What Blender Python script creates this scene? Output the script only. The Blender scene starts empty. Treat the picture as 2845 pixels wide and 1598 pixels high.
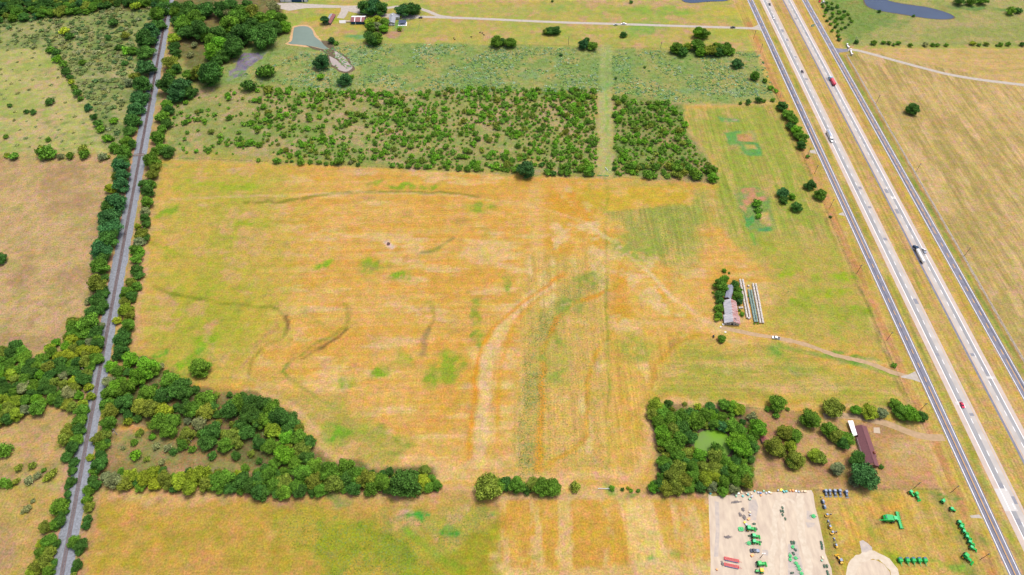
import bpy, bmesh, math, random
import numpy as np
from mathutils import Vector, Matrix

# ------------------------------------------------------------------ camera, sky, sun, exposure
H = 430.0                       # drone height above the fields (m)
PITCH = math.radians(50.5)      # looking down
FPX = 1920.0                    # focal length in photo pixels (photo 2845 px wide)
sc = bpy.context.scene
COL = sc.collection
cam_d = bpy.data.cameras.new('camera')
cam_d.sensor_width = 36.0
cam_d.lens = 36.0 * FPX / 2845.0
cam_d.clip_start = 1.0
cam_d.clip_end = 60000.0
cam = bpy.data.objects.new('camera', cam_d)
COL.objects.link(cam)
cam.location = (0, 0, H)
cam.rotation_euler = (math.radians(90) - PITCH, 0, 0)
sc.camera = cam

world = bpy.data.worlds.new('World')
sc.world = world
world.use_nodes = True
wn = world.node_tree
sky = wn.nodes.new('ShaderNodeTexSky')
sky.sky_type = 'NISHITA'
sky.sun_disc = False
SUN_DIR = Vector((-0.26, -0.16, -0.95)).normalized()     # way the light travels
sky.sun_elevation = math.asin(-SUN_DIR.z)
sky.sun_rotation = math.atan2(-SUN_DIR.x, -SUN_DIR.y)
sky.air_density = 1.0
sky.dust_density = 6.0
sky.ozone_density = 1.0
bg = wn.nodes['Background']
bg.inputs['Strength'].default_value = 0.14
wn.links.new(sky.outputs[0], bg.inputs[0])

sun_d = bpy.data.lights.new('sun', 'SUN')
sun_d.energy = 1.8
sun_d.angle = math.radians(18)
sun_d.color = (1.0, 0.96, 0.90)
sun = bpy.data.objects.new('sun', sun_d)
COL.objects.link(sun)
sun.location = (0, 0, 900)
sun.rotation_euler = SUN_DIR.to_track_quat('-Z', 'Y').to_euler()

vs = sc.view_settings
vs.view_transform = 'Standard'
vs.look = 'None'
vs.gamma = 1.0
vs.exposure = 0.37
vs.use_curve_mapping = False

R = random.Random(11)
KAP = 0.55                      # albedo of a surface whose colour on the picture is pure white


def lin(c):
    return tuple((v / 255 / 12.92) if v / 255 <= 0.04045 else ((v / 255 + 0.055) / 1.055) ** 2.4 for v in c)


def alb(*c):
    return tuple(v * KAP for v in lin(c))


# ------------------------------------------------------------------ survey: photo position -> ground position
def G(px, py, z=0.0):
    x = (px - 1422.5) / FPX
    y = -(py - 799.0) / FPX
    dy = math.cos(PITCH) + y * math.sin(PITCH)
    dz = -math.sin(PITCH) + y * math.cos(PITCH)
    t = (H - z) / -dz
    return x * t, dy * t


def mpp(px, py):
    y = -(py - 799.0) / FPX
    return H / (math.sin(PITCH) - y * math.cos(PITCH)) / FPX


def panel(ox, oy, k=0.31104):
    return lambda x, y: (ox + x * k, oy + y * k)


A1, A2, A3, A4 = panel(0, 0), panel(700, 0), panel(1400, 0), panel(2045, 0)
B1, B2, B3, B4 = panel(0, 400), panel(700, 400), panel(1400, 400), panel(2045, 400)
C1, C2, C3, C4 = panel(0, 800), panel(700, 800), panel(1400, 800), panel(2045, 800)
D1, D2, D3, D4 = panel(0, 1148), panel(700, 1148), panel(1400, 1148), panel(2045, 1148)
V = panel(0, 0, 1.1044)
NW = panel(770, 0, 420 / 2575)
BN = panel(1940, 720, 280 / 1688)
HS = panel(2300, 1130, 260 / 1568)
Y1 = panel(1970, 1350, 360 / 2100)
Y2 = panel(2260, 1350, 240 / 1400)
Y3 = panel(2420, 1350, 340 / 1984)


def gp(pn, pts, z=0.0):
    return [G(*pn(x, y), z) for x, y in pts]


def hwy(u, v):                  # highway frame: u metres east of the west frontage road, v metres north
    return 304.1 + u - 0.0146 * v, v


# ------------------------------------------------------------------ mesh helpers
class MB:
    def __init__(s):
        s.v = []; s.f = []

    def add(s, vs_, fs):
        o = len(s.v)
        s.v.extend([tuple(p) for p in vs_])
        s.f.extend([tuple(i + o for i in f) for f in fs])
        return s

    def box(s, cx, cy, cz, sx, sy, sz, rz=0.0, taper=1.0, ry=0.0):
        c, n = math.cos(rz), math.sin(rz)
        cr, nr = math.cos(ry), math.sin(ry)
        pts = []
        for dz in (-.5, .5):
            k = taper if dz > 0 else 1.0
            for dx, dy in ((-.5, -.5), (.5, -.5), (.5, .5), (-.5, .5)):
                x, y, z = dx * sx * k, dy * sy * k, dz * sz
                x, z = x * cr + z * nr, -x * nr + z * cr
                pts.append((cx + x * c - y * n, cy + x * n + y * c, cz + z))
        return s.add(pts, [(0, 3, 2, 1), (4, 5, 6, 7), (0, 1, 5, 4), (1, 2, 6, 5), (2, 3, 7, 6), (3, 0, 4, 7)])

    def tube(s, p0, p1, r0, r1=None, n=8, cap=True):
        r1 = r0 if r1 is None else r1
        p0, p1 = Vector(p0), Vector(p1)
        d = (p1 - p0).normalized()
        a = d.orthogonal().normalized(); b = d.cross(a)
        pts = []
        for p, r in ((p0, r0), (p1, r1)):
            for i in range(n):
                t = 2 * math.pi * i / n
                pts.append(p + a * (r * math.cos(t)) + b * (r * math.sin(t)))
        fs = [(i, (i + 1) % n, n + (i + 1) % n, n + i) for i in range(n)]
        if cap:
            fs += [tuple(range(n - 1, -1, -1)), tuple(range(n, 2 * n))]
        return s.add(pts, fs)

    def prism(s, prof, y0, y1):          # profile in x,z swept along y
        n = len(prof)
        pts = [(x, y0, z) for x, z in prof] + [(x, y1, z) for x, z in prof]
        fs = [(i, (i + 1) % n, n + (i + 1) % n, n + i) for i in range(n)]
        fs += [tuple(range(n - 1, -1, -1)), tuple(range(n, 2 * n))]
        return s.add(pts, fs)

    def prismx(s, prof, x0, x1):         # profile in y,z swept along x
        n = len(prof)
        pts = [(x0, y, z) for y, z in prof] + [(x1, y, z) for y, z in prof]
        fs = [(i, (i + 1) % n, n + (i + 1) % n, n + i) for i in range(n)]
        fs += [tuple(range(n - 1, -1, -1)), tuple(range(n, 2 * n))]
        return s.add(pts, fs)

    def extrude(s, poly, z0, z1):        # plan outline raised from z0 to z1
        n = len(poly)
        pts = [(x, y, z0) for x, y in poly] + [(x, y, z1) for x, y in poly]
        fs = [(i, (i + 1) % n, n + (i + 1) % n, n + i) for i in range(n)]
        fs += [tuple(range(n - 1, -1, -1)), tuple(range(n, 2 * n))]
        return s.add(pts, fs)

    def mesh(s, name, mat, smooth=False):
        me = bpy.data.meshes.new(name)
        me.from_pydata(s.v, [], s.f)
        if mat: me.materials.append(mat)
        bm = bmesh.new(); bm.from_mesh(me)
        bmesh.ops.recalc_face_normals(bm, faces=bm.faces)
        bm.to_mesh(me); bm.free()
        if smooth:
            me.polygons.foreach_set('use_smooth', [True] * len(me.polygons))
        me.update()
        return me

    def build(s, name, mat, parent=None, smooth=False):
        return link(name, s.mesh(name, mat, smooth), parent)


def link(name, data, parent=None):
    o = bpy.data.objects.new(name, data)
    COL.objects.link(o)
    if parent is not None: o.parent = parent
    return o


def tag(o, label=None, cat=None, group=None, kind=None):
    if label: o['label'] = label
    if cat: o['category'] = cat
    if group: o['group'] = group
    if kind: o['kind'] = kind
    return o


def empty(name, loc, rz=0.0, scale=(1, 1, 1)):
    o = bpy.data.objects.new(name, None)
    COL.objects.link(o)
    o.location = loc; o.rotation_euler = (0, 0, rz); o.scale = scale
    o.empty_display_size = 0.5
    return o


def spawn(name, parts, loc, rz, label, cat, group=None, scale=1.0, color=None):
    """one thing from a blueprint: parts = [(part name, mesh, [(sub-part name, mesh), ...]), ...]"""
    sx = scale if isinstance(scale, tuple) else (scale,) * 3
    r = tag(empty(name, loc, rz, sx), label, cat, group)
    for pn, me, subs in parts:
        p = link(pn, me, r)
        if color: p.color = (*color, 1)
        for sn, sm in subs:
            q = link(sn, sm, p)
            if color: q.color = (*color, 1)
    return r


def strip_pts(pts, w0, w1=None):
    """left and right edges of a polyline band"""
    w1 = w0 if w1 is None else w1
    L, Rr = [], []
    n = len(pts)
    for i, p in enumerate(pts):
        a = Vector(pts[max(i - 1, 0)]); b = Vector(pts[min(i + 1, n - 1)])
        d = (b - a).normalized(); nn = Vector((-d.y, d.x))
        w = w0 + (w1 - w0) * i / max(n - 1, 1)
        L.append(Vector(p) + nn * w / 2); Rr.append(Vector(p) - nn * w / 2)
    return L, Rr


def smooth_line(pts, step=4.0):
    P = [Vector(p) for p in pts]
    out = []
    for i in range(len(P) - 1):
        p0 = P[max(i - 1, 0)]; p1 = P[i]; p2 = P[i + 1]; p3 = P[min(i + 2, len(P) - 1)]
        n = max(1, int((p2 - p1).length / step))
        for j in range(n):
            t = j / n
            out.append(0.5 * ((2 * p1) + (p2 - p0) * t + (2 * p0 - 5 * p1 + 4 * p2 - p3) * t * t + (3 * p1 - p0 - 3 * p2 + p3) * t ** 3))
    out.append(P[-1])
    return out


def band(name, pts, w, z, mat, parent=None, w1=None, jag=0.0, th=0.0):
    L, Rr = strip_pts(pts, w, w1)
    m = MB(); vs_ = []; fs = []
    for i, (a, b) in enumerate(zip(L, Rr)):
        j1, j2 = R.uniform(-jag, jag), R.uniform(-jag, jag)
        d = (a - b).normalized()
        a = a + d * j1; b = b + d * j2
        vs_ += [(a.x, a.y, z), (b.x, b.y, z)]
        if i: fs.append((2 * i - 2, 2 * i - 1, 2 * i + 1, 2 * i))
    m.add(vs_, fs)
    return m.build(name, mat, parent)


def sheet(name, poly, z, mat, parent=None):
    m = MB(); m.add([(x, y, z) for x, y in poly], [tuple(range(len(poly)))])
    return m.build(name, mat, parent)


# ------------------------------------------------------------------ materials
def mat(name, rgb, rough=0.7, metal=0.0, var=0.12, scale=1.5, rgb2=None, spec=0.3, stretch=None, detail=4.0):
    m = bpy.data.materials.new(name); m.use_nodes = True
    nt = m.node_tree; b = nt.nodes['Principled BSDF']
    b.inputs['Roughness'].default_value = rough
    b.inputs['Metallic'].default_value = metal
    b.inputs['Specular IOR Level'].default_value = spec
    tc = nt.nodes.new('ShaderNodeTexCoord')
    nz = nt.nodes.new('ShaderNodeTexNoise'); nz.inputs['Scale'].default_value = scale
    nz.inputs['Detail'].default_value = detail
    src = tc.outputs['Object']
    if stretch:
        mp = nt.nodes.new('ShaderNodeMapping'); mp.inputs['Scale'].default_value = stretch
        nt.links.new(src, mp.inputs[0]); src = mp.outputs[0]
    nt.links.new(src, nz.inputs['Vector'])
    cr = nt.nodes.new('ShaderNodeValToRGB')
    cr.color_ramp.elements[0].position = 0.32; cr.color_ramp.elements[1].position = 0.68
    a = rgb2 if rgb2 else tuple(max(0, v * (1 - var)) for v in rgb)
    c = rgb if rgb2 else tuple(min(1, v * (1 + var)) for v in rgb)
    cr.color_ramp.elements[0].color = (*a, 1); cr.color_ramp.elements[1].color = (*c, 1)
    nt.links.new(nz.outputs['Fac'], cr.inputs[0]); nt.links.new(cr.outputs[0], b.inputs['Base Color'])
    return m


def tinted(name, rough=0.5, var=0.25, scale=0.8, transl=0.0, attr=None):
    """material that takes its colour from the object's own colour"""
    m = bpy.data.materials.new(name); m.use_nodes = True
    nt = m.node_tree; b = nt.nodes['Principled BSDF']
    b.inputs['Roughness'].default_value = rough
    b.inputs['Specular IOR Level'].default_value = 0.2
    oi = nt.nodes.new('ShaderNodeObjectInfo')
    tc = nt.nodes.new('ShaderNodeTexCoord')
    nz = nt.nodes.new('ShaderNodeTexNoise'); nz.inputs['Scale'].default_value = scale; nz.inputs['Detail'].default_value = 3
    nt.links.new(tc.outputs['Object'], nz.inputs['Vector'])
    mr = nt.nodes.new('ShaderNodeMapRange')
    mr.inputs[1].default_value = 0.3; mr.inputs[2].default_value = 0.7
    mr.inputs[3].default_value = 1 - var; mr.inputs[4].default_value = 1 + var
    nt.links.new(nz.outputs['Fac'], mr.inputs[0])
    mx = nt.nodes.new('ShaderNodeVectorMath'); mx.operation = 'SCALE'
    nt.links.new(oi.outputs['Color'], mx.inputs[0]); nt.links.new(mr.outputs[0], mx.inputs['Scale'])
    out = mx.outputs[0]
    if attr:
        at = nt.nodes.new('ShaderNodeAttribute'); at.attribute_name = attr
        mm = nt.nodes.new('ShaderNodeVectorMath'); mm.operation = 'MULTIPLY'
        nt.links.new(out, mm.inputs[0]); nt.links.new(at.outputs['Color'], mm.inputs[1])
        out = mm.outputs[0]
    nt.links.new(out, b.inputs['Base Color'])
    if transl:
        tr = nt.nodes.new('ShaderNodeBsdfTranslucent'); ms = nt.nodes.new('ShaderNodeMixShader')
        ms.inputs[0].default_value = transl
        nt.links.new(out, tr.inputs['Color'])
        nt.links.new(b.outputs[0], ms.inputs[1]); nt.links.new(tr.outputs[0], ms.inputs[2])
        nt.links.new(ms.outputs[0], nt.nodes['Material Output'].inputs['Surface'])
    return m


M = {}
M['asphalt'] = mat('asphalt', alb(150, 150, 165), 0.9, var=0.14, scale=0.25)
M['asphalt_dark'] = mat('asphalt_dark', alb(92, 98, 118), 0.9, var=0.1, scale=0.3)
M['concrete'] = mat('concrete', alb(222, 215, 209), 0.9, var=0.10, scale=0.12)
M['concrete_lane'] = mat('concrete_lane', alb(184, 185, 188), 0.9, var=0.14, scale=0.2, stretch=(2.0, 0.12, 1))
M['shoulder'] = mat('shoulder', alb(232, 214, 202), 0.95, var=0.08, scale=0.2)
M['patch_light'] = mat('patch_light', alb(240, 236, 232), 0.9, var=0.05)
M['patch_dark'] = mat('patch_dark', alb(168, 170, 180), 0.9, var=0.08)
M['white_line'] = mat('white_line', (0.8, 0.8, 0.8), 0.7, var=0.06, scale=0.4)
M['yellow_line'] = mat('yellow_line', alb(246, 190, 110), 0.7, var=0.12, scale=0.3)
M['gravel_road'] = mat('gravel_road', alb(214, 204, 192), 0.95, var=0.12, scale=0.4)
M['dirt_road'] = mat('dirt_road', alb(224, 188, 150), 0.95, var=0.12, scale=0.4, rgb2=alb(196, 170, 130))
M['ballast'] = mat('ballast', alb(160, 166, 176), 0.95, var=0.22, scale=0.9)
M['sleeper'] = mat('sleeper', alb(122, 92, 88), 0.9, var=0.2)
M['rail'] = mat('rail_steel', alb(196, 172, 165), 0.4, 0.3, var=0.1)
M['bark'] = mat('bark', (0.10, 0.08, 0.06), 0.9, var=0.3, scale=3)
M['deadwood'] = mat('deadwood', (0.40, 0.36, 0.33), 0.9, var=0.15)
M['leaf'] = tinted('foliage', 0.75, 0.32, 0.9, 0.12, 'leaf_tone')
M['paint'] = tinted('painted_metal', 0.35, 0.06, 0.6)
M['white'] = mat('white_paint', (0.82, 0.82, 0.82), 0.5, var=0.04)
M['offwhite'] = mat('weathered_white', (0.62, 0.58, 0.53), 0.8, var=0.12, scale=2)
M['glass'] = mat('vehicle_glass', (0.02, 0.03, 0.04), 0.08, spec=0.6, var=0.1)
M['tyre'] = mat('tyre_rubber', (0.025, 0.025, 0.027), 0.9, var=0.2)
M['chrome'] = mat('bare_metal', (0.5, 0.5, 0.5), 0.35, 0.7, var=0.1)
M['dark_metal'] = mat('dark_metal', (0.05, 0.055, 0.06), 0.6, 0.2, var=0.15)
M['wheel_yellow'] = mat('yellow_paint', (0.75, 0.5, 0.03), 0.45, var=0.08)
M['tractor_green'] = mat('green_paint', (0.01, 0.40, 0.07), 0.35, var=0.12, scale=1.2)
M['roof_green'] = mat('green_canopy', (0.03, 0.48, 0.17), 0.35, var=0.08)
M['implement_green'] = mat('implement_green', (0.01, 0.36, 0.10), 0.45, var=0.15, scale=2)
M['dark_green'] = mat('dark_green_paint', (0.02, 0.12, 0.07), 0.5, var=0.2)
M['machine_yellow'] = mat('machine_yellow', (0.72, 0.40, 0.03), 0.45, var=0.1)
M['machine_blue'] = mat('machine_blue', (0.09, 0.14, 0.24), 0.4, var=0.15)
M['machine_grey'] = mat('machine_grey', (0.25, 0.30, 0.40), 0.5, var=0.15)
M['harrow_red'] = mat('red_paint', (0.55, 0.02, 0.04), 0.5, var=0.15)
M['orange'] = mat('orange_plastic', (0.7, 0.22, 0.05), 0.6, var=0.15)
M['pole'] = mat('pole_wood', (0.09, 0.07, 0.06), 0.9, var=0.2)
M['bale'] = mat('bale_wrap', alb(252, 244, 234), 0.8, var=0.1, scale=1.5)
M['bale_green'] = mat('bale_green_wrap', alb(160, 190, 180), 0.7, var=0.16, scale=1.5)
M['bale_end'] = mat('bale_straw', alb(200, 150, 120), 0.9, var=0.2, scale=2)
M['limestone'] = mat('limestone', alb(244, 236, 226), 0.9, var=0.1, scale=2)
M['cow'] = mat('cow_hide', (0.012, 0.010, 0.010), 0.8, var=0.3)
M['sign_green'] = mat('sign_green', (0.02, 0.36, 0.27), 0.4, var=0.05)
M['slab'] = mat('concrete_slab', alb(226, 206, 180), 0.9, var=0.08)
M['mud'] = mat('mud', alb(140, 120, 95), 0.95, var=0.3, scale=0.5, rgb2=alb(98, 92, 70))
M['mud_pink'] = mat('pale_mud', alb(226, 200, 180), 0.9, var=0.12, scale=0.3)
M['bank'] = mat('bare_bank', alb(232, 190, 140), 0.95, var=0.15, scale=0.4)
M['yard'] = mat('yard_gravel', alb(250, 232, 206), 0.95, scale=0.22, rgb2=alb(226, 206, 186), stretch=(1.6, 0.5, 1), detail=8)
M['yard_track'] = mat('yard_wheel_track', alb(252, 238, 216), 0.95, scale=0.4, rgb2=alb(236, 218, 194), detail=8)
M['yard_grey'] = mat('yard_grey_gravel', alb(234, 218, 202), 0.95, scale=0.4, rgb2=alb(208, 198, 192), detail=8)
M['strip'] = mat('fence_gravel', alb(226, 212, 196), 0.95, var=0.25, scale=0.5, rgb2=alb(180, 160, 140))
M['dark_gravel'] = mat('dark_gravel', alb(150, 142, 140), 0.95, var=0.2, scale=1.2)
M['purple_weed'] = mat('purple_weed', alb(150, 138, 160), 0.9, var=0.25, scale=0.9, rgb2=alb(104, 128, 92))


def water(name, rgb, rough=0.12, algae=None, cx=0, cy=0):
    m = mat(name, rgb, rough, spec=0.5, var=0.08, scale=0.05, rgb2=algae)
    nt = m.node_tree; b = nt.nodes['Principled BSDF']
    tc = nt.nodes.new('ShaderNodeTexCoord'); nz = nt.nodes.new('ShaderNodeTexNoise')
    nz.inputs['Scale'].default_value = 0.9; nz.inputs['Detail'].default_value = 4
    bp = nt.nodes.new('ShaderNodeBump'); bp.inputs['Strength'].default_value = 0.12; bp.inputs['Distance'].default_value = 0.3
    nt.links.new(tc.outputs['Object'], nz.inputs['Vector'])
    nt.links.new(nz.outputs['Fac'], bp.inputs['Height']); nt.links.new(bp.outputs[0], b.inputs['Normal'])
    return m


M['water_teal'] = water('pond_water', alb(146, 166, 150))
M['water_blue'] = water('pond_water_blue', alb(70, 90, 122), 0.25)
M['water_algae'] = water('algae_water', alb(136, 196, 26), 0.8, alb(138, 172, 96))
M['water_algae'].node_tree.nodes['Principled BSDF'].inputs['Specular IOR Level'].default_value = 0.08
M['water_mud'] = water('shallow_water', alb(205, 190, 182), 0.25)


def roof_mat(name, c1, c2, axis=0, scale=1.2, mixs=0.25, rough=0.45):
    """sheet metal: ribs as bump, rust as broad patches"""
    m = bpy.data.materials.new(name); m.use_nodes = True
    nt = m.node_tree; b = nt.nodes['Principled BSDF']
    b.inputs['Roughness'].default_value = rough
    tc = nt.nodes.new('ShaderNodeTexCoord')
    mp = nt.nodes.new('ShaderNodeMapping')
    mp.inputs['Scale'].default_value = (0.25, 1.6, 0.25) if axis == 1 else (1.6, 0.25, 0.25)
    nz = nt.nodes.new('ShaderNodeTexNoise'); nz.inputs['Scale'].default_value = scale; nz.inputs['Detail'].default_value = 5
    nt.links.new(tc.outputs['Object'], mp.inputs[0]); nt.links.new(mp.outputs[0], nz.inputs['Vector'])
    cr = nt.nodes.new('ShaderNodeValToRGB')
    cr.color_ramp.elements[0].position = 0.5 - mixs; cr.color_ramp.elements[1].position = 0.5 + mixs
    cr.color_ramp.elements[0].color = (*c1, 1); cr.color_ramp.elements[1].color = (*c2, 1)
    nt.links.new(nz.outputs['Fac'], cr.inputs[0]); nt.links.new(cr.outputs[0], b.inputs['Base Color'])
    wv = nt.nodes.new('ShaderNodeTexWave'); wv.wave_type = 'BANDS'; wv.bands_direction = 'Y' if axis == 1 else 'X'
    wv.inputs['Scale'].default_value = 0.5
    nt.links.new(tc.outputs['Object'], wv.inputs['Vector'])
    bp = nt.nodes.new('ShaderNodeBump'); bp.inputs['Strength'].default_value = 0.5; bp.inputs['Distance'].default_value = 0.05
    nt.links.new(wv.outputs['Fac'], bp.inputs['Height']); nt.links.new(bp.outputs[0], b.inputs['Normal'])
    return m


M['tin'] = roof_mat('weathered_tin', alb(196, 196, 208), alb(246, 242, 244), 1, mixs=0.12)
M['tin_rust'] = roof_mat('rusted_tin', alb(190, 104, 88), alb(236, 214, 214), 1, mixs=0.14)
M['tin_dark'] = roof_mat('grey_tin', alb(150, 156, 180), alb(196, 198, 214), 1)
M['roof_red'] = roof_mat('red_sheet_roof', alb(150, 72, 74), alb(176, 110, 108), 0)
M['roof_white'] = roof_mat('white_sheet_roof', (0.68, 0.68, 0.7), (0.82, 0.82, 0.82), 1)
M['roof_grey'] = roof_mat('grey_sheet_roof', alb(176, 182, 194), alb(200, 204, 212), 1)
M['wall_blue'] = mat('blue_siding', alb(46, 98, 140), 0.6, var=0.12, scale=0.6)
M['wall_white'] = mat('white_siding', alb(236, 234, 230), 0.7, var=0.06)
M['wall_brick'] = mat('brown_brick', alb(150, 110, 92), 0.9, var=0.2, scale=3)
M['shingle'] = mat('brown_shingle', alb(138, 92, 98), 0.9, var=0.16, scale=2.2, detail=6)
M['shingle2'] = mat('brown_shingle_worn', alb(146, 98, 102), 0.9, var=0.18, scale=2.6, detail=6)
M['brick_chimney'] = mat('orange_brick', alb(232, 140, 100), 0.9, var=0.12)
M['solar'] = mat('blue_grey_roof', alb(96, 110, 140), 0.4, var=0.1)
M['wood_wall'] = mat('old_boards', alb(150, 140, 132), 0.9, var=0.25, scale=2)

# ------------------------------------------------------------------ the ground: one sheet, grass colours surveyed field by field
STEP = 1.5
xs = np.concatenate([[-30000, -8000, -3000, -1500, -900], np.arange(-690, 690.1, STEP), [900, 1500, 3000, 8000, 30000]])
ys = np.concatenate([[-30000, -6000, -1500, -300, 0, 60], np.arange(100, 880.1, STEP), [1000, 1400, 2500, 8000, 40000]])
GX, GY = np.meshgrid(xs, ys)
nx, ny = len(xs), len(ys)
PX, PY = GX.ravel(), GY.ravel()
rs = np.random.RandomState(5)
TAB = rs.rand(256, 256)


def vnoise(x, y):
    xi = np.floor(x).astype(np.int64); yi = np.floor(y).astype(np.int64)
    fx = x - xi; fy = y - yi
    fx = fx * fx * (3 - 2 * fx); fy = fy * fy * (3 - 2 * fy)
    a = TAB[xi & 255, yi & 255]; b = TAB[(xi + 1) & 255, yi & 255]
    c = TAB[xi & 255, (yi + 1) & 255]; d = TAB[(xi + 1) & 255, (yi + 1) & 255]
    return (a * (1 - fx) + b * fx) * (1 - fy) + (c * (1 - fx) + d * fx) * fy


def fbm(x, y, oct_=4, seed=0):
    s = 0; amp = 1; tot = 0
    for i in range(oct_):
        s = s + amp * vnoise(x * 2 ** i + seed * 17.3 + i * 31.7, y * 2 ** i + seed * 9.1 - i * 11.3)
        tot += amp; amp *= 0.55
    return s / tot


def sstep(a, b, x):
    t = np.clip((x - a) / (b - a), 0, 1)
    return t * t * (3 - 2 * t)


WX = PX + (fbm(PX / 14, PY / 14, 3, 1) - 0.5) * 16
WY = PY + (fbm(PX / 14, PY / 14, 3, 2) - 0.5) * 16
NS = fbm(PX / 6, PY / 6, 3, 3)           # small mottle
NM = fbm(PX / 22, PY / 22, 4, 4)         # medium patches
NL = fbm(PX / 70, PY / 70, 4, 5)         # large patches
CLR = np.empty((len(PX), 3)); CLR[:] = lin((196, 172, 106))
WEED = np.zeros(len(PX))
MOW = np.zeros((len(PX), 2)); MOW[:, 0] = 0.25


def sel(pts, pad):
    a = np.array([(p[0], p[1]) for p in pts])
    return np.where((PX > a[:, 0].min() - pad) & (PX < a[:, 0].max() + pad) & (PY > a[:, 1].min() - pad) & (PY < a[:, 1].max() + pad))[0]


def seg_d(pts, x, y, closed=False):
    d = np.full(len(x), 1e9)
    n = len(pts)
    for i in range(n if closed else n - 1):
        (ax, ay), (bx, by) = pts[i][:2], pts[(i + 1) % n][:2]
        vx, vy = bx - ax, by - ay
        t = np.clip(((x - ax) * vx + (y - ay) * vy) / (vx * vx + vy * vy + 1e-9), 0, 1)
        d = np.minimum(d, np.hypot(x - ax - t * vx, y - ay - t * vy))
    return d


def inside(pts, x, y):
    r = np.zeros(len(x), bool); n = len(pts); j = n - 1
    for i in range(n):
        (ax, ay), (bx, by) = pts[i][:2], pts[j][:2]
        if ay != by:
            r ^= ((ay > y) != (by > y)) & (x < (bx - ax) * (y - ay) / (by - ay) + ax)
        j = i
    return r


def put(ix, m, c, weed=None):
    c = np.array(lin(c)) if isinstance(c, tuple) else c
    CLR[ix] = CLR[ix] * (1 - m[:, None]) + c * m[:, None]
    if weed is not None:
        WEED[ix] = WEED[ix] * (1 - m) + weed * m


def region(pts, c1, c2, c3=None, soft=3.0, warp=0.5, weed=0.0, streak=None, amp=0.5, bias=0.5):
    """a field: two or three grass colours mixed by patches and mowing streaks"""
    ix = sel(pts, soft * 2 + 8)
    x = PX[ix] + (WX[ix] - PX[ix]) * warp; y = PY[ix] + (WY[ix] - PY[ix]) * warp
    d = seg_d(pts, x, y, True); ins = inside(pts, x, y)
    m = sstep(-soft, soft, np.where(ins, d, -d))
    n = 0.45 * NM[ix] + 0.3 * NL[ix] + 0.25 * NS[ix]
    if streak is not None:
        a = math.radians(streak)
        u = PX[ix] * math.cos(a) + PY[ix] * math.sin(a); v = -PX[ix] * math.sin(a) + PY[ix] * math.cos(a)
        st = 0.6 * vnoise(u / 45 + 3, v / 2.6) + 0.4 * vnoise(u / 90, v / 6)
        n = n * (1 - amp) + st * amp
    mw_ = np.array([0.3, 0.0]) if streak is None else (np.array([0.0, 2.6 * amp]) if 60 < streak < 120 else np.array([1.4 * amp, 0.0]))
    MOW[ix] = MOW[ix] * (1 - m[:, None]) + mw_ * m[:, None]
    t = sstep(bias - 0.11, bias + 0.11, n)
    col = np.array(lin(c1)) * (1 - t[:, None]) + np.array(lin(c2)) * t[:, None]
    if c3:
        q1, q2 = (15, 15) if streak is None else ((9, 34) if 60 < streak < 120 else (38, 10))
        t3 = 0.85 * sstep(0.55, 0.66, fbm(PX[ix] / q1 + 9, PY[ix] / q2 - 4, 5, 8))
        col = col * (1 - t3[:, None]) + np.array(lin(c3)) * t3[:, None]
    put(ix, m, col, weed)


def stroke(pts, c, w, soft=2.0, a=1.0, patch=0.0, warp=0.3, weed=None):
    ix = sel(pts, w + soft + 6)
    x = PX[ix] + (WX[ix] - PX[ix]) * warp; y = PY[ix] + (WY[ix] - PY[ix]) * warp
    m = a * (1 - sstep(w / 2 - soft / 2, w / 2 + soft / 2, seg_d(pts, x, y)))
    if patch: m = m * (1 - patch + patch * sstep(0.4, 0.6, NM[ix] * 0.5 + NS[ix] * 0.5))
    put(ix, m, c, weed)


def blob(p, rx, ry, c, a=1.0, patch=0.5, soft=0.5, weed=None, rot=0.0):
    ix = sel([p], max(rx, ry) * 1.5 + 6)
    dx, dy = WX[ix] - p[0], WY[ix] - p[1]
    cr, sr = math.cos(rot), math.sin(rot)
    dx, dy = dx * cr + dy * sr, -dx * sr + dy * cr
    d = np.hypot(dx / rx, dy / ry)
    m = a * (1 - sstep(1 - soft, 1 + soft * 0.4, d))
    if patch: m = m * (1 - patch + patch * sstep(0.44, 0.54, NM[ix] * 0.3 + NS[ix] * 0.7))
    put(ix, m, c, weed)


def vp(pts): return gp(V, pts)


# --- fields
region(vp([(-400, -60), (2700, -60), (2700, 140), (-400, 140)]), (196, 178, 92), (172, 178, 84), (208, 168, 118), soft=8, weed=0.15)
region(vp([(-300, -40), (428, -40), (405, 100), (360, 250), (300, 380), (-300, 380)]), (150, 158, 92), (182, 172, 112), (128, 148, 78), weed=0.5)
region(vp([(-300, 140), (120, 120), (215, 240), (265, 360), (270, 385), (-300, 385)]), (196, 184, 116), (168, 176, 92), (205, 176, 126), weed=0.25)
region(vp([(-300, 392), (282, 392), (262, 600), (225, 760), (170, 870), (60, 900), (-300, 960)]), (212, 174, 122), (188, 150, 108), (192, 166, 106), weed=0.35)
region(vp([(-300, 1040), (180, 1020), (150, 1200), (-300, 1215)]), (202, 164, 106), (214, 174, 110), (168, 148, 92), weed=0.3)
region(vp([(-300, 1225), (185, 1225), (130, 1500), (-300, 1500)]), (204, 168, 98), (192, 162, 82), (190, 152, 108), weed=0.25)
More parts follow.
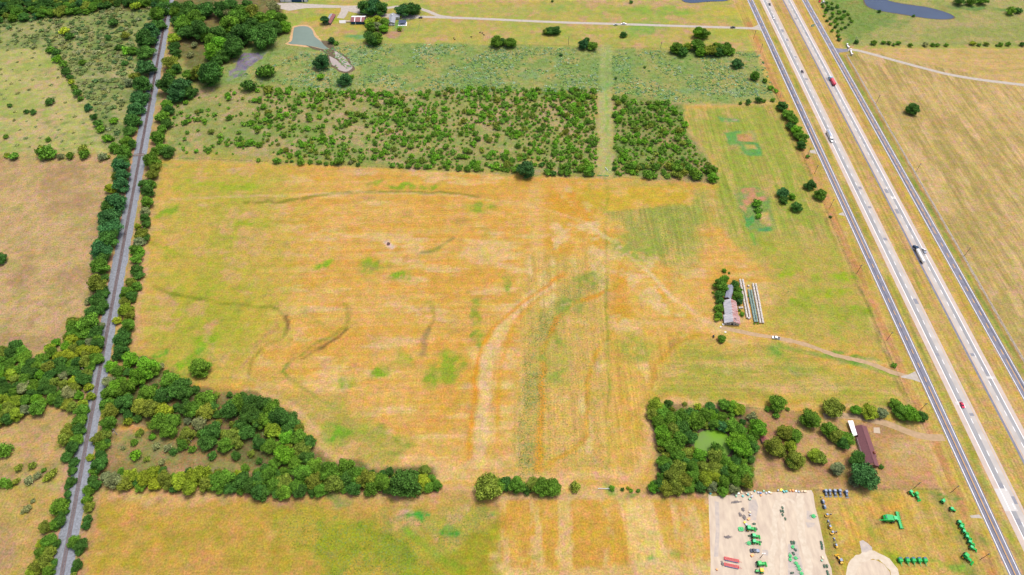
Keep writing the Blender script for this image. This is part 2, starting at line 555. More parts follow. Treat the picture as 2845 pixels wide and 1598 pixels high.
# north woods clearing, weed meadow, brush field
region(vp([(430, 60), (700, 60), (760, 120), (640, 210), (440, 260)]), (176, 164, 98), (150, 160, 86), weed=0.3)
region(vp([(560, 120), (720, 90), (850, 105), (1050, 108), (1530, 122), (1910, 130), (1965, 250), (1720, 265), (1540, 235), (900, 232), (600, 215), (480, 235)]),
       (148, 172, 90), (182, 178, 102), (202, 180, 110), weed=0.6)
region(vp([(430, 235), (620, 205), (900, 225), (1500, 228), (1505, 440), (1000, 420), (540, 400), (425, 395)]), (176, 166, 98), (146, 162, 82), (202, 170, 124), weed=0.5)
region(vp([(1545, 235), (1720, 262), (1725, 330), (1800, 425), (1800, 455), (1545, 445)]), (140, 156, 76), (186, 158, 108), weed=0.55)
stroke(vp([(420, 382), (530, 392), (760, 402), (1000, 420), (1300, 436), (1500, 440)]), (170, 164, 80), 6, 4, 0.8)
stroke(vp([(1523, 120), (1524, 250), (1525, 430)]), (186, 188, 122), 13, 5, 0.85, 0.45, 0.4, weed=0.45)
stroke(vp([(1527, 125), (1528, 300), (1527, 435)]), (140, 184, 70), 3, 2, 0.5, 0.8)
# main hay field
MAIN = vp([(408, 402), (560, 408), (1000, 424), (1300, 442), (1510, 448), (1800, 460), (1830, 450), (1800, 420), (1722, 300), (1722, 270), (1950, 258), (1975, 270), (2060, 430), (2300, 930), (2370, 1080), (1850, 1020), (1640, 1010), (1640, 1240), (280, 1240), (300, 1000), (335, 880), (372, 650)])
region(MAIN, (226, 178, 96), (222, 168, 74), (230, 190, 122), soft=2.5, weed=0.12, streak=3, amp=0.35)
region(vp([(405, 405), (730, 412), (720, 520), (740, 640), (700, 770), (640, 900), (560, 985), (400, 960), (335, 890), (372, 650)]), (204, 174, 80), (184, 174, 66), (212, 172, 104), soft=34, warp=2.2, weed=0.1)
region(vp([(410, 690), (560, 690), (700, 760), (700, 830), (560, 870), (430, 850)]), (196, 176, 64), (178, 174, 56), (206, 168, 102), soft=22, warp=1.6)
region(vp([(1480, 470), (1790, 470), (1780, 560), (1740, 640), (1700, 690), (1600, 690), (1560, 600), (1480, 545)]), (186, 174, 84), (168, 168, 74), (208, 176, 92), soft=16, warp=1.4, weed=0.45, streak=92, amp=0.45)
region(vp([(1725, 275), (1950, 262), (2060, 440), (2150, 640), (1900, 650), (1790, 560), (1800, 470), (1815, 430), (1725, 320)]), (186, 174, 84), (162, 170, 66), (204, 174, 98), soft=5, weed=0.3, streak=96, amp=0.45)
region(vp([(1880, 600), (2120, 620), (2250, 830), (2280, 900), (2000, 850), (1930, 830), (1920, 700)]), (188, 174, 76), (200, 172, 86), (172, 176, 60), soft=14, warp=1.3, weed=0.3)
region(vp([(1640, 860), (1960, 870), (2290, 960), (2360, 1060), (2000, 1010), (1640, 1000)]), (200, 174, 80), (176, 170, 68), (212, 178, 104), soft=10, warp=1.2, weed=0.3, streak=-4, amp=0.4)
region(vp([(1370, 480), (1460, 475), (1640, 650), (1790, 760), (1800, 830), (1560, 840), (1380, 720)]), (228, 182, 94), (222, 162, 56), (232, 196, 132), soft=8, warp=1.4, weed=0.2)
region(vp([(1320, 640), (1530, 640), (1540, 1190), (1290, 1190), (1300, 900)]), (222, 178, 96), (214, 176, 92), (230, 196, 128), soft=8, weed=0.35, streak=88, amp=0.3)
region(vp([(1530, 840), (1740, 840), (1640, 980), (1620, 1190), (1530, 1200)]), (224, 178, 88), (216, 170, 72), (230, 194, 120), soft=8, weed=0.25, streak=88, amp=0.35)
region(vp([(640, 960), (860, 1000), (1000, 1130), (1000, 1170), (850, 1160), (790, 1080)]), (198, 170, 88), (180, 166, 72), (216, 174, 106), soft=8, warp=1.4, weed=0.25)
region(vp([(1450, 474), (1740, 470), (1742, 512), (1530, 530), (1450, 505)]), (216, 176, 62), (206, 172, 56), (224, 182, 96), soft=3, weed=0.1)
# south fields
region(vp([(250, 1240), (1260, 1240), (1262, 1500), (180, 1500)]), (200, 164, 70), (208, 160, 80), (186, 160, 56), soft=3, weed=0.1)
region(vp([(260, 1235), (1640, 1228), (1790, 1245), (1790, 1262), (1260, 1265), (270, 1268)]), (214, 168, 108), (226, 182, 118), (182, 140, 96), soft=5, warp=1.0)
region(vp([(1258, 1258), (1790, 1255), (1792, 1500), (1262, 1500)]), (222, 174, 84), (216, 164, 66), (228, 190, 120), soft=1.0, warp=0.1, streak=90, amp=0.09)
region(vp([(1558, 1258), (1640, 1258), (1690, 1425), (1590, 1425)]), (232, 196, 122), (228, 184, 98), soft=1.0, warp=0.1, streak=86, amp=0.22)
region(vp([(1230, 1425), (1790, 1415), (1790, 1500), (1230, 1500)]), (228, 190, 124), (222, 180, 106), soft=2)
region(vp([(690, 1290), (930, 1300), (1040, 1350), (1110, 1410), (1180, 1490), (840, 1490), (760, 1400), (700, 1330)]), (168, 166, 40), (146, 158, 42), (194, 168, 62), soft=6, warp=1.4, weed=0.4)
region(vp([(1080, 1330), (1250, 1320), (1255, 1490), (1170, 1490), (1100, 1400)]), (176, 162, 44), (160, 156, 40), soft=5, warp=1.0, weed=0.15)
region(vp([(960, 1280), (1220, 1275), (1230, 1320), (1120, 1380), (1000, 1330)]), (186, 170, 74), (168, 164, 70), (214, 170, 116), soft=6, warp=1.4, weed=0.4)
# house lot and dealer's field
region(vp([(1640, 1015), (1860, 1025), (2380, 1080), (2440, 1230), (1880, 1232), (1640, 1245)]), (208, 166, 110), (192, 148, 98), (208, 172, 110), soft=3, weed=0.15)
region(vp([(2200, 1090), (2370, 1090), (2430, 1225), (2230, 1225)]), (212, 170, 110), (202, 156, 102), (214, 178, 118), soft=4, weed=0.15)
region(vp([(2045, 1232), (2440, 1232), (2560, 1500), (2130, 1500)]), (214, 176, 88), (196, 168, 70), (222, 178, 106), soft=2, weed=0.2, streak=100, amp=0.3)
region(vp([(2330, 1235), (2450, 1235), (2570, 1500), (2440, 1500), (2400, 1330)]), (178, 160, 86), (150, 152, 66), (196, 160, 100), soft=5, weed=0.35)
region(vp([(2100, 1270), (2280, 1255), (2290, 1290), (2160, 1300), (2200, 1370), (2130, 1380)]), (228, 182, 88), (222, 168, 76), soft=5, warp=1.0, streak=112, amp=0.5)
# east of the highway
region([hwy(79, 60), hwy(500, 60), hwy(900, 900), hwy(600, 690), hwy(79, 697)], (212, 178, 116), (188, 162, 98), (220, 184, 128), soft=3, weed=0.18, streak=94, amp=0.45)
region(vp([(2140, 122), (2900, 122), (2900, 260), (2560, 212), (2380, 170), (2200, 135)]), (218, 180, 118), (204, 174, 106), soft=2, weed=0.1, streak=178, amp=0.35)
region(vp([(2050, -60), (2900, -60), (2900, 116), (2140, 116), (2090, 60)]), (184, 174, 106), (166, 168, 92), (200, 174, 114), soft=3, weed=0.45)
region(vp([(2050, -20), (2160, -20), (2260, 40), (2200, 70), (2130, 116), (2098, 60)]), (126, 158, 70), (150, 160, 80), soft=6, warp=1.3, weed=0.55)
# highway verges
region([hwy(-22, 60), hwy(81, 60), hwy(81, 880), hwy(-22, 880)], (212, 178, 100), (202, 170, 88), (218, 178, 118), soft=2, warp=0.3, weed=0.15, streak=90.8, amp=0.5)
stroke([hwy(8, 60), hwy(7.5, 880)], (150, 160, 60), 4, 3, 0.75, 0.6, 0.1)
stroke([hwy(31, 60), hwy(31, 500), hwy(30, 880)], (160, 162, 60), 3, 3, 0.6, 0.9, 0.1)
stroke([hwy(35, 60), hwy(35, 880)], (206, 160, 104), 4, 3, 0.7, 0.5, 0.1)
stroke([hwy(27.5, 60), hwy(27.5, 880)], (218, 176, 106), 3, 3, 0.6, 0.3, 0.1)
stroke([hwy(57, 60), hwy(57, 880)], (214, 164, 98), 4, 3, 0.7, 0.4, 0.1)
stroke([hwy(60.5, 60), hwy(60.5, 880)], (204, 176, 66), 3, 2, 0.7, 0.4, 0.1)
stroke([hwy(74.5, 60), hwy(74, 600), hwy(73, 690)], (138, 156, 66), 4.5, 2, 0.85, 0.4, 0.1)
stroke([hwy(77.5, 60), hwy(77, 690)], (176, 132, 88), 2, 1.5, 0.8, 0.3, 0.1)
stroke([hwy(-13, 120), hwy(-14, 350), hwy(-15, 620), hwy(-14, 760)], (208, 146, 94), 6, 3, 0.85, 0.35, 0.3)
stroke([hwy(-19, 250), hwy(-20, 450), hwy(-19, 640)], (140, 132, 62), 3.5, 3, 0.7, 0.8, 0.5)
stroke([hwy(-8, 90), hwy(-8, 880)], (196, 174, 66), 4, 3, 0.6, 0.4, 0.2)
# railway verges
RAIL = [G(470 - 0.1858 * y, y) for y in (-60, 400, 800, 1200, 1700)]
stroke([(p[0] - 8.5, p[1]) for p in RAIL], (206, 158, 122), 6, 3, 0.9, 0.2, 0.2)
stroke([(p[0] + 11, p[1]) for p in RAIL], (196, 152, 112), 8, 4, 0.7, 0.3, 0.2)
stroke(vp([(392, 420), (372, 560), (352, 720), (335, 860)]), (216, 170, 118), 7, 5, 0.9, 0.3)

# --- main field: terraces, swales, wheel tracks, weed patches
for pts, c, w, a in (
        ([(390, 722), (450, 745), (560, 765), (640, 772), (700, 776), (722, 788)], (134, 150, 40), 3.4, 0.9),
        ([(722, 788), (729, 805), (722, 825)], (128, 100, 60), 3.2, 0.9),
        ([(722, 825), (700, 850), (660, 885), (636, 912), (626, 950)], (160, 150, 62), 3.2, 0.8),
        ([(700, 800), (692, 830), (650, 870), (612, 920)], (202, 160, 110), 3, 0.7),
        ([(868, 765), (876, 798), (866, 826)], (150, 150, 50), 4, 0.8),
        ([(866, 826), (845, 848), (800, 880), (760, 902)], (140, 116, 62), 2.6, 0.9),
        ([(860, 820), (835, 842), (780, 878), (725, 915)], (158, 158, 52), 3, 0.8),
        ([(725, 915), (712, 932), (722, 950), (760, 972), (800, 995), (840, 1018)], (128, 160, 50), 2.6, 0.9),
        ([(1082, 760), (1092, 795), (1080, 830)], (164, 152, 70), 3.4, 0.75),
        ([(1080, 830), (1072, 860), (1064, 892)], (158, 140, 92), 4, 0.7),
        ([(620, 510), (700, 508), (780, 494), (860, 484), (1000, 480), (1100, 484), (1200, 495)], (146, 148, 50), 3.8, 0.9),
        ([(1060, 636), (1100, 628), (1125, 612), (1142, 598)], (150, 154, 84), 3, 0.8),
        ([(385, 612), (450, 640), (520, 660), (600, 677), (640, 682)], (172, 186, 36), 4, 0.7),
        ([(540, 600), (640, 603)], (164, 164, 76), 3, 0.5),
        ([(720, 575), (800, 600), (900, 606), (975, 608)], (228, 186, 122), 2.5, 0.6),
        ([(820, 540), (900, 565), (975, 600)], (232, 192, 130), 2.5, 0.6)):
    stroke(vp(pts), tuple(int(v * k) for v, k in zip(c, (1.0, 0.94, 0.95))), w, 2.4, a, 0.5, 0.4)
pale = (234, 198, 136); orng = (228, 152, 28)
stroke(vp([(1205, 1160), (1215, 1050), (1228, 900), (1255, 840), (1290, 790), (1345, 740)]), pale, 9, 4, 0.85, 0.2)
stroke(vp([(1176, 1150), (1190, 1050), (1200, 930), (1212, 870), (1240, 825), (1300, 775), (1360, 730), (1420, 690)]), orng, 3.4, 3, 0.8, 0.3)
stroke(vp([(1250, 1120), (1256, 990), (1266, 880), (1290, 820), (1340, 765), (1390, 730)]), (226, 162, 52), 3.6, 3, 0.7, 0.4)
stroke(vp([(1322, 1180), (1336, 1050), (1350, 900), (1372, 820), (1430, 745), (1500, 705)]), (188, 170, 86), 16, 12, 0.6, 0.6, weed=0.8)
stroke(vp([(1352, 1190), (1362, 1060), (1364, 960), (1370, 880), (1398, 800), (1445, 762), (1530, 735)]), orng, 4.2, 3, 0.85, 0.2)
stroke(vp([(1475, 1090), (1478, 960), (1500, 880), (1530, 850)]), (218, 160, 44), 3.4, 3, 0.8, 0.3)
stroke(vp([(1475, 1095), (1440, 1135), (1385, 1165), (1350, 1190)]), (216, 158, 40), 3.4, 3, 0.8, 0.3)
stroke(vp([(1638, 970), (1655, 915), (1695, 868), (1760, 842)]), (200, 156, 40), 4.4, 3, 0.8, 0.3)
stroke(vp([(1525, 440), (1526, 640), (1528, 900), (1532, 1245)]), (160, 156, 56), 2.4, 2, 0.8, 0.7)
stroke(vp([(1348, 470), (1340, 520), (1350, 600), (1362, 660)]), (232, 186, 116), 12, 8, 0.6, 0.3)
stroke(vp([(1376, 540), (1385, 600), (1372, 660)]), (206, 164, 60), 4, 4, 0.6, 0.4)
stroke(vp([(620, 985), (700, 1006), (765, 1042), (805, 1095), (830, 1142), (900, 1172), (1100, 1186), (1300, 1200), (1600, 1195), (1640, 1100), (1630, 1030), (1700, 1012), (1880, 1022)]), (234, 188, 130), 6, 5, 0.75, 0.25)
for dx in (-0.9, 0.9):
    stroke([(p[0] + dx * 0.3, p[1] + dx) for p in vp([(430, 500), (700, 492), (900, 484), (1100, 488), (1300, 512), (1400, 535), (1480, 562), (1560, 622), (1640, 692), (1700, 757), (1760, 790)])], (236, 204, 146), 1.4, 1.2, 0.42, 0.35, 0.15)
stroke(vp([(1480, 562), (1560, 622), (1640, 692), (1700, 757)]), (238, 204, 146), 3.4, 3, 0.8, 0.2)
stroke(vp([(1560, 815), (1700, 812), (1800, 822), (1840, 832)]), (232, 192, 126), 7, 6, 0.6, 0.2)
stroke(vp([(1700, 757), (1760, 800), (1820, 826)]), (234, 196, 132), 6, 5, 0.7, 0.1)
gr = (158, 176, 40)
for x, y, rx, ry, c in ((955, 930, 24, 18, gr), (1020, 905, 26, 20, gr), (1130, 925, 50, 34, (168, 172, 50)), (1090, 950, 30, 20, (164, 170, 54)), (1010, 690, 26, 18, (150, 172, 42)), (930, 672, 40, 16, (168, 172, 50)), (815, 670, 28, 12, gr), (870, 962, 16, 12, (140, 174, 44)),
                        (850, 1095, 36, 24, (140, 170, 50)), (930, 1085, 46, 26, (164, 168, 60)), (990, 1120, 50, 22, (176, 166, 74)), (455, 935, 40, 26, (156, 180, 40)), (520, 860, 40, 20, (170, 180, 44)), (395, 900, 20, 14, (128, 168, 48)), (500, 900, 50, 16, (150, 176, 48)),
                        (1195, 780, 18, 30, (170, 170, 60)), (1270, 710, 16, 24, (160, 170, 66)), (1205, 850, 14, 26, (164, 168, 60)), (940, 462, 20, 8, gr), (1010, 462, 30, 8, gr), (1080, 465, 30, 8, gr), (1210, 520, 36, 14, (176, 172, 64)), (1480, 700, 36, 22, (168, 164, 80)), (1430, 770, 40, 26, (160, 164, 82)),
                        (1600, 620, 60, 40, (176, 170, 88)), (1400, 900, 40, 60, (180, 170, 84)), (1600, 880, 50, 40, (192, 172, 80)), (640, 560, 60, 14, (182, 180, 46)), (600, 470, 70, 14, (186, 182, 50)), (480, 470, 50, 14, (190, 182, 58)), (420, 530, 30, 20, (164, 176, 50)),
                        (2130, 700, 40, 16, (170, 184, 34)), (2080, 740, 60, 14, (180, 182, 40)), (2010, 760, 20, 14, (168, 178, 50)), (2150, 790, 50, 14, (166, 172, 52)), (1980, 690, 30, 12, (180, 182, 44))):
    p = G(*V(x, y)); s = mpp(*V(x, y)) * 1.1044
    blob(p, rx * s * 1.1, ry * s * 1.5, tuple(int(v * k) for v, k in zip(c, (0.93, 1.0, 0.85))), 1.0, 0.6, weed=0.3)
# bare or lush islands in the mown field by the highway
grn = (84, 164, 84)
region(gp(A3, [(1955, 1180), (2060, 1170), (2235, 1175), (2275, 1290), (2305, 1392), (2210, 1395), (2120, 1378), (2060, 1330), (2000, 1285)]), grn, (120, 170, 86), (190, 172, 96), soft=1.5, warp=0.4, weed=0.2)
region(gp(A3, [(2080, 1195), (2200, 1198), (2215, 1262), (2095, 1262)]), (216, 170, 118), (196, 150, 92), soft=1.5, warp=0.4)
region(gp(A3, [(2140, 1290), (2235, 1290), (2250, 1335), (2160, 1335)]), (206, 172, 104), (190, 172, 92), soft=2, warp=0.4)
region(gp(A3, [(1910, 1035), (1985, 1045), (2090, 1062), (2095, 1085), (1950, 1080)]), grn, (130, 168, 96), (180, 160, 130), soft=1.5, warp=0.4)
region(gp(B3, [(2070, 410), (2250, 380), (2350, 440), (2400, 620), (2420, 770), (2210, 780), (2130, 650), (2095, 520)]), (170, 170, 84), (130, 166, 84), (200, 172, 100), soft=2, warp=0.5, weed=0.5)
region(gp(B3, [(2085, 460), (2130, 410), (2230, 395), (2330, 450), (2345, 520), (2300, 520), (2230, 520), (2160, 600), (2130, 560)]), (226, 172, 132), (206, 150, 108), (128, 164, 80), soft=1.5, warp=0.5)
region(gp(B3, [(2290, 600), (2350, 600), (2390, 740), (2270, 690)]), (222, 170, 130), (190, 170, 96), soft=1.5, warp=0.5)
region(gp(B3, [(2120, 630), (2165, 650), (2225, 620), (2230, 660), (2190, 740), (2150, 720)]), (70, 160, 92), (110, 166, 84), soft=1.2, warp=0.4)
region(gp(B3, [(2210, 740), (2390, 730), (2405, 775), (2220, 775)]), (90, 160, 96), (150, 168, 86), soft=1.2, warp=0.4)
stroke(vp([(1893, 588), (1896, 615)]), (110, 178, 60), 3, 2, 0.8, 0.2)
for i in range(420):      # worn and weedy spots all over the fields
    x, y = R.uniform(-60, 2620), R.uniform(-10, 1500) 
    q = V(x, y); s = mpp(*q) * 1.1044
    blob(G(*q), R.uniform(6, 34) * s, R.uniform(3, 12) * s * 1.5, R.choice([(176, 158, 80), (226, 190, 128), (206, 160, 108), (164, 160, 70), (188, 150, 92), (222, 176, 100), (196, 176, 96)]), 0.5, 0.75)
p = G(1079, 678); blob(p, 5.5, 6.0, (232, 204, 180), 0.95, 0.2, 0.4)
# weed meadow highlights
for i in range(60):
    x, y = R.uniform(700, 1930), R.uniform(125, 235)
    s = mpp(*V(x, y)) * 1.1044
    blob(G(*V(x, y)), R.uniform(12, 40) * s, R.uniform(6, 14) * s * 1.6, R.choice([(132, 176, 122), (120, 164, 84), (196, 182, 118), (160, 188, 140), (206, 180, 118)]), 0.7, 0.7)
for k_ in range(3):
    region(gp(A1, [(2030, 720), (2040, 640), (2110, 590), (2130, 530), (2190, 480), (2300, 465), (2365, 480), (2330, 530), (2230, 600), (2190, 650), (2130, 680)]), (148, 134, 156), (132, 122, 138), (126, 158, 88), soft=1.5, warp=0.6, weed=0.0, bias=0.5)
for i in range(26):
    x, y = A1(R.uniform(2030, 2360), R.uniform(465, 720))
    blob(G(x, y), R.uniform(1.5, 4.5), R.uniform(2, 7), R.choice([(120, 164, 84), (150, 172, 96), (128, 116, 138), (166, 156, 168)]), 0.85, 0.4)
for i in range(50):
    x, y = R.uniform(60, 400), R.uniform(40, 370)
    s = mpp(*V(x, y)) * 1.1044
    blob(G(*V(x, y)), R.uniform(10, 40) * s, R.uniform(5, 14) * s * 1.6, R.choice([(110, 136, 70), (190, 182, 116), (150, 150, 84), (200, 178, 130)]), 0.6, 0.7)
for i in range(46):
    x, y = R.uniform(430, 1500), R.uniform(240, 430)
    s = mpp(*V(x, y)) * 1.1044
    blob(G(*V(x, y)), R.uniform(12, 50) * s, R.uniform(5, 12) * s * 1.6, R.choice([(214, 176, 140), (206, 180, 120), (150, 168, 90), (216, 172, 136)]), 0.65, 0.6)
# south field greens, dealer's lawn, farmyard
for x, y, rx, ry, c in ((1040, 1292, 26, 16, (40, 168, 58)), (1075, 1283, 14, 7, (30, 160, 60)), (1130, 1326, 10, 14, (40, 160, 56)), (1222, 1303, 10, 9, (40, 150, 70)), (835, 1285, 10, 6, (60, 150, 80)), (1020, 1283, 12, 8, (226, 176, 140)), (850, 1262, 40, 12, (150, 160, 80)), (1640, 1412, 12, 8, (120, 170, 70)), (1700, 1403, 14, 14, (140, 164, 70)),
                        (2240, 1400, 30, 22, (170, 176, 44)), (2180, 1330, 14, 40, (170, 168, 60)), (2370, 1250, 50, 8, (110, 150, 60)), (2460, 1360, 30, 30, (140, 150, 66)), (2400, 1440, 60, 10, (130, 176, 56)), (2140, 1285, 10, 40, (160, 160, 70)), (1540, 1235, 16, 10, (90, 160, 60)), (1600, 1245, 30, 6, (140, 160, 70)),
                        (820, 50, 60, 10, (176, 178, 56)), (930, 62, 50, 14, (206, 178, 76)), (900, 88, 40, 6, (120, 170, 110)), (980, 88, 40, 8, (196, 150, 118)), (870, 78, 30, 6, (206, 160, 110)), (1010, 60, 20, 20, (120, 166, 84)), (780, 60, 30, 8, (216, 170, 108)),
                        (1400, 22, 40, 20, (150, 176, 84)), (1660, 28, 120, 10, (150, 178, 70)), (1620, 72, 60, 18, (140, 176, 80)), (1480, 80, 90, 8, (176, 182, 70)), (1850, 80, 60, 16, (184, 182, 70)), (1250, 28, 120, 12, (184, 178, 96)), (1600, 8, 160, 8, (206, 170, 124)), (1840, 30, 80, 12, (200, 186, 74)), (1120, 5, 80, 8, (214, 170, 118)),
                        (900, 15, 60, 6, (224, 180, 100)), (850, 26, 60, 8, (206, 176, 80)), (2100, 880, 40, 8, (120, 166, 56)), (2170, 905, 60, 8, (116, 160, 56)), (1960, 890, 26, 20, (130, 168, 64)), (2010, 930, 40, 20, (150, 166, 80)), (2250, 60, 60, 14, (130, 156, 80)), (2440, 20, 60, 8, (110, 150, 80)), (2540, 25, 40, 6, (120, 158, 76)), (2400, 60, 90, 12, (196, 172, 118)), (1010, 78, 12, 10, (170, 140, 110))):
    p = G(*V(x, y)); s = mpp(*V(x, y)) * 1.1044
    f = mpp(V(x, y)[0], V(x, y)[1]) and abs(G(*V(x, y + 1))[1] - p[1])
    blob(p, rx * s, max(ry * f, 1.2), c, 0.9, 0.45)
stroke(vp([(1965, 872), (2080, 893), (2200, 925), (2260, 945)]), (112, 164, 60), 4.5, 3, 0.85, 0.3, weed=0.3)
stroke(vp([(1020, 1335), (1070, 1375), (1120, 1405), (1160, 1425)]), (130, 172, 36), 5, 4, 0.8, 0.3)
stroke(vp([(2052, 1240), (2075, 1330), (2110, 1470)]), (176, 160, 60), 5, 2, 0.9, 0.2)
stroke(vp([(2062, 1240), (2090, 1350), (2118, 1470)]), (196, 164, 96), 2.5, 2, 0.8, 0.2)
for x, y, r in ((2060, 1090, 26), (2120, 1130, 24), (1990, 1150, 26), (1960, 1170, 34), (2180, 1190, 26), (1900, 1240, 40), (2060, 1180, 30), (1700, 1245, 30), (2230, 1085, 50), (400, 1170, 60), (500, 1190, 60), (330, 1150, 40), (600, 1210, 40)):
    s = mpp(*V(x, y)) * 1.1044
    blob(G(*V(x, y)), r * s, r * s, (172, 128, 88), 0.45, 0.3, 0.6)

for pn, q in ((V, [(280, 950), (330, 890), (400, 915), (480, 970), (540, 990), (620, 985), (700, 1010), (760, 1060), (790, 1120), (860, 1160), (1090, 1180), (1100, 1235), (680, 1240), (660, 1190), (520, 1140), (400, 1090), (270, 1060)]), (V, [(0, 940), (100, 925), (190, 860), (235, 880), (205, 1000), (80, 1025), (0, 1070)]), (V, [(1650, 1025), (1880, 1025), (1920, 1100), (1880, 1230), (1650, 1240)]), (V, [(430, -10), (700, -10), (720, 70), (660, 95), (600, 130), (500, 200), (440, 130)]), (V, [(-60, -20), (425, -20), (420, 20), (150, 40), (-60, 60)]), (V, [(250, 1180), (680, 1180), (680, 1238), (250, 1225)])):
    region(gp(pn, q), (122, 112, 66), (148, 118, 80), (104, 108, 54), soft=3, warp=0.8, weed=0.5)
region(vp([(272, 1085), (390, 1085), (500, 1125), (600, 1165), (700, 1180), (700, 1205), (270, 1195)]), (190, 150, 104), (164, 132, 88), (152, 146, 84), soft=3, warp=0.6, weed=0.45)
me = bpy.data.meshes.new('ground')
nv = nx * ny
co = np.stack([PX, PY, np.zeros(nv)], 1).astype(np.float32)
me.vertices.add(nv); me.vertices.foreach_set('co', co.ravel())
ii = (np.arange(ny - 1)[:, None] * nx + np.arange(nx - 1)[None, :]).ravel()
quads = np.stack([ii, ii + 1, ii + nx + 1, ii + nx], 1).astype(np.int32)
nq = len(quads)
me.loops.add(nq * 4); me.loops.foreach_set('vertex_index', quads.ravel())
me.polygons.add(nq)
me.polygons.foreach_set('loop_start', np.arange(0, nq * 4, 4, dtype=np.int32))
me.update(calc_edges=True)
lum = CLR @ np.array([0.3, 0.6, 0.1])
CLR = CLR * 0.97 + lum[:, None] * 0.03
ca = me.color_attributes.new('grass', 'FLOAT_COLOR', 'POINT')
ca.data.foreach_set('color', np.concatenate([CLR * KAP, WEED[:, None]], 1).astype(np.float32).ravel())

mo = me.color_attributes.new('mowing', 'FLOAT_COLOR', 'POINT')
mo.data.foreach_set('color', np.concatenate([MOW, np.zeros((nv, 1)), np.ones((nv, 1))], 1).astype(np.float32).ravel())


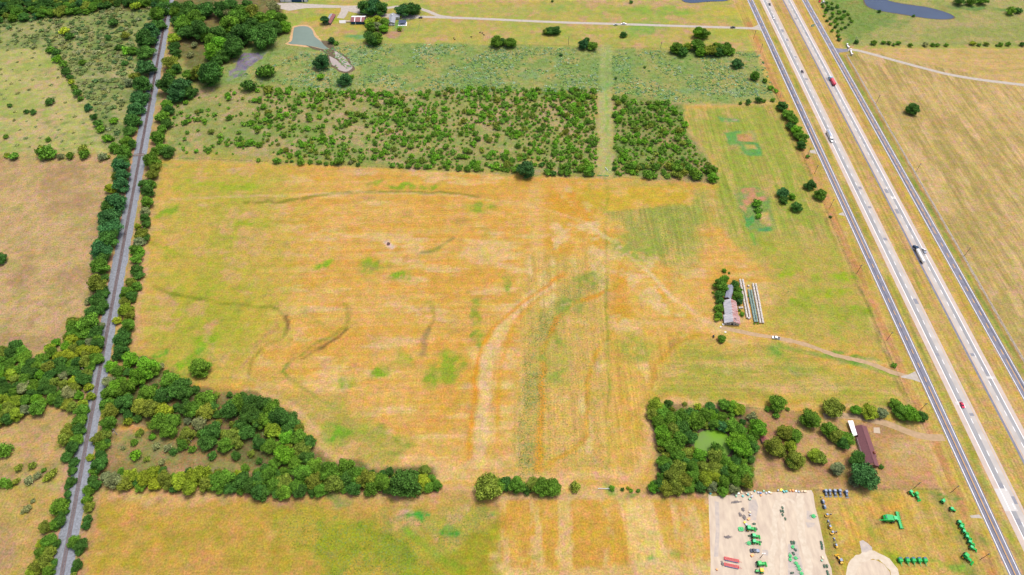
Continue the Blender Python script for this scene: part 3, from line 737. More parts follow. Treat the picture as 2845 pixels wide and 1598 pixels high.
def ground_mat():
    m = bpy.data.materials.new('grassland'); m.use_nodes = True
    nt = m.node_tree; b = nt.nodes['Principled BSDF']; L = nt.links.new
    b.inputs['Roughness'].default_value = 0.95; b.inputs['Specular IOR Level'].default_value = 0.1
    at = nt.nodes.new('ShaderNodeAttribute'); at.attribute_name = 'grass'
    tc = nt.nodes.new('ShaderNodeTexCoord')

    def noise(scale, detail, rough=0.6):
        n = nt.nodes.new('ShaderNodeTexNoise'); n.inputs['Scale'].default_value = scale
        n.inputs['Detail'].default_value = detail; n.inputs['Roughness'].default_value = rough
        L(tc.outputs['Object'], n.inputs['Vector']); return n.outputs['Fac']

    def rng(src, a, b_, c, d):
        r = nt.nodes.new('ShaderNodeMapRange')
        for i, v in enumerate((a, b_, c, d)): r.inputs[i + 1].default_value = v
        L(src, r.inputs[0]); return r.outputs[0]
    # tufts: light straw and darker stems
    f = rng(noise(0.8, 5, 0.75), 0.32, 0.68, 0.64, 1.36)
    g = rng(noise(0.12, 5, 0.7), 0.33, 0.67, 0.86, 1.14)
    mu = nt.nodes.new('ShaderNodeMath'); mu.operation = 'MULTIPLY'; L(f, mu.inputs[0]); L(g, mu.inputs[1])
    sc_ = nt.nodes.new('ShaderNodeVectorMath'); sc_.operation = 'SCALE'
    L(at.outputs['Color'], sc_.inputs[0]); L(mu.outputs[0], sc_.inputs['Scale'])
    # green, pink or orange cast of single patches
    def cast(prev, n, ca_, cb_):
        hv = nt.nodes.new('ShaderNodeMix'); hv.data_type = 'RGBA'
        hv.inputs['A'].default_value = (*ca_, 1); hv.inputs['B'].default_value = (*cb_, 1)
        L(rng(n, 0.33, 0.67, 0, 1), hv.inputs['Factor'])
        ml_ = nt.nodes.new('ShaderNodeVectorMath'); ml_.operation = 'MULTIPLY'
        L(prev, ml_.inputs[0]); L(hv.outputs['Result'], ml_.inputs[1]); return ml_
    ml = cast(sc_.outputs[0], noise(0.33, 5, 0.7), (0.80, 1.08, 0.70), (1.13, 0.92, 1.22))
    ml = cast(ml.outputs[0], noise(0.17, 5, 0.7), (0.96, 0.93, 1.40), (1.06, 1.05, 0.68))
    ml = cast(ml.outputs[0], noise(0.075, 6, 0.7), (0.88, 1.05, 0.82), (1.06, 0.96, 1.10))
    # mowing lines
    mw = nt.nodes.new('ShaderNodeAttribute'); mw.attribute_name = 'mowing'
    sp = nt.nodes.new('ShaderNodeSeparateColor'); L(mw.outputs['Color'], sp.inputs[0])
    tot = None
    for scl, rot, ch in (((0.02, 0.5, 1), 0.03, 'Red'), ((0.5, 0.016, 1), 0.03, 'Green')):
        mp = nt.nodes.new('ShaderNodeMapping'); mp.inputs['Scale'].default_value = scl; mp.inputs['Rotation'].default_value = (0, 0, rot)
        L(tc.outputs['Object'], mp.inputs[0])
        n_ = nt.nodes.new('ShaderNodeTexNoise'); n_.inputs['Scale'].default_value = 1.0; n_.inputs['Detail'].default_value = 3
        L(mp.outputs[0], n_.inputs['Vector'])
        a_ = nt.nodes.new('ShaderNodeMath'); a_.operation = 'MULTIPLY'
        L(rng(n_.outputs['Fac'], 0.3, 0.7, -0.15, 0.15), a_.inputs[0]); L(sp.outputs[ch], a_.inputs[1])
        b_ = nt.nodes.new('ShaderNodeMath'); b_.operation = 'ADD'; L(a_.outputs[0], b_.inputs[0])
        if tot is None: b_.inputs[1].default_value = 1.0
        else: L(tot, b_.inputs[1])
        tot = b_.outputs[0]
    sm = nt.nodes.new('ShaderNodeVectorMath'); sm.operation = 'SCALE'
    L(ml.outputs[0], sm.inputs[0]); L(tot, sm.inputs['Scale']); ml = sm
    # small weeds, as thick as surveyed
    wn_ = noise(0.85, 4, 0.7)
    ad = nt.nodes.new('ShaderNodeMath'); ad.operation = 'MULTIPLY_ADD'
    L(at.outputs['Alpha'], ad.inputs[0]); ad.inputs[1].default_value = 0.30; L(wn_, ad.inputs[2])
    wf = rng(ad.outputs[0], 0.655, 0.72, 0, 0.8)
    wc = nt.nodes.new('ShaderNodeMix'); wc.data_type = 'RGBA'
    wc.inputs['A'].default_value = (*alb(84, 112, 40), 1); wc.inputs['B'].default_value = (*alb(140, 166, 104), 1)
    L(rng(noise(0.22, 3), 0.4, 0.6, 0, 1), wc.inputs['Factor'])
    fin = nt.nodes.new('ShaderNodeMix'); fin.data_type = 'RGBA'
    L(wf, fin.inputs['Factor']); L(ml.outputs[0], fin.inputs['A']); L(wc.outputs['Result'], fin.inputs['B'])
    L(fin.outputs['Result'], b.inputs['Base Color'])
    bp = nt.nodes.new('ShaderNodeBump'); bp.inputs['Strength'].default_value = 0.35; bp.inputs['Distance'].default_value = 0.6
    L(noise(0.8, 4, 0.7), bp.inputs['Height']); L(bp.outputs[0], b.inputs['Normal'])
    return m


me.materials.append(ground_mat())
tag(link('ground', me), kind='structure')

# ------------------------------------------------------------------ roads
V0, V1 = 60.0, 880.0


def hline(u, v0=V0, v1=V1, n=2):
    return [Vector(hwy(u, v0 + (v1 - v0) * i / (n - 1))) for i in range(n)]


def hband(name, u0, u1, z, m, parent=None, v0=V0, v1=V1):
    a = [hwy(u0, v0), hwy(u1, v0), hwy(u1, v1), hwy(u0, v1)]
    return sheet(name, a, z, m, parent)


DASH = {}


def dash_mesh(l, w, m):
    k = (l, w, m.name)
    if k not in DASH:
        q = MB(); q.add([(-w / 2, -l / 2, 0), (w / 2, -l / 2, 0), (w / 2, l / 2, 0), (-w / 2, l / 2, 0)], [(0, 1, 2, 3)])
        DASH[k] = q.mesh('dash', m)
    return DASH[k]


def dashes(u, z, parent, v0, v1, m=None, l=3.6, w=0.28, every=12.2, name='lane_dash'):
    v = v0
    while v < v1:
        o = link(name, dash_mesh(l, w, m or M['white_line']), parent)
        x, y = hwy(u, v)
        o.location = (x, y, z); o.rotation_euler = (0, 0, 0.0146)
        v += every


def patch(parent, u0, u1, v0, v1, z, m):
    hband('concrete_patch', u0, u1, z, m, parent, v0, v1)


# west and east frontage roads (asphalt), two concrete carriageways between them
wf = tag(hband('frontage_road', -3.9, 3.9, 0.03, M['asphalt']), kind='structure')
hband('edge_line', -3.15, -2.75, 0.045, M['white_line'], wf); hband('edge_line', 2.75, 3.1, 0.045, M['white_line'], wf)
hband('tar_seam', -0.75, -0.35, 0.041, M['asphalt_dark'], wf)
hband('tar_seam', -1.9, -1.2, 0.04, M['asphalt_dark'], wf, 520, 700)
hband('no_passing_line', -0.05, 0.5, 0.046, M['yellow_line'], wf, V0, 262)
hband('no_passing_line', -0.05, 0.5, 0.046, M['yellow_line'], wf, 386, 560)
dashes(0.2, 0.046, wf, 268, 386, M['yellow_line'], 4.2, 0.5)
dashes(0.2, 0.046, wf, 566, 870, M['yellow_line'], 4.2, 0.5)
ef = tag(hband('frontage_road', 63.2, 71.0, 0.03, M['asphalt']), kind='structure')
hband('edge_line', 63.9, 64.25, 0.045, M['white_line'], ef); hband('edge_line', 69.95, 70.3, 0.045, M['white_line'], ef)
hband('tar_seam', 68.2, 68.7, 0.041, M['asphalt_dark'], ef, 100, 370); hband('tar_seam', 65.3, 65.8, 0.041, M['asphalt_dark'], ef, 420, 700)
hband('no_passing_line', 66.9, 67.4, 0.046, M['yellow_line'], ef, V0, 286)
dashes(67.15, 0.046, ef, 292, 410, M['yellow_line'], 4.6, 0.6)
dashes(67.15, 0.046, ef, 700, 870, M['yellow_line'], 4.6, 0.6)
dashes(66.7, 0.046, ef, 418, 695, M['yellow_line'], 7.0, 0.4, 9.0)
dashes(67.5, 0.046, ef, 418, 695, M['yellow_line'], 9.0, 0.36, 12.0)
for (a, b, yl, dl, wl, dark) in ((11.9, 24.7, 23.15, 19.4, 15.65, 1), (39.6, 52.3, 42.05, 45.6, 48.85, -1)):
    cw = tag(hband('highway_carriageway', a, b, 0.03, M['shoulder']), kind='structure')
    l0, l1 = min(yl, wl), max(yl, wl)
    hband('lane_surface', l0, l1, 0.038, M['concrete'], cw)
    hband('worn_lane', (l0 if dark > 0 else dl) + 0.3, (dl if dark > 0 else l1) - 0.25, 0.042, M['concrete_lane'], cw)
    hband('edge_line', wl - 0.22, wl + 0.22, 0.05, M['white_line'], cw)
    hband('edge_line', yl - 0.12, yl + 0.12, 0.05, M['yellow_line'], cw)
    if dark < 0: hband('asphalt_edge', a, a + 1.7, 0.036, M['asphalt'], cw)
    dashes(dl, 0.052, cw, 100 if dark > 0 else 106, 870, None, 4.0, 0.36)
    Rp = random.Random(3 + dark)
    for i in range(15):
        v = Rp.uniform(130, 800); m_ = M['patch_dark'] if Rp.random() < 0.85 else M['concrete']
        u0 = (l0 if Rp.random() < 0.5 else dl) + 0.35
        patch(cw, u0, u0 + 3.0, v, v + Rp.uniform(2, 6), 0.044 + i * 0.0003, m_)
    if dark > 0:
        patch(cw, 12.3, 20.5, 170, 185, 0.0485, M['patch_light']); patch(cw, 13.6, 18.6, 247, 249.5, 0.0485, M['patch_light'])
        patch(cw, 16.3, 19.0, 185.5, 189, 0.0485, M['patch_dark'])
    else:
        patch(cw, 45.3, 51.0, 268.5, 270.5, 0.0485, M['patch_light']); patch(cw, 46.3, 48.4, 272, 276, 0.0485, M['patch_dark']); patch(cw, 45.8, 49.0, 458, 461, 0.0485, M['patch_light'])

tag(band('gravel_strip', [Vector(hwy(79.5, v)) for v in range(60, 690, 3)], 1.7, 0.03, M['strip'], None, None, 0.35), kind='structure')
# farm roads and tracks
def road(name, pn, pts, w, m, z=0.034, jag=0.15, w1=None):
    o = band(name, smooth_line(gp(pn, pts), 3.0), w, z, m, None, w1, jag)
    return tag(o, kind='structure')


road('gravel_road', V, [(1060, 42), (1110, 44), (1200, 47), (1400, 56), (1565, 61), (1720, 66), (1850, 70), (1898, 72), (1912, 72)], 4.6, M['gravel_road'])
road('gravel_road', V, [(690, 10), (760, 12), (840, 16), (900, 19), (960, 21), (1000, 17), (1040, 18), (1075, 28), (1105, 40), (1135, 44)], 5.0, M['gravel_road'], 0.038)
road('gravel_road', V, [(868, 17), (866, 30), (856, 46)], 9.0, M['gravel_road'], 0.042)
tag(sheet('gravel_yard', gp(NW, [(60, 60), (200, 45), (420, 55), (560, 90), (760, 95), (1080, 100), (1100, 135), (720, 135), (480, 140), (330, 165), (200, 185), (60, 150)]), 0.046, M['gravel_road']), kind='structure')
tag(sheet('gravel_yard', gp(NW, [(1100, 100), (1400, 95), (1420, 200), (1600, 225), (1900, 235), (2100, 230), (2440, 265), (2440, 310), (2230, 330), (2100, 320), (1880, 300), (1530, 262), (1300, 215), (1200, 190), (1170, 285), (1060, 290), (1105, 170)]), 0.05, M['gravel_road']), kind='structure')
road('gravel_road', A4, [(880, 440), (960, 447), (1060, 447), (1200, 480), (1400, 535), (1640, 600), (1900, 665), (2200, 715), (2572, 760), (2900, 800)], 4.6, M['gravel_road'], 0.036)
tag(sheet('road_apron', gp(A4, [(850, 425), (905, 432), (960, 437), (1000, 440), (1000, 462), (920, 470), (915, 500), (880, 440)]), 0.041, M['asphalt']), kind='structure')
road('driveway', D4, [(780, 25), (900, 22), (1060, 30), (1200, 60), (1340, 90), (1480, 145), (1600, 190), (1740, 215), (1860, 220)], 4.4, M['dirt_road'], w1=5.2)
road('dirt_track', V, [(1815, 824), (1900, 842), (1955, 850), (2030, 868), (2100, 893), (2180, 912), (2240, 935), (2285, 948)], 3.6, M['dirt_road'], 0.034, 0.3)
tag(sheet('road_apron', gp(C4, [(1480, 785), (1540, 775), (1590, 750), (1600, 745), (1650, 845), (1560, 815), (1470, 800)]), 0.037, M['gravel_road']), kind='structure')
for pn, q in ((B4, [(655, 60), (700, 50), (720, 90), (665, 80)]), (B4, [(915, 625), (955, 610), (975, 645), (925, 635)]), (D4, [(2090, 915), (2170, 905), (2205, 940), (2100, 935)]), (A3, [(2190, 250), (2235, 240), (2270, 220), (2300, 275), (2240, 262), (2190, 262)])):
    tag(sheet('road_apron', gp(pn, q), 0.037, M['gravel_road']), kind='structure')

# dealer's gravel yard, turning circle
yard = tag(sheet('gravel_yard', gp(Y1, [(-10, 130), (60, 170), (330, 150), (420, 105), (700, 85), (1000, 105), (1660, 70), (1690, 130), (1720, 350), (1760, 480), (1800, 650), (1830, 800), (1870, 980), (1880, 1080), (1940, 1240), (1985, 1340), (2010, 1600), (20, 1600), (25, 1200), (10, 800), (0, 500)]), 0.032, M['yard']), kind='structure')
for i, (pts, w) in enumerate((([(1480, 130), (1480, 420), (1500, 700), (1510, 900), (1600, 1150), (1630, 1500)], 4.2), ([(1130, 250), (1080, 420), (1050, 700), (1080, 900), (1000, 1200), (1020, 1500)], 3.5), ([(1200, 300), (1200, 700), (1190, 1000), (1180, 1500)], 2.2), ([(1120, 260), (1220, 220), (1330, 230), (1420, 330), (1450, 520)], 2.6))):
    band('wheel_track', smooth_line(gp(Y1, pts), 2), w, 0.037 + i * 0.0015, M['yard_track'], yard, None, 0.7)
for i, q in enumerate(([(640, 230), (760, 220), (800, 340), (760, 560), (640, 560)], [(1560, 590), (1720, 600), (1700, 660), (1600, 680)], [(1580, 400), (1660, 420), (1660, 560), (1580, 540)], [(90, 250), (160, 260), (170, 700), (150, 1150), (80, 1150), (110, 700)], [(1280, 950), (1420, 900), (1560, 1500), (1280, 1500)], [(860, 1030), (960, 1050), (960, 1130), (880, 1130)])):
    sheet('grey_gravel', gp(Y1, q), 0.0345 + i * 0.0002, M['yard_grey'], yard)
tc_ = tag(band('turning_circle', smooth_line(gp(Y2, [(590, 1600), (600, 1440), (640, 1300), (740, 1190), (880, 1130), (1000, 1125), (1130, 1180), (1250, 1290), (1330, 1440), (1360, 1600)]), 2), 5.0, 0.033, M['yard_track'], None, None, 0.6), kind='structure')
sheet('sandy_ground', gp(Y2, [(640, 1600), (660, 1400), (740, 1260), (880, 1200), (1010, 1200), (1140, 1270), (1240, 1400), (1280, 1600)]), 0.029, M['yard'], tc_)
sheet('grey_gravel', gp(Y2, [(745, 900), (800, 880), (880, 930), (950, 1000), (960, 1120), (790, 1140), (770, 1020)]), 0.0305, M['yard_grey'], tc_)

# ------------------------------------------------------------------ railway
rd = (Vector(RAIL[0]) - Vector(RAIL[-1])).normalized(); rn = Vector((rd.y, -rd.x)); r0 = Vector(RAIL[-1]); RL = (Vector(RAIL[0]) - r0).length
bm_ = MB(); vs_, fs = [], []
prof = [(-6.4, 0.02), (-3.6, 0.45), (-1.8, 0.62), (1.8, 0.62), (3.4, 0.45), (5.6, 0.02)]
nst = 260
for i in range(nst + 1):
    q = r0 + rd * (RL * i / nst)
    for j, (a, z) in enumerate(prof):
        jj = R.uniform(-0.5, 0.5) if j in (0, 5) else 0
        p = q + rn * (a + jj); vs_.append((p.x, p.y, z))
    if i:
        o = (i - 1) * 6
        fs += [(o + j, o + j + 1, o + j + 7, o + j + 6) for j in range(5)]
ball = tag(bm_.add(vs_, fs).build('railway_ballast', M['ballast']), kind='structure')
track = tag(empty('railway_track', (r0.x, r0.y, 0)), 'single railway track of brown sleepers and two steel rails between the tree rows', 'railway')
sl = MB().box(0, 0, 0, 2.6, 0.24, 0.16).mesh('sleeper', M['sleeper'])
ang = math.atan2(-rn.y, -rn.x)
ang = math.atan2(rn.y, rn.x)
rest = MB()
d = 0.0; k = 0
while d < RL:
    p = rd * d
    if k >= 40 and k < 340:
        o = link('sleeper', sl, track); o.location = (p.x, p.y, 0.66); o.rotation_euler = (0, 0, ang)
    else:
        rest.box(p.x, p.y, 0.66, 2.6, 0.24, 0.16, ang)
    d += 0.56; k += 1
tag(rest.build('more_sleepers', M['sleeper'], track), kind='stuff')
for s in (-0.75, 0.75):
    m = MB(); a = rn * s; b = rn * s + rd * RL; h = rn * 0.05
    m.add([(a.x - h.x, a.y - h.y, 0.72), (a.x + h.x, a.y + h.y, 0.72), (b.x + h.x, b.y + h.y, 0.72), (b.x - h.x, b.y - h.y, 0.72),
           (a.x - h.x, a.y - h.y, 0.88), (a.x + h.x, a.y + h.y, 0.88), (b.x + h.x, b.y + h.y, 0.88), (b.x - h.x, b.y - h.y, 0.88)],
          [(0, 3, 2, 1), (4, 5, 6, 7), (0, 1, 5, 4), (1, 2, 6, 5), (2, 3, 7, 6), (3, 0, 4, 7)])
    m.build('rail', M['rail'], track)
cr = tag(empty('farm_crossing', (*G(*A1(1252, 1388)), 0)), 'dark lens shaped timber farm crossing over the railway track', 'crossing')
MB().extrude([(-7.5, -0.6), (-4, -1.8), (0, -2.2), (4, -1.6), (6.8, -0.2), (4, 1.5), (0, 2.0), (-4, 1.3)], 0.5, 0.71).build('crossing_deck', M['dark_gravel'], cr)
for a in (-2.2, 2.2):
    MB().box(0, a * 0.75, 0.77, 6.5, 0.5, 0.12, 0.02).build('timber', M['sleeper'], cr)

# ------------------------------------------------------------------ ponds
def pond(pn, pts, wm, bank=None, grow=1.0, z=0.05):
    q = [(p.x, p.y) for p in smooth_line(gp(pn, pts) + [gp(pn, pts)[0]], 2.0)[:-1]]
    w = tag(sheet('pond_water', q, z, wm), kind='structure')
    if bank:
        c = Vector((sum(p[0] for p in q) / len(q), sum(p[1] for p in q) / len(q)))
        ring = []
        for p in q:
            dd = Vector(p) - c
            n_ = dd.normalized()
            ring.append(tuple(Vector(p) + n_ * (grow + R.uniform(-0.4, 0.8))))
        tag(sheet('pond_bank', ring, z - 0.022, bank), kind='structure')
    return w


pond(NW, [(290, 470), (400, 447), (520, 455), (600, 520), (640, 620), (740, 700), (820, 780), (880, 830), (800, 840), (640, 800), (420, 768), (220, 752), (180, 735), (250, 690), (270, 560)], M['water_teal'], M['bank'], 3.0)
pond(NW, [(960, 830), (1060, 920), (1150, 980), (1220, 1080), (1285, 1150), (1190, 1220), (1060, 1195), (1000, 1130), (935, 1105), (890, 960), (920, 880)], M['water_mud'], M['mud'], 3.5, 0.045)
tag(sheet('mud_flat', gp(NW, [(480, 770), (640, 805), (800, 845), (880, 835), (960, 825), (1000, 960), (1080, 1040), (1180, 1170), (1100, 1100), (1000, 1010), (900, 960), (780, 880), (620, 840)]), 0.058, M['mud']), kind='structure')
tag(sheet('mud_flat', gp(NW, [(740, 690), (880, 700), (980, 800), (960, 830), (880, 830), (800, 770)]), 0.062, M['mud']), kind='structure')
pond(A4, [(1130, -40), (1150, 20), (1180, 60), (1280, 95), (1500, 130), (1720, 165), (1880, 172), (1945, 152), (1870, 110), (1700, 65), (1500, 38), (1360, 5), (1300, -40)], M['water_blue'], M['mud'], 1.5)
pond(A3, [(1570, -30), (1600, 8), (1640, 22), (1700, 26), (1830, 14), (1980, 8), (1990, -30)], M['water_blue'], M['mud'], 1.5)
pond(C3, [(1700, 1390), (1730, 1310), (1790, 1275), (1880, 1270), (1960, 1290), (2010, 1330), (2040, 1420), (1990, 1500), (1850, 1520), (1720, 1480)], M['water_algae'], M['mud'], 2.0)

# ------------------------------------------------------------------ trees and shrubs
def ico(sub):
    bm = bmesh.new(); bmesh.ops.create_icosphere(bm, subdivisions=sub, radius=1.0)
    v = np.array([p.co[:] for p in bm.verts]); f = np.array([[q.index for q in t.verts] for t in bm.faces]); bm.free()
    return v, f


ICO = {1: ico(1), 2: ico(2), 3: ico(3)}


def foliage(seed, lobes, sub, nleaf, leaf, core=0.93):
    """lumpy leaf masses with loose leaf sprays on them: arrays of points, triangles and a leaf tone per triangle"""
    r = np.random.RandomState(seed)
    Vs, Fs, Ts = [], [], []
    n = 0
    w = np.array([l[3] ** 2 for l in lobes]); w /= w.sum()
    for (x, y, z, rad, sq) in lobes:
        v, f = ICO[sub]
        ph = r.rand(3) * 6
        b = 1 + 0.16 * np.sin(v[:, 0] * 5 + ph[0]) * np.sin(v[:, 1] * 5 + ph[1]) + 0.13 * np.sin(v[:, 2] * 7 + ph[2] + v[:, 0] * 6) + r.uniform(-0.20, 0.20, len(v))
        p = v * (rad * core * b)[:, None] * np.array([1, 1, sq]) + np.array([x, y, z])
        tone = 0.52 + 0.95 * r.rand()
        Vs.append(p); Fs.append(f + n); n += len(p)
        Ts.append(tone * r.uniform(0.85, 1.15, len(f)))
    for i in range(nleaf):
        x, y, z, rad, sq = lobes[r.choice(len(lobes), p=w)]
        d = r.randn(3); d[2] = abs(d[2]) * 0.9 - 0.35; d /= np.linalg.norm(d)
        p = np.array([x, y, z]) + d * rad * r.uniform(0.58, 1.3) * np.array([1, 1, sq])
        a = r.randn(3); a = a / np.linalg.norm(a)
        b = np.cross(a, d + 0.6 * r.randn(3)); b /= np.linalg.norm(b) + 1e-6
        s = leaf * r.uniform(0.6, 1.4)
        Vs.append(np.array([p - a * s, p + b * s * 0.8, p + a * s, p - b * s * 0.8]))
        Fs.append(np.array([[n, n + 1, n + 2], [n, n + 2, n + 3]])); n += 4
        t = r.uniform(0.6, 1.6); Ts.append(np.array([t, t]))
    return np.concatenate(Vs), np.concatenate(Fs), np.concatenate(Ts)


def tri_mesh(name, v, f, t, m):
    me = bpy.data.meshes.new(name)
    me.vertices.add(len(v)); me.vertices.foreach_set('co', v.astype(np.float32).ravel())
    me.loops.add(len(f) * 3); me.loops.foreach_set('vertex_index', f.astype(np.int32).ravel())
    me.polygons.add(len(f)); me.polygons.foreach_set('loop_start', np.arange(0, len(f) * 3, 3, dtype=np.int32))
    me.update(calc_edges=True)
    ca = me.color_attributes.new('leaf_tone', 'FLOAT_COLOR', 'CORNER')
    if t.ndim == 1:
        t = np.stack([t, t * 0.98 + 0.02, t * 0.9 + 0.06], 1)
    c = np.concatenate([t, np.ones((len(t), 1))], 1)
    ca.data.foreach_set('color', np.repeat(c, 3, 0).astype(np.float32).ravel())
    me.materials.append(m)
    return me


def tree_lobes(seed, spread=0.55, n=8, top=1.15, sq=0.8):
    r = random.Random(seed)
    L = [(0, 0, top - 0.12, 0.46, sq)]
    for i in range(n):                      # outer ring
        a = 2 * math.pi * i / n + r.uniform(-0.5, 0.5); d = (spread + 0.1) * r.uniform(0.7, 1.15)
        L.append((d * math.cos(a), d * math.sin(a), top - 0.42 + r.uniform(-0.25, 0.3), r.uniform(0.22, 0.40), sq * r.uniform(0.8, 1.1)))
    for i in range(6):                      # upper masses
        a = r.uniform(0, 6.28); d = r.uniform(0.12, 0.45)
        L.append((d * math.cos(a), d * math.sin(a), top + 0.12 - d * 0.3 + r.uniform(-0.1, 0.14), r.uniform(0.18, 0.32), sq))
    for i in range(5):                      # low skirt
        a = 2 * math.pi * i / 5 + r.uniform(-0.4, 0.4); d = r.uniform(0.35, 0.6)
        L.append((d * math.cos(a), d * math.sin(a), 0.36 + r.uniform(-0.1, 0.12), r.uniform(0.2, 0.32), 0.8))
    return L


def trunk_mesh(seed, lobes, thick=0.075):
    m = MB(); r = random.Random(seed)
    fork = (r.uniform(-0.05, 0.05), r.uniform(-0.05, 0.05), 0.5)
    m.tube((0, 0, -0.03), fork, thick, thick * 0.75, 7)
    for l in lobes[1:6]:
        mid = (fork[0] + (l[0] - fork[0]) * 0.5, fork[1] + (l[1] - fork[1]) * 0.5, fork[2] + (l[2] - fork[2]) * 0.6)
        m.tube(fork, mid, thick * 0.55, thick * 0.36, 5); m.tube(mid, l[:3], thick * 0.36, thick * 0.12, 5)
    return m.mesh('trunk', M['bark'], True)


TREES, SHRUBS, WEED_ARR, SHRUB_ARR = [], [], [], []
for i in range(9):
    lb = tree_lobes(100 + i, (0.5, 0.58, 0.54)[i % 3], (8, 9, 10)[i % 3], (1.1, 1.22, 1.0)[i % 3], (0.8, 0.9, 0.72)[i % 3])
    a = foreach_ = foliage(100 + i, lb, 2, 5200, 0.055, 0.60)
    TREES.append((tri_mesh('crown', *a, M['leaf']), trunk_mesh(i, lb)))
for i in range(7):
    r = random.Random(300 + i)
    lb = [(0, 0, 0.55, 0.5, 0.85)] + [(0.5 * math.cos(q + i) * r.uniform(.8, 1.1), 0.5 * math.sin(q + i) * r.uniform(.8, 1.1), 0.45 + r.uniform(-0.1, 0.2), r.uniform(0.3, 0.42), 0.85) for q in (0.2, 1.6, 2.9, 4.4, 5.5)[:3 + i % 3]]
    a = foliage(300 + i, lb, 1, 620, 0.10, 0.55)
    SHRUB_ARR.append(foliage(300 + i, lb, 1, 130, 0.17, 0.62)); WEED_ARR.append(foliage(400 + i, [(0, 0, 0.3, 0.9, 0.7)], 1, 22, 0.3, 0.75))
    tm = MB()
    for l in lb[:4]: tm.tube((l[0] * 0.1, l[1] * 0.1, -0.03), l[:3], 0.035, 0.012, 5)
    SHRUBS.append((tri_mesh('crown', *a, M['leaf']), tm.mesh('stem', M['bark'])))


def bare_mesh(seed):
    r = random.Random(seed); m = MB()

    def grow(p, d, l, w, k):
        q = p + d * l
        m.tube(p, q, w, w * 0.65, 5, False)
        if k == 0: return
        for _ in range(3 if k > 1 else 4):
            nd = (d + Vector((r.uniform(-1, 1), r.uniform(-1, 1), r.uniform(-0.3, 0.7))) * 0.75).normalized()
            grow(q, nd, l * r.uniform(0.6, 0.8), w * 0.6, k - 1)
    tr = MB()
    grow(Vector((0, 0, 0.42)), Vector((0, 0, 1)), 0.35, 0.055, 3)
    tr.tube((0, 0, -0.03), (0, 0, 0.45), 0.075, 0.055, 7)
    return m.mesh('branches', M['deadwood']), tr.mesh('trunk', M['deadwood'])


BARE = [bare_mesh(i) for i in range(3)]
TINT = {'dark': (0.068, 0.175, 0.027), 'blue': (0.054, 0.165, 0.046), 'mid': (0.125, 0.265, 0.024), 'bright': (0.150, 0.350, 0.022), 'yg': (0.28, 0.37, 0.026), 'grey': (0.24, 0.28, 0.12), 'olive': (0.20, 0.26, 0.032), 'leafy': (0.17, 0.32, 0.040)}
ADJ = {'dark': 'dark green', 'blue': 'deep blue green', 'mid': 'mid green', 'bright': 'bright green', 'yg': 'yellow green', 'grey': 'pale grey green', 'olive': 'olive green', 'leafy': 'fresh leaf green'}
OAK = {'dark', 'blue', 'mid'}
TR = random.Random(77)
COUNT = {}
USED = []


def jit(c, a=0.18):
    k = TR.uniform(1 - a, 1 + a); h = TR.uniform(-0.10, 0.10)
    return (max(0.01, c[0] * k * (1 + h)), c[1] * k, max(0.008, c[2] * k * (1 - h)))


def put_tree(x, y, r, t, place, label=None, alone=False):
    i = TR.randrange(len(TREES)); cr_, tk = TREES[i]
    kind = {'mid': 'broadleaf_tree', 'dark': 'oak_tree', 'blue': 'bluegreen_oak_tree'}.get(t, 'elm_tree')  # kind name goes by crown tint, not by a known species; blue ones are oaks too
    noun = {'mid': 'broadleaf tree', 'dark': 'oak', 'blue': 'oak'}.get(t, 'elm')
    zs = r * TR.uniform(0.86, 1.08)
    lab = label or f'{ADJ[t]} {noun} {place}'
    grp = None if alone else f'{ADJ[t]} trees {place}'
    COUNT[kind] = COUNT.get(kind, 0) + 1
    USED.append((x, y, r))
    return spawn(kind, [('crown', cr_, []), ('trunk', tk, [])], (x, y, 0), TR.uniform(0, 6.28), lab, 'tree', grp, (r, r, zs), jit(TINT[t]))


def put_shrub(x, y, r, t, place, label=None, kind='shrub', alone=False, tall=1.0):
    i = TR.randrange(len(SHRUBS)); cr_, tk = SHRUBS[i]
    lab = label or f'{ADJ[t]} bush {place}'
    grp = None if alone else f'{ADJ[t]} bushes {place}'
    COUNT[kind] = COUNT.get(kind, 0) + 1
    return spawn(kind, [('crown', cr_, []), ('stem', tk, [])], (x, y, 0), TR.uniform(0, 6.28), lab, 'bush', grp, (r, r, r * tall * TR.uniform(0.9, 1.15)), jit(TINT[t]))


def put_bare(x, y, r, place, label=None):
    a, b = BARE[TR.randrange(3)]
    COUNT['dead_tree'] = COUNT.get('dead_tree', 0) + 1
    return spawn('dead_tree', [('branches', a, []), ('trunk', b, [])], (x, y, 0), TR.uniform(0, 6.28), label or f'leafless whitish dead tree {place}', 'tree', None if label else f'dead trees {place}', (r, r, r))


CODE = {'d': 'dark', 'b': 'blue', 'm': 'mid', 'r': 'bright', 'y': 'yg', 'g': 'grey', 'o': 'olive'}


def trees(pn, lst, place, k=0.31104):
    """crown centre and radius on the zoomed photo -> where it stands and how large it is"""
    for x, y, r, t in lst:
        q = pn(x, y); rm = r * k * mpp(*q) * 1.02
        put_tree(*G(*q, rm * 1.0), rm, CODE[t], place)


def shrubs(pn, lst, place, k=0.31104, **kw):
    for x, y, r, t in lst:
        q = pn(x, y); rm = r * k * mpp(*q)
        put_shrub(*G(*q, rm * 0.55), rm, CODE[t], place, **kw)


def one_tree(pn, x, y, r, t, label, k=0.31104):
    q = pn(x, y); rm = r * k * mpp(*q)
    put_tree(*G(*q, rm), rm, CODE[t], '', label, True)


def one_shrub(pn, x, y, r, t, label, k=0.31104, tall=1.0):
    q = pn(x, y); rm = r * k * mpp(*q)
    put_shrub(*G(*q, rm * 0.55), rm, CODE[t], '', label, 'shrub', True, tall)


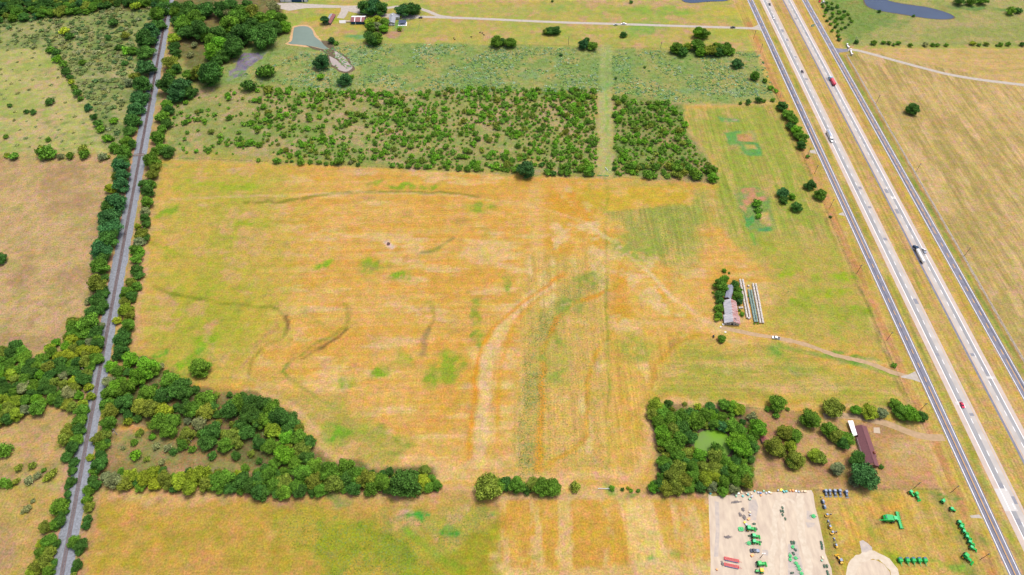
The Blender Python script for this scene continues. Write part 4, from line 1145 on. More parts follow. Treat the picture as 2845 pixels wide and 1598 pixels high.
def pip(pts, x, y):
    r = False; j = len(pts) - 1
    for i in range(len(pts)):
        if (pts[i][1] > y) != (pts[j][1] > y) and x < (pts[j][0] - pts[i][0]) * (y - pts[i][1]) / (pts[j][1] - pts[i][1]) + pts[i][0]: r = not r
        j = i
    return r


def scatter(pts, gap, tries, seed, keep=None, avoid=True, grow=None):
    r = random.Random(seed); out = []
    x0, x1 = min(p[0] for p in pts), max(p[0] for p in pts); y0, y1 = min(p[1] for p in pts), max(p[1] for p in pts)
    for _ in range(tries):
        x, y = r.uniform(x0, x1), r.uniform(y0, y1)
        if not pip(pts, x, y): continue
        if keep and r.random() > keep(x, y): continue
        if any((x - a) ** 2 + (y - b) ** 2 < gap * gap for a, b in out): continue
        if avoid and any((x - a) ** 2 + (y - b) ** 2 < (0.62 * c + gap * 0.35) ** 2 for a, b, c in USED): continue
        out.append((x, y))
    return out


def wood(pn, pts, gap, rr, tints, place, seed, tries=2500, holes=()):
    poly = gp(pn, pts, 4.0)
    hs = [gp(p_, h) for p_, h in holes]
    for x, y in scatter(poly, gap, tries, seed):
        if any(pip(h, x, y) for h in hs): continue
        put_tree(x, y, TR.uniform(*rr), CODE[TR.choice(tints)], place)


W_ROW = 'in the tree row on the scrub side of the railway'
E_ROW = 'in the tree row on the hay field side of the railway'
trees(A1, [(1440, 60, 70, 'd'), (1400, 120, 70, 'm'), (1400, 200, 70, 'd'), (1340, 250, 85, 'b'), (1290, 330, 90, 'd'), (1350, 340, 60, 'b'), (1290, 440, 80, 'd'), (1180, 440, 45, 'm'), (1290, 585, 85, 'b'), (1200, 680, 50, 'o'), (1250, 730, 85, 'd'), (1150, 730, 40, 'g'), (1235, 850, 85, 'b'), (1190, 950, 80, 'b'), (1175, 1060, 80, 'd'), (1150, 1150, 60, 'd'), (1115, 1260, 70, 'm'), (1160, 1280, 50, 'd'), (1010, 1310, 50, 'm'), (1090, 1350, 75, 'm'), (1080, 1430, 75, 'd')], W_ROW)
trees(B1, [(1070, 175, 85, 'b'), (1085, 265, 75, 'b'), (1030, 280, 45, 'o'), (1070, 355, 75, 'b'), (975, 380, 55, 'y'), (1010, 490, 105, 'b'), (960, 560, 65, 'd'), (970, 640, 95, 'b'), (965, 740, 105, 'b'), (945, 830, 95, 'd'), (890, 930, 95, 'b'), (900, 1000, 70, 'd'), (880, 1085, 80, 'm'), (920, 1190, 45, 'd'), (860, 1240, 85, 'o'), (910, 1300, 60, 'd'), (860, 1370, 60, 'd'), (780, 1390, 40, 'g'), (900, 1430, 60, 'd')], W_ROW)
trees(C1, [(910, 60, 50, 'd'), (860, 120, 60, 'd'), (820, 190, 70, 'd'), (890, 190, 45, 'd'), (780, 300, 95, 'm'), (840, 380, 70, 'd'), (750, 400, 60, 'm'), (890, 330, 40, 'g')], W_ROW)
trees(C1, [(720, 1090, 70, 'm'), (700, 1180, 65, 'm'), (610, 1260, 75, 'o'), (690, 1260, 65, 'd'), (580, 1340, 70, 'o'), (680, 1350, 60, 'm'), (640, 1420, 60, 'd')], W_ROW)
trees(D1, [(590, 380, 55, 'd'), (650, 430, 50, 'd'), (640, 510, 40, 'd'), (625, 600, 50, 'd'), (600, 650, 32, 'd'), (600, 720, 36, 'd'), (590, 785, 32, 'd'), (520, 830, 85, 'm'), (560, 870, 50, 'd'), (520, 960, 60, 'd'), (490, 990, 55, 'm'), (400, 1015, 55, 'o'), (440, 1130, 65, 'm'), (480, 1160, 50, 'd'), (360, 1160, 45, 'y'), (360, 1240, 65, 'm'), (440, 1230, 60, 'o'), (400, 1320, 70, 'o'), (330, 1370, 70, 'o'), (290, 1420, 60, 'y'), (430, 1400, 60, 'm'), (470, 1330, 40, 'd')], W_ROW)
trees(A1, [(1560, 40, 60, 'd'), (1580, 110, 50, 'm'), (1570, 170, 50, 'd'), (1545, 330, 55, 'y'), (1550, 410, 55, 'd'), (1570, 470, 45, 'd'), (1520, 540, 75, 'o'), (1570, 600, 50, 'd'), (1520, 640, 50, 'm'), (1500, 740, 95, 'd'), (1610, 760, 105, 'b'), (1680, 800, 70, 'd'), (1560, 830, 80, 'b'), (1690, 665, 55, 'm'), (1480, 920, 60, 'm'), (1500, 970, 50, 'd'), (1440, 1020, 65, 'm'), (1480, 1090, 55, 'd'), (1440, 1150, 45, 'm'), (1400, 1210, 70, 'm'), (1440, 1310, 60, 'm'), (1490, 1350, 60, 'd'), (1370, 1340, 35, 'm')], E_ROW)
trees(B1, [(1350, 140, 75, 'm'), (1370, 200, 55, 'o'), (1350, 260, 55, 'o'), (1290, 350, 60, 'd'), (1340, 350, 45, 'm'), (1310, 410, 60, 'd'), (1310, 510, 60, 'm'), (1290, 590, 45, 'g'), (1285, 650, 45, 'd'), (1300, 710, 40, 'd'), (1230, 730, 35, 'y'), (1260, 800, 60, 'o'), (1290, 830, 45, 'd'), (1230, 860, 55, 'g'), (1200, 930, 50, 'm'), (1250, 950, 45, 'r'), (1210, 1010, 55, 'm'), (1210, 1110, 60, 'd'), (1230, 1160, 50, 'd'), (1160, 1220, 55, 'o'), (1210, 1260, 50, 'm'), (1120, 1310, 55, 'm'), (1170, 1350, 50, 'd'), (1110, 1410, 50, 'o')], E_ROW)
trees(C1, [(1120, 40, 60, 'm'), (1160, 80, 50, 'd'), (1120, 180, 70, 'y'), (1150, 240, 50, 'o'), (1040, 280, 40, 'y'), (1140, 330, 60, 'm'), (1090, 390, 60, 'd'), (1080, 450, 85, 'd'), (1060, 560, 75, 'd')], E_ROW)
trees(C1, [(960, 1210, 70, 'm'), (920, 1300, 60, 'o'), (870, 1340, 70, 'o'), (900, 1400, 65, 'm'), (940, 1370, 45, 'd')], E_ROW)
trees(D1, [(890, 360, 55, 'd'), (800, 390, 35, 'y'), (880, 450, 70, 'd'), (840, 510, 50, 'm'), (820, 590, 50, 'd'), (850, 640, 50, 'd'), (790, 690, 50, 'm'), (770, 760, 50, 'm'), (790, 830, 50, 'o'), (775, 940, 42, 'd'), (765, 1000, 40, 'd'), (650, 1150, 60, 'm'), (710, 1170, 65, 'd'), (700, 1220, 45, 'd'), (690, 1350, 45, 'd'), (660, 1390, 36, 'd'), (650, 1440, 30, 'o')], E_ROW)

CW = 'in the wood between the railway and the hay field'
trees(C1, [(985, 690, 55, 'r'), (1040, 740, 60, 'm'), (1150, 620, 80, 'r'), (1290, 700, 105, 'r'), (1230, 780, 90, 'r'), (1370, 720, 60, 'm'), (1500, 830, 90, 'm'), (1590, 880, 100, 'd'), (1640, 940, 70, 'd'), (1040, 860, 85, 'r'), (1130, 890, 80, 'm'), (970, 830, 55, 'g'), (1300, 920, 90, 'm'), (1440, 950, 80, 'd'), (1260, 1040, 95, 'o'), (1350, 1060, 90, 'o'), (960, 930, 70, 'm'), (1090, 1010, 85, 'd'), (940, 1030, 70, 'm'), (980, 1100, 75, 'o'), (1450, 1080, 85, 'y'), (1430, 1180, 90, 'm'), (1520, 1180, 85, 'm'), (1500, 1260, 80, 'm'), (1660, 1060, 70, 'd'), (1720, 1070, 80, 'm'), (1840, 980, 85, 'm'), (1830, 1080, 90, 'o'), (1880, 1050, 60, 'd'), (1650, 1300, 80, 'o'), (1620, 1380, 60, 'm'), (1770, 1200, 70, 'g'), (1880, 1270, 90, 'd'), (1850, 1360, 80, 'd'), (2200, 1010, 90, 'd'), (2110, 1030, 85, 'm'), (2330, 1030, 90, 'd'), (2420, 1080, 90, 'm'), (2050, 1090, 80, 'd'), (2230, 1110, 90, 'd'), (2480, 1150, 90, 'd'), (2340, 1180, 80, 'm'), (2060, 1310, 80, 'o'), (2150, 1200, 70, 'd'), (2000, 1390, 80, 'm'), (2420, 1270, 75, 'y'), (2200, 1280, 70, 'd')], CW)
trees(D2, [(60, 40, 90, 'd'), (200, 20, 90, 'd'), (330, 60, 85, 'd'), (320, 150, 60, 'd'), (180, 150, 75, 'y'), (300, 215, 65, 'r'), (420, 200, 80, 'm'), (500, 250, 70, 'd'), (160, 280, 75, 'm'), (290, 360, 85, 'r'), (450, 310, 75, 'o'), (480, 380, 65, 'd'), (60, 260, 60, 'd'), (380, 430, 60, 'm'), (200, 440, 60, 'm'), (250, 400, 60, 'm')], CW)
for p_ in ((1480, 990), (1950, 1220), (2130, 1210), (1690, 1350), (700, 1160)):
    q = C1(*p_); put_bare(*G(*q, 4), 4.2, 'among the green trees by the railway')
wood(V, [(275, 960), (330, 890), (400, 920), (470, 965), (540, 985), (640, 990), (710, 1025), (760, 1075), (785, 1130), (720, 1190), (640, 1170), (540, 1130), (430, 1080), (360, 1050), (280, 1060)], 6.6, (2.4, 3.8), 'dmmoodg', CW, 15, 1500)
q = C1(1030, 1290); put_bare(*G(*q, 3), 5.0, '', 'leafless pale grey tree beside the clearing next to the railway')
shrubs(C1, [(1150, 1190, 50, 'y'), (1250, 1290, 45, 'o'), (1360, 1330, 40, 'r'), (1340, 1220, 40, 'o'), (1190, 1380, 40, 'm'), (1390, 1410, 45, 'g'), (1460, 1300, 40, 'm'), (1430, 700, 45, 'g')], 'in the brown clearing by the railway')
shrubs(D1, [(1550, 340, 45, 'd'), (1310, 410, 35, 'o'), (1450, 440, 40, 'g'), (1720, 320, 45, 'm'), (1900, 380, 50, 'd'), (1100, 310, 25, 'g'), (1200, 260, 40, 'm'), (1500, 310, 50, 'g')], 'in the brown clearing by the railway')
one_shrub(D1, 1220, 365, 65, 'r', 'rounded bright green bush alone in the brown clearing by the railway', tall=1.1)

SH = 'in the hedgerow between the two hay fields'
trees(D1, [(940, 560, 60, 'g'), (1020, 590, 80, 'g'), (1110, 620, 70, 'o'), (1150, 550, 70, 'y'), (1290, 580, 70, 'y'), (1250, 650, 50, 'm'), (1360, 520, 60, 'y'), (1380, 620, 65, 'y'), (1450, 570, 70, 'o'), (1510, 630, 55, 'o'), (1610, 600, 80, 'y'), (1700, 560, 75, 'y'), (1690, 650, 75, 'y'), (1790, 540, 90, 'y'), (1830, 630, 75, 'o'), (1920, 600, 85, 'm'), (2010, 580, 90, 'm'), (2050, 660, 60, 'd'), (2150, 590, 85, 'd'), (2230, 650, 70, 'd'), (2310, 600, 85, 'm'), (2340, 690, 75, 'd'), (2190, 490, 40, 'm'), (2450, 620, 85, 'm'), (2480, 700, 60, 'd')], SH)
trees(D2, [(60, 590, 90, 'd'), (50, 690, 80, 'd'), (140, 560, 75, 'm'), (270, 610, 85, 'o'), (290, 690, 75, 'm'), (380, 650, 80, 'm'), (440, 540, 85, 'm'), (430, 690, 65, 'd'), (550, 470, 75, 'm'), (560, 590, 90, 'o'), (600, 680, 70, 'm'), (690, 510, 90, 'm'), (730, 610, 95, 'o'), (830, 470, 85, 'm'), (850, 560, 85, 'd'), (920, 540, 75, 'm'), (900, 660, 70, 'd'), (1020, 580, 85, 'o'), (1060, 650, 75, 'm'), (1150, 610, 80, 'm'), (1210, 670, 50, 'd'), (1230, 520, 40, 'd')], SH)
one_tree(D2, 1350, 600, 150, 'd', 'big domed dark green oak standing out in the southern hedgerow')
trees(D2, [(1520, 590, 75, 'y'), (1540, 500, 60, 'o'), (1580, 650, 60, 'm'), (1650, 640, 55, 'm')], SH)
one_tree(D2, 2110, 640, 130, 'o', 'broad olive elm alone at the gap in the southern hedgerow')
trees(D3, [(-80, 640, 85, 'm'), (20, 620, 70, 'd'), (110, 630, 85, 'm'), (200, 670, 50, 'd'), (260, 630, 75, 'o'), (330, 650, 80, 'm'), (430, 650, 90, 'm')], 'in the short bushy hedge east of the hedgerow gap')
one_shrub(D3, 628, 655, 62, 'o', 'lone olive bush between the short hedge and the pipe gate')
shrubs(D3, [(1060, 680, 22, 'd'), (1140, 690, 25, 'r'), (1200, 690, 25, 'm'), (1110, 670, 20, 'y'), (960, 670, 34, 'r')], 'along the fence between gate and grove')
q = D2(2180, 690); put_bare(*G(*q), 2.4, '', 'small grey dead tree fallen at the edge of the southern hedgerow')

WG = 'in the wood on the far side of the railway'
wood(C1, [(650, 270), (720, 330), (880, 420), (860, 640), (800, 760), (810, 980), (700, 1060), (420, 1060), (230, 1120), (0, 1220), (-300, 1280), (-300, 800), (0, 780), (160, 730), (340, 620), (500, 460), (560, 400)], 5.2, (3.6, 5.6), 'mmoodrygd', WG, 5, 3000)
wood(C1, [(-200, 560), (40, 540), (150, 500), (230, 520), (250, 590), (110, 700), (0, 760), (-200, 780)], 5.6, (3.8, 5.4), 'mdmo', 'in the small grove at the edge of the tan pasture', 6)
one_tree(B1, -10, 1010, 60, 'd', 'dark green oak alone at the rim of the tan western pasture')
for p_ in ((560, 640), (700, 640), (740, 720)):
    put_bare(*G(*C1(*p_), 4), 3.6, 'in the wood on the far side of the railway')
shrubs(D1, [(40, 330, 80, 'm'), (170, 490, 45, 'o'), (290, 465, 45, 'o'), (450, 560, 60, 'o'), (410, 590, 35, 'y'), (330, 560, 45, 'g'), (30, 620, 60, 'm'), (260, 600, 50, 'g'), (150, 610, 40, 'o'), (480, 520, 40, 'o'), (390, 510, 30, 'm'), (90, 640, 40, 'm')], 'in the rough pasture south west of the railway')
shrubs(D1, [(240, 850, 45, 'g'), (290, 780, 28, 'g'), (200, 880, 25, 'g')], 'on the grey brush heap south west of the railway')

wood(V, [(250, 1185), (420, 1180), (690, 1185), (860, 1165), (1000, 1190), (1095, 1190), (1095, 1232), (680, 1240), (300, 1222)], 5.6, (2.2, 3.4), 'mmoodyd', SH, 16, 2500)
# pond grove
PG = 'in the grove around the algae pond'
trees(C3, [(1360, 1040, 70, 'y'), (1340, 1120, 60, 'o'), (1430, 1110, 75, 'm'), (1390, 1190, 70, 'm'), (1500, 1160, 80, 'm'), (1430, 1260, 80, 'r'), (1420, 1340, 70, 'r'), (1510, 1260, 80, 'o'), (1600, 1160, 75, 'm'), (1600, 1240, 75, 'd'), (1680, 1120, 70, 'd'), (1720, 1190, 80, 'm'), (1800, 1130, 65, 'm'), (1850, 1140, 60, 'r'), (1870, 1200, 55, 'm'), (1950, 1140, 55, 'm'), (1960, 1220, 60, 'b'), (2050, 1220, 75, 'm'), (2110, 1260, 70, 'm'), (2100, 1370, 95, 'r'), (2190, 1350, 60, 'm'), (2230, 1410, 60, 'd'), (1570, 1340, 85, 'm'), (1660, 1320, 70, 'd'), (1500, 1400, 75, 'm')], PG)
trees(D3, [(1420, 430, 60, 'm'), (1440, 480, 60, 'd'), (1560, 380, 75, 'm'), (1650, 350, 60, 'o'), (1760, 360, 70, 'r'), (1900, 310, 60, 'm'), (1890, 380, 65, 'o'), (1980, 420, 60, 'm'), (2070, 430, 60, 'd'), (1560, 470, 75, 'o'), (1680, 480, 60, 'm'), (1780, 480, 70, 'o'), (1880, 480, 70, 'o'), (1960, 510, 65, 'd'), (2060, 500, 70, 'm'), (2140, 520, 80, 'm'), (2160, 600, 70, 'o'), (1510, 560, 80, 'o'), (1610, 580, 75, 'o'), (1700, 550, 70, 'm'), (1790, 580, 70, 'y'), (1870, 570, 60, 'y'), (1960, 600, 70, 'm'), (2060, 590, 75, 'm'), (1330, 660, 50, 'r'), (1390, 640, 60, 'd'), (1460, 660, 70, 'o'), (1550, 660, 65, 'o'), (1650, 650, 60, 'm'), (1770, 650, 60, 'd'), (1860, 640, 55, 'g'), (1960, 690, 50, 'm'), (2060, 660, 55, 'g'), (1480, 440, 55, 'd'), (1620, 420, 55, 'd')], PG)
wood(V, [(1648, 1030), (1700, 1025), (1860, 1040), (1905, 1090), (1890, 1180), (1880, 1225), (1650, 1235), (1660, 1150)], 5.6, (2.2, 3.4), 'mmoodod', PG, 17, 2500, [(C3, [(1680, 1400), (1720, 1300), (1790, 1260), (1960, 1270), (2040, 1330), (2060, 1420), (2000, 1520), (1850, 1540), (1700, 1490)])])
put_bare(*G(*C3(1830, 1220), 4), 4.2, '', 'grey dead tree leaning over the north bank of the algae pond')
one_tree(C3, 1470, 1030, 46, 'd', 'round dark green oak at the north corner of the pond grove')
one_shrub(C3, 1735, 1060, 42, 'y', 'yellow green bush on the brown strip north of the grove')
one_shrub(C3, 1615, 1035, 28, 'o', 'small olive bush on the brown strip north of the grove')
one_tree(C3, 1846, 1050, 52, 'd', 'neat round dark oak on the strip north of the grove')
trees(C3, [(1980, 1030, 62, 'm'), (2060, 1050, 60, 'r'), (2110, 1080, 55, 'y')], 'at the hay field fence north of the algae pond')
one_tree(C3, 2455, 1020, 88, 'm', 'spreading green oak on the fence between hay field and house lot')
shrubs(C3, [(2355, 1080, 32, 'm'), (2440, 1140, 40, 'm'), (2535, 1080, 26, 'm'), (2220, 1150, 55, 'g')], 'under the spreading oak by the house lot fence')
HL = 'in the brown yard around the brick house'
trees(C3, [(2280, 1230, 92, 'r')], HL)
trees(C4, [(665, 1160, 88, 'm'), (880, 1060, 90, 'o'), (1075, 1085, 50, 'r'), (1205, 1095, 75, 'y'), (1315, 1110, 55, 'g'), (1425, 1030, 52, 'm'), (1500, 1090, 80, 'm'), (1570, 1110, 80, 'r'), (1665, 1140, 58, 'd')], HL)
trees(D4, [(840, 130, 80, 'm'), (900, 190, 75, 'o'), (985, 210, 75, 'm'), (960, 260, 60, 'd'), (440, 170, 70, 'o'), (530, 190, 75, 'm'), (340, 290, 85, 'o'), (400, 330, 60, 'o'), (490, 290, 55, 'y'), (540, 400, 88, 'o'), (500, 430, 55, 'm'), (710, 370, 65, 'y'), (760, 390, 60, 'o'), (910, 490, 60, 'g'), (70, 570, 80, 'm'), (60, 300, 90, 'r')], HL)
one_tree(D4, 1165, 540, 125, 'b', 'largest deep green oak overhanging the south end of the brown roofed house')
one_tree(D4, 1085, 410, 75, 'd', 'dark oak touching the west eave of the brown roofed house')
one_shrub(D4, 1060, 610, 60, 'g', 'grey green bush at the south foot of the big house oak')
one_shrub(D4, 1297, 480, 28, 'd', 'small dark round bush at the south east corner of the house')

# lone trees of the hay field and the barn
one_tree(C1, 1778, 690, 105, 'm', 'solitary round oak in the green corner of the hay field')
one_tree(BN, 405, 1320, 80, 'm', 'single dark round oak south of the farm track by the old barn', 280 / 1688)
BT = 'crowding the old tin barn'
trees(BN, [(380, 400, 110, 'm'), (440, 330, 75, 'r'), (440, 180, 42, 'r'), (440, 480, 80, 'm'), (370, 580, 95, 'd'), (380, 680, 75, 'd'), (620, 400, 80, 'd'), (660, 510, 85, 'm'), (660, 620, 90, 'm'), (350, 820, 80, 'm'), (340, 930, 75, 'm'), (690, 700, 70, 'b')], BT, 280 / 1688)
shrubs(BN, [(520, 230, 28, 'm'), (245, 560, 30, 'y'), (730, 920, 55, 'r'), (320, 1010, 60, 'y'), (690, 860, 30, 'm'), (850, 620, 28, 'r'), (870, 720, 24, 'm'), (640, 1080, 24, 'm'), (940, 1075, 24, 'm'), (1000, 1080, 22, 'm')], 'around the barn and the bale rows', 280 / 1688)
FT = 'in the mown field beside the highway'
trees(B4, [(425, 430, 52, 'b'), (430, 490, 42, 'd'), (505, 460, 34, 'r'), (550, 545, 55, 'd'), (670, 350, 54, 'd'), (760, 440, 56, 'm')], FT)
shrubs(B4, [(190, 530, 52, 'r'), (200, 590, 42, 'm'), (200, 640, 36, 'r'), (845, 650, 18, 'd'), (640, 110, 24, 'm'), (590, 0, 30, 'd')], 'on the bare patch in the mown field', )
shrubs(C4, [(1415, 690, 32, 'm')], 'at the field fence by the highway apron')
trees(A4, [(420, 930, 52, 'd'), (475, 1000, 60, 'm'), (515, 1070, 48, 'm'), (500, 1110, 45, 'd'), (550, 1150, 58, 'r'), (560, 1200, 45, 'm'), (605, 1230, 50, 'm'), (590, 1285, 45, 'd')], 'in the row between mown field and frontage road')
shrubs(A4, [(200, 895, 42, 'd'), (105, 910, 34, 'd'), (330, 890, 28, 'm'), (40, 920, 20, 'm'), (250, 900, 24, 'm')], 'on the fence between weed meadow and mown field')
put_bare(*G(*A4(400, 850), 3), 3.8, '', 'grey leafless tree at the corner of the weed meadow')
one_tree(A4, 1590, 955, 66, 'd', 'solitary oak in the wide tan field east of the highway')
shrubs(A4, [(1228, 382, 32, 'm'), (1318, 380, 26, 'm'), (1365, 382, 25, 'm'), (1410, 398, 20, 'm'), (1450, 382, 28, 'm'), (1560, 402, 26, 'm'), (1690, 395, 30, 'g'), (1760, 400, 26, 'm'), (1800, 400, 26, 'm'), (1880, 402, 24, 'm'), (2115, 382, 34, 'y'), (2170, 400, 22, 'm'), (2235, 392, 30, 'o'), (2365, 396, 28, 'm'), (2432, 392, 28, 'm'), (2330, 405, 18, 'm'), (2560, 395, 30, 'd'), (1075, 372, 28, 'd')], 'along the fence between the green meadow and the eastern field')
wood_ = 'in the green thicket by the eastern frontage road'
for x, y in scatter(gp(A4, [(740, 30), (830, 20), (930, 60), (1020, 120), (1040, 200), (960, 280), (930, 360), (900, 370), (850, 280), (790, 180)]), 6.0, 900, 31, avoid=False):
    put_shrub(x, y, TR.uniform(2.0, 3.6), TR.choice(['bright', 'mid', 'mid', 'dark']), wood_)
shrubs(A4, [(2450, 95, 55, 'm'), (2520, 90, 45, 'd'), (2000, 10, 60, 'd'), (2100, 20, 50, 'm'), (2200, 5, 60, 'm'), (1280, 100, 20, 'd'), (1585, 140, 18, 'd')], 'beside the blue pond east of the highway')

# northern farm and meadow
NF = 'in the pasture south of the gravel farm road'
trees(A2, [(2185, 360, 58, 'm'), (2235, 360, 40, 'd'), (2310, 365, 52, 'm')], NF)
trees(A3, [(60, 368, 52, 'm'), (410, 265, 42, 'd'), (460, 260, 46, 'd'), (370, 280, 26, 'o'), (710, 385, 50, 'b'), (790, 390, 50, 'm'), (740, 350, 30, 'd'), (1740, 280, 52, 'r'), (1790, 290, 52, 'm')], NF)
put_bare(*G(*A3(670, 410), 2), 4.0, '', 'grey leafless tree beside the dark clump south of the farm road')
trees(A3, [(1550, 410, 66, 'm'), (1600, 450, 50, 'd'), (1640, 410, 40, 'y'), (1740, 390, 66, 'm'), (1760, 450, 50, 'r'), (1850, 430, 60, 'o'), (1900, 400, 50, 'm'), (1920, 450, 50, 'd'), (1990, 420, 58, 'm'), (2030, 440, 46, 'm')], 'in the leafy clump at the north edge of the weed meadow')
one_tree(A3, 2090, 552, 54, 'b', 'round blue green oak alone on the weed meadow')
one_tree(A3, 2248, 668, 48, 'm', 'round green oak where the weed meadow meets the frontage road')
put_bare(*G(*A3(1385, 775), 2), 3.6, '', 'grey dead shrub in the middle of the weed meadow')
trees(A3, [(1070, 295, 34, 'd')], 'below the parked pickups by the farm road')
one_shrub(A3, 1135, 15, 22, 'd', 'dark bush north of the farm road by the meadow edge')
one_shrub(A3, 432, 12, 16, 'd', 'tiny dark bush in the northern pasture')
shrubs(A3, [(2330, 720, 30, 'm'), (2390, 780, 34, 'r'), (2430, 810, 26, 'r'), (510, 490, 20, 'b'), (1000, 700, 16, 'd'), (1260, 600, 16, 'd')], 'scattered over the weed meadow')
trees(A2, [(1000, 50, 66, 'd'), (1080, 40, 80, 'b'), (1150, 60, 66, 'd'), (1050, 80, 50, 'd')], 'west of the two big oaks shading the farm lane')
trees(A2, [(1345, 60, 75, 'b'), (1420, 60, 72, 'd'), (1460, 60, 52, 'd')], 'east of the two big oaks shading the farm lane')
trees(A2, [(1050, 175, 50, 'y'), (1110, 160, 40, 'y'), (1060, 230, 52, 'm'), (1180, 190, 50, 'm'), (1175, 240, 45, 'r'), (1120, 215, 45, 'g'), (1050, 320, 58, 'd'), (1110, 330, 60, 'm'), (1080, 360, 50, 'd')], 'between the red barn and the grey farmhouse')
one_shrub(A2, 1322, 258, 30, 'y', 'round yellow green bush in front of the grey farmhouse')
one_shrub(A2, 1315, 150, 26, 'o', 'small olive bush behind the grey farmhouse')
one_tree(A2, 652, 175, 40, 'b', 'dark tree leaning on the long low shed')
one_tree(A2, 712, 348, 38, 'b', 'dark tree on the bank between the two farm ponds')
one_shrub(A2, 752, 382, 30, 'm', 'green bush on the bank between the two farm ponds')
one_tree(A2, 618, 535, 75, 'b', 'rounded deep green oak beside the muddy lower pond')
one_shrub(A2, 618, 688, 42, 'r', 'vivid green round bush below the muddy pond')
one_tree(A2, 825, 690, 66, 'b', 'deep green oak at the south end of the muddy pond')
one_shrub(A2, 888, 682, 30, 'r', 'bright bush against the oak south of the muddy pond')
one_shrub(A2, 80, 640, 62, 'd', 'low wide dark bush, western half of a pair in the weed meadow')
one_shrub(A2, 150, 620, 62, 'm', 'low wide dark bush, eastern half of a pair in the weed meadow')
NWD = 'in the oak wood west of the farm pond'
trees(A1, [(2350, 290, 120, 'd'), (2140, 280, 115, 'd'), (2440, 220, 80, 'd'), (2250, 200, 90, 'd'), (2040, 200, 85, 'm'), (2150, 100, 90, 'm'), (1920, 270, 95, 'd'), (1780, 270, 90, 'd'), (1660, 260, 80, 'd'), (1640, 180, 80, 'm'), (1740, 140, 85, 'm'), (1830, 60, 85, 'd'), (1680, 50, 80, 'd'), (1600, 230, 60, 'm'), (1980, 80, 80, 'd'), (2060, 30, 75, 'd'), (2250, 90, 80, 'o'), (2330, 150, 80, 'm'), (2430, 120, 70, 'm'), (2200, 30, 60, 'd'), (2440, 50, 60, 'g'), (2500, 150, 60, 'm'), (2540, 220, 60, 'r'), (1950, 370, 90, 'r'), (2080, 410, 95, 'd'), (1900, 450, 85, 'r'), (1880, 340, 70, 'm'), (1830, 310, 60, 'm'), (1980, 470, 75, 'd'), (1930, 540, 55, 'd'), (1780, 620, 85, 'o'), (1870, 650, 110, 'd'), (1930, 610, 60, 'm'), (1560, 100, 60, 'm'), (1640, 100, 60, 'd'), (1760, 210, 70, 'd'), (2040, 120, 60, 'g')], NWD)
shrubs(A1, [(2220, 770, 80, 'd'), (2380, 640, 85, 'm'), (1700, 490, 40, 'g'), (1740, 400, 40, 'g'), (2400, 800, 60, 'o'), (2500, 820, 40, 'm')], 'on the meadow below the oak wood')
# north-west wood edge, scrub and hedges beyond the railway
NS_ = 'in the dense wood north of the scrub'
wood(A1, [(-150, -120), (1480, -120), (1470, 30), (1350, 40), (1150, 30), (900, 70), (700, 110), (420, 120), (180, 160), (-150, 190)], 6.6, (4.6, 7.0), 'ddbmmo', NS_, 8, 3500)
shrubs(A1, [(450, 440, 50, 'm'), (500, 460, 45, 'd'), (510, 520, 50, 'r'), (560, 570, 50, 'm'), (590, 640, 55, 'd'), (620, 690, 40, 'd'), (640, 730, 40, 'y'), (660, 780, 40, 'm'), (690, 830, 50, 'd'), (720, 880, 35, 'm'), (780, 960, 48, 'b'), (840, 1040, 40, 'd'), (870, 1100, 50, 'd'), (900, 1150, 50, 'm'), (950, 1235, 50, 'r'), (990, 1240, 36, 'm'), (1010, 1080, 45, 'r'), (740, 555, 40, 'm'), (580, 270, 60, 'y'), (620, 320, 55, 'd'), (1020, 200, 60, 'd'), (960, 330, 40, 'd'), (1060, 420, 50, 'd'), (1130, 450, 60, 'r'), (1120, 320, 50, 'o'), (1110, 560, 40, 'd'), (1210, 50, 60, 'y')], 'in the hedge line across the scrub')
shrubs(A1, [(130, 1390, 55, 'm'), (60, 1385, 35, 'y'), (410, 1360, 90, 'm'), (370, 1340, 55, 'o'), (460, 1380, 60, 'm'), (540, 1395, 40, 'g'), (630, 1385, 50, 'm'), (740, 1330, 60, 'o'), (760, 1375, 65, 'm'), (910, 1395, 55, 'g'), (960, 1400, 30, 'o'), (235, 995, 30, 'd'), (290, 1000, 36, 'd'), (85, 940, 26, 'd'), (440, 905, 50, 'd'), (430, 1245, 30, 'm'), (50, 1220, 30, 'm')], 'on the hedge between scrub and tan pasture')

# fence hedge along the north side of the hay field
FH = 'in the hedge along the north side of the hay field'
shrubs(B2, [(60, 140, 30, 'm'), (220, 152, 45, 'm'), (310, 155, 20, 'm'), (353, 155, 20, 'd'), (440, 158, 45, 'm'), (520, 158, 30, 'm'), (598, 165, 32, 'm'), (665, 172, 30, 'm'), (715, 172, 28, 'm'), (780, 150, 60, 'm'), (880, 160, 30, 'g'), (950, 185, 25, 'd'), (1255, 188, 34, 'm'), (1330, 190, 34, 'm'), (1400, 192, 36, 'm'), (1480, 196, 40, 'm'), (1560, 200, 34, 'm'), (1590, 200, 28, 'r'), (1680, 212, 24, 'o'), (1750, 215, 28, 'm'), (1850, 215, 38, 'm'), (1930, 216, 42, 'm'), (2010, 216, 40, 'm'), (2060, 230, 20, 'm'), (2150, 232, 20, 'm'), (2240, 228, 24, 'm'), (2290, 232, 24, 'm'), (2350, 222, 45, 'm')], FH)
one_tree(B2, 2455, 205, 92, 'b', 'big deep green oak standing in the hedge north of the hay field')
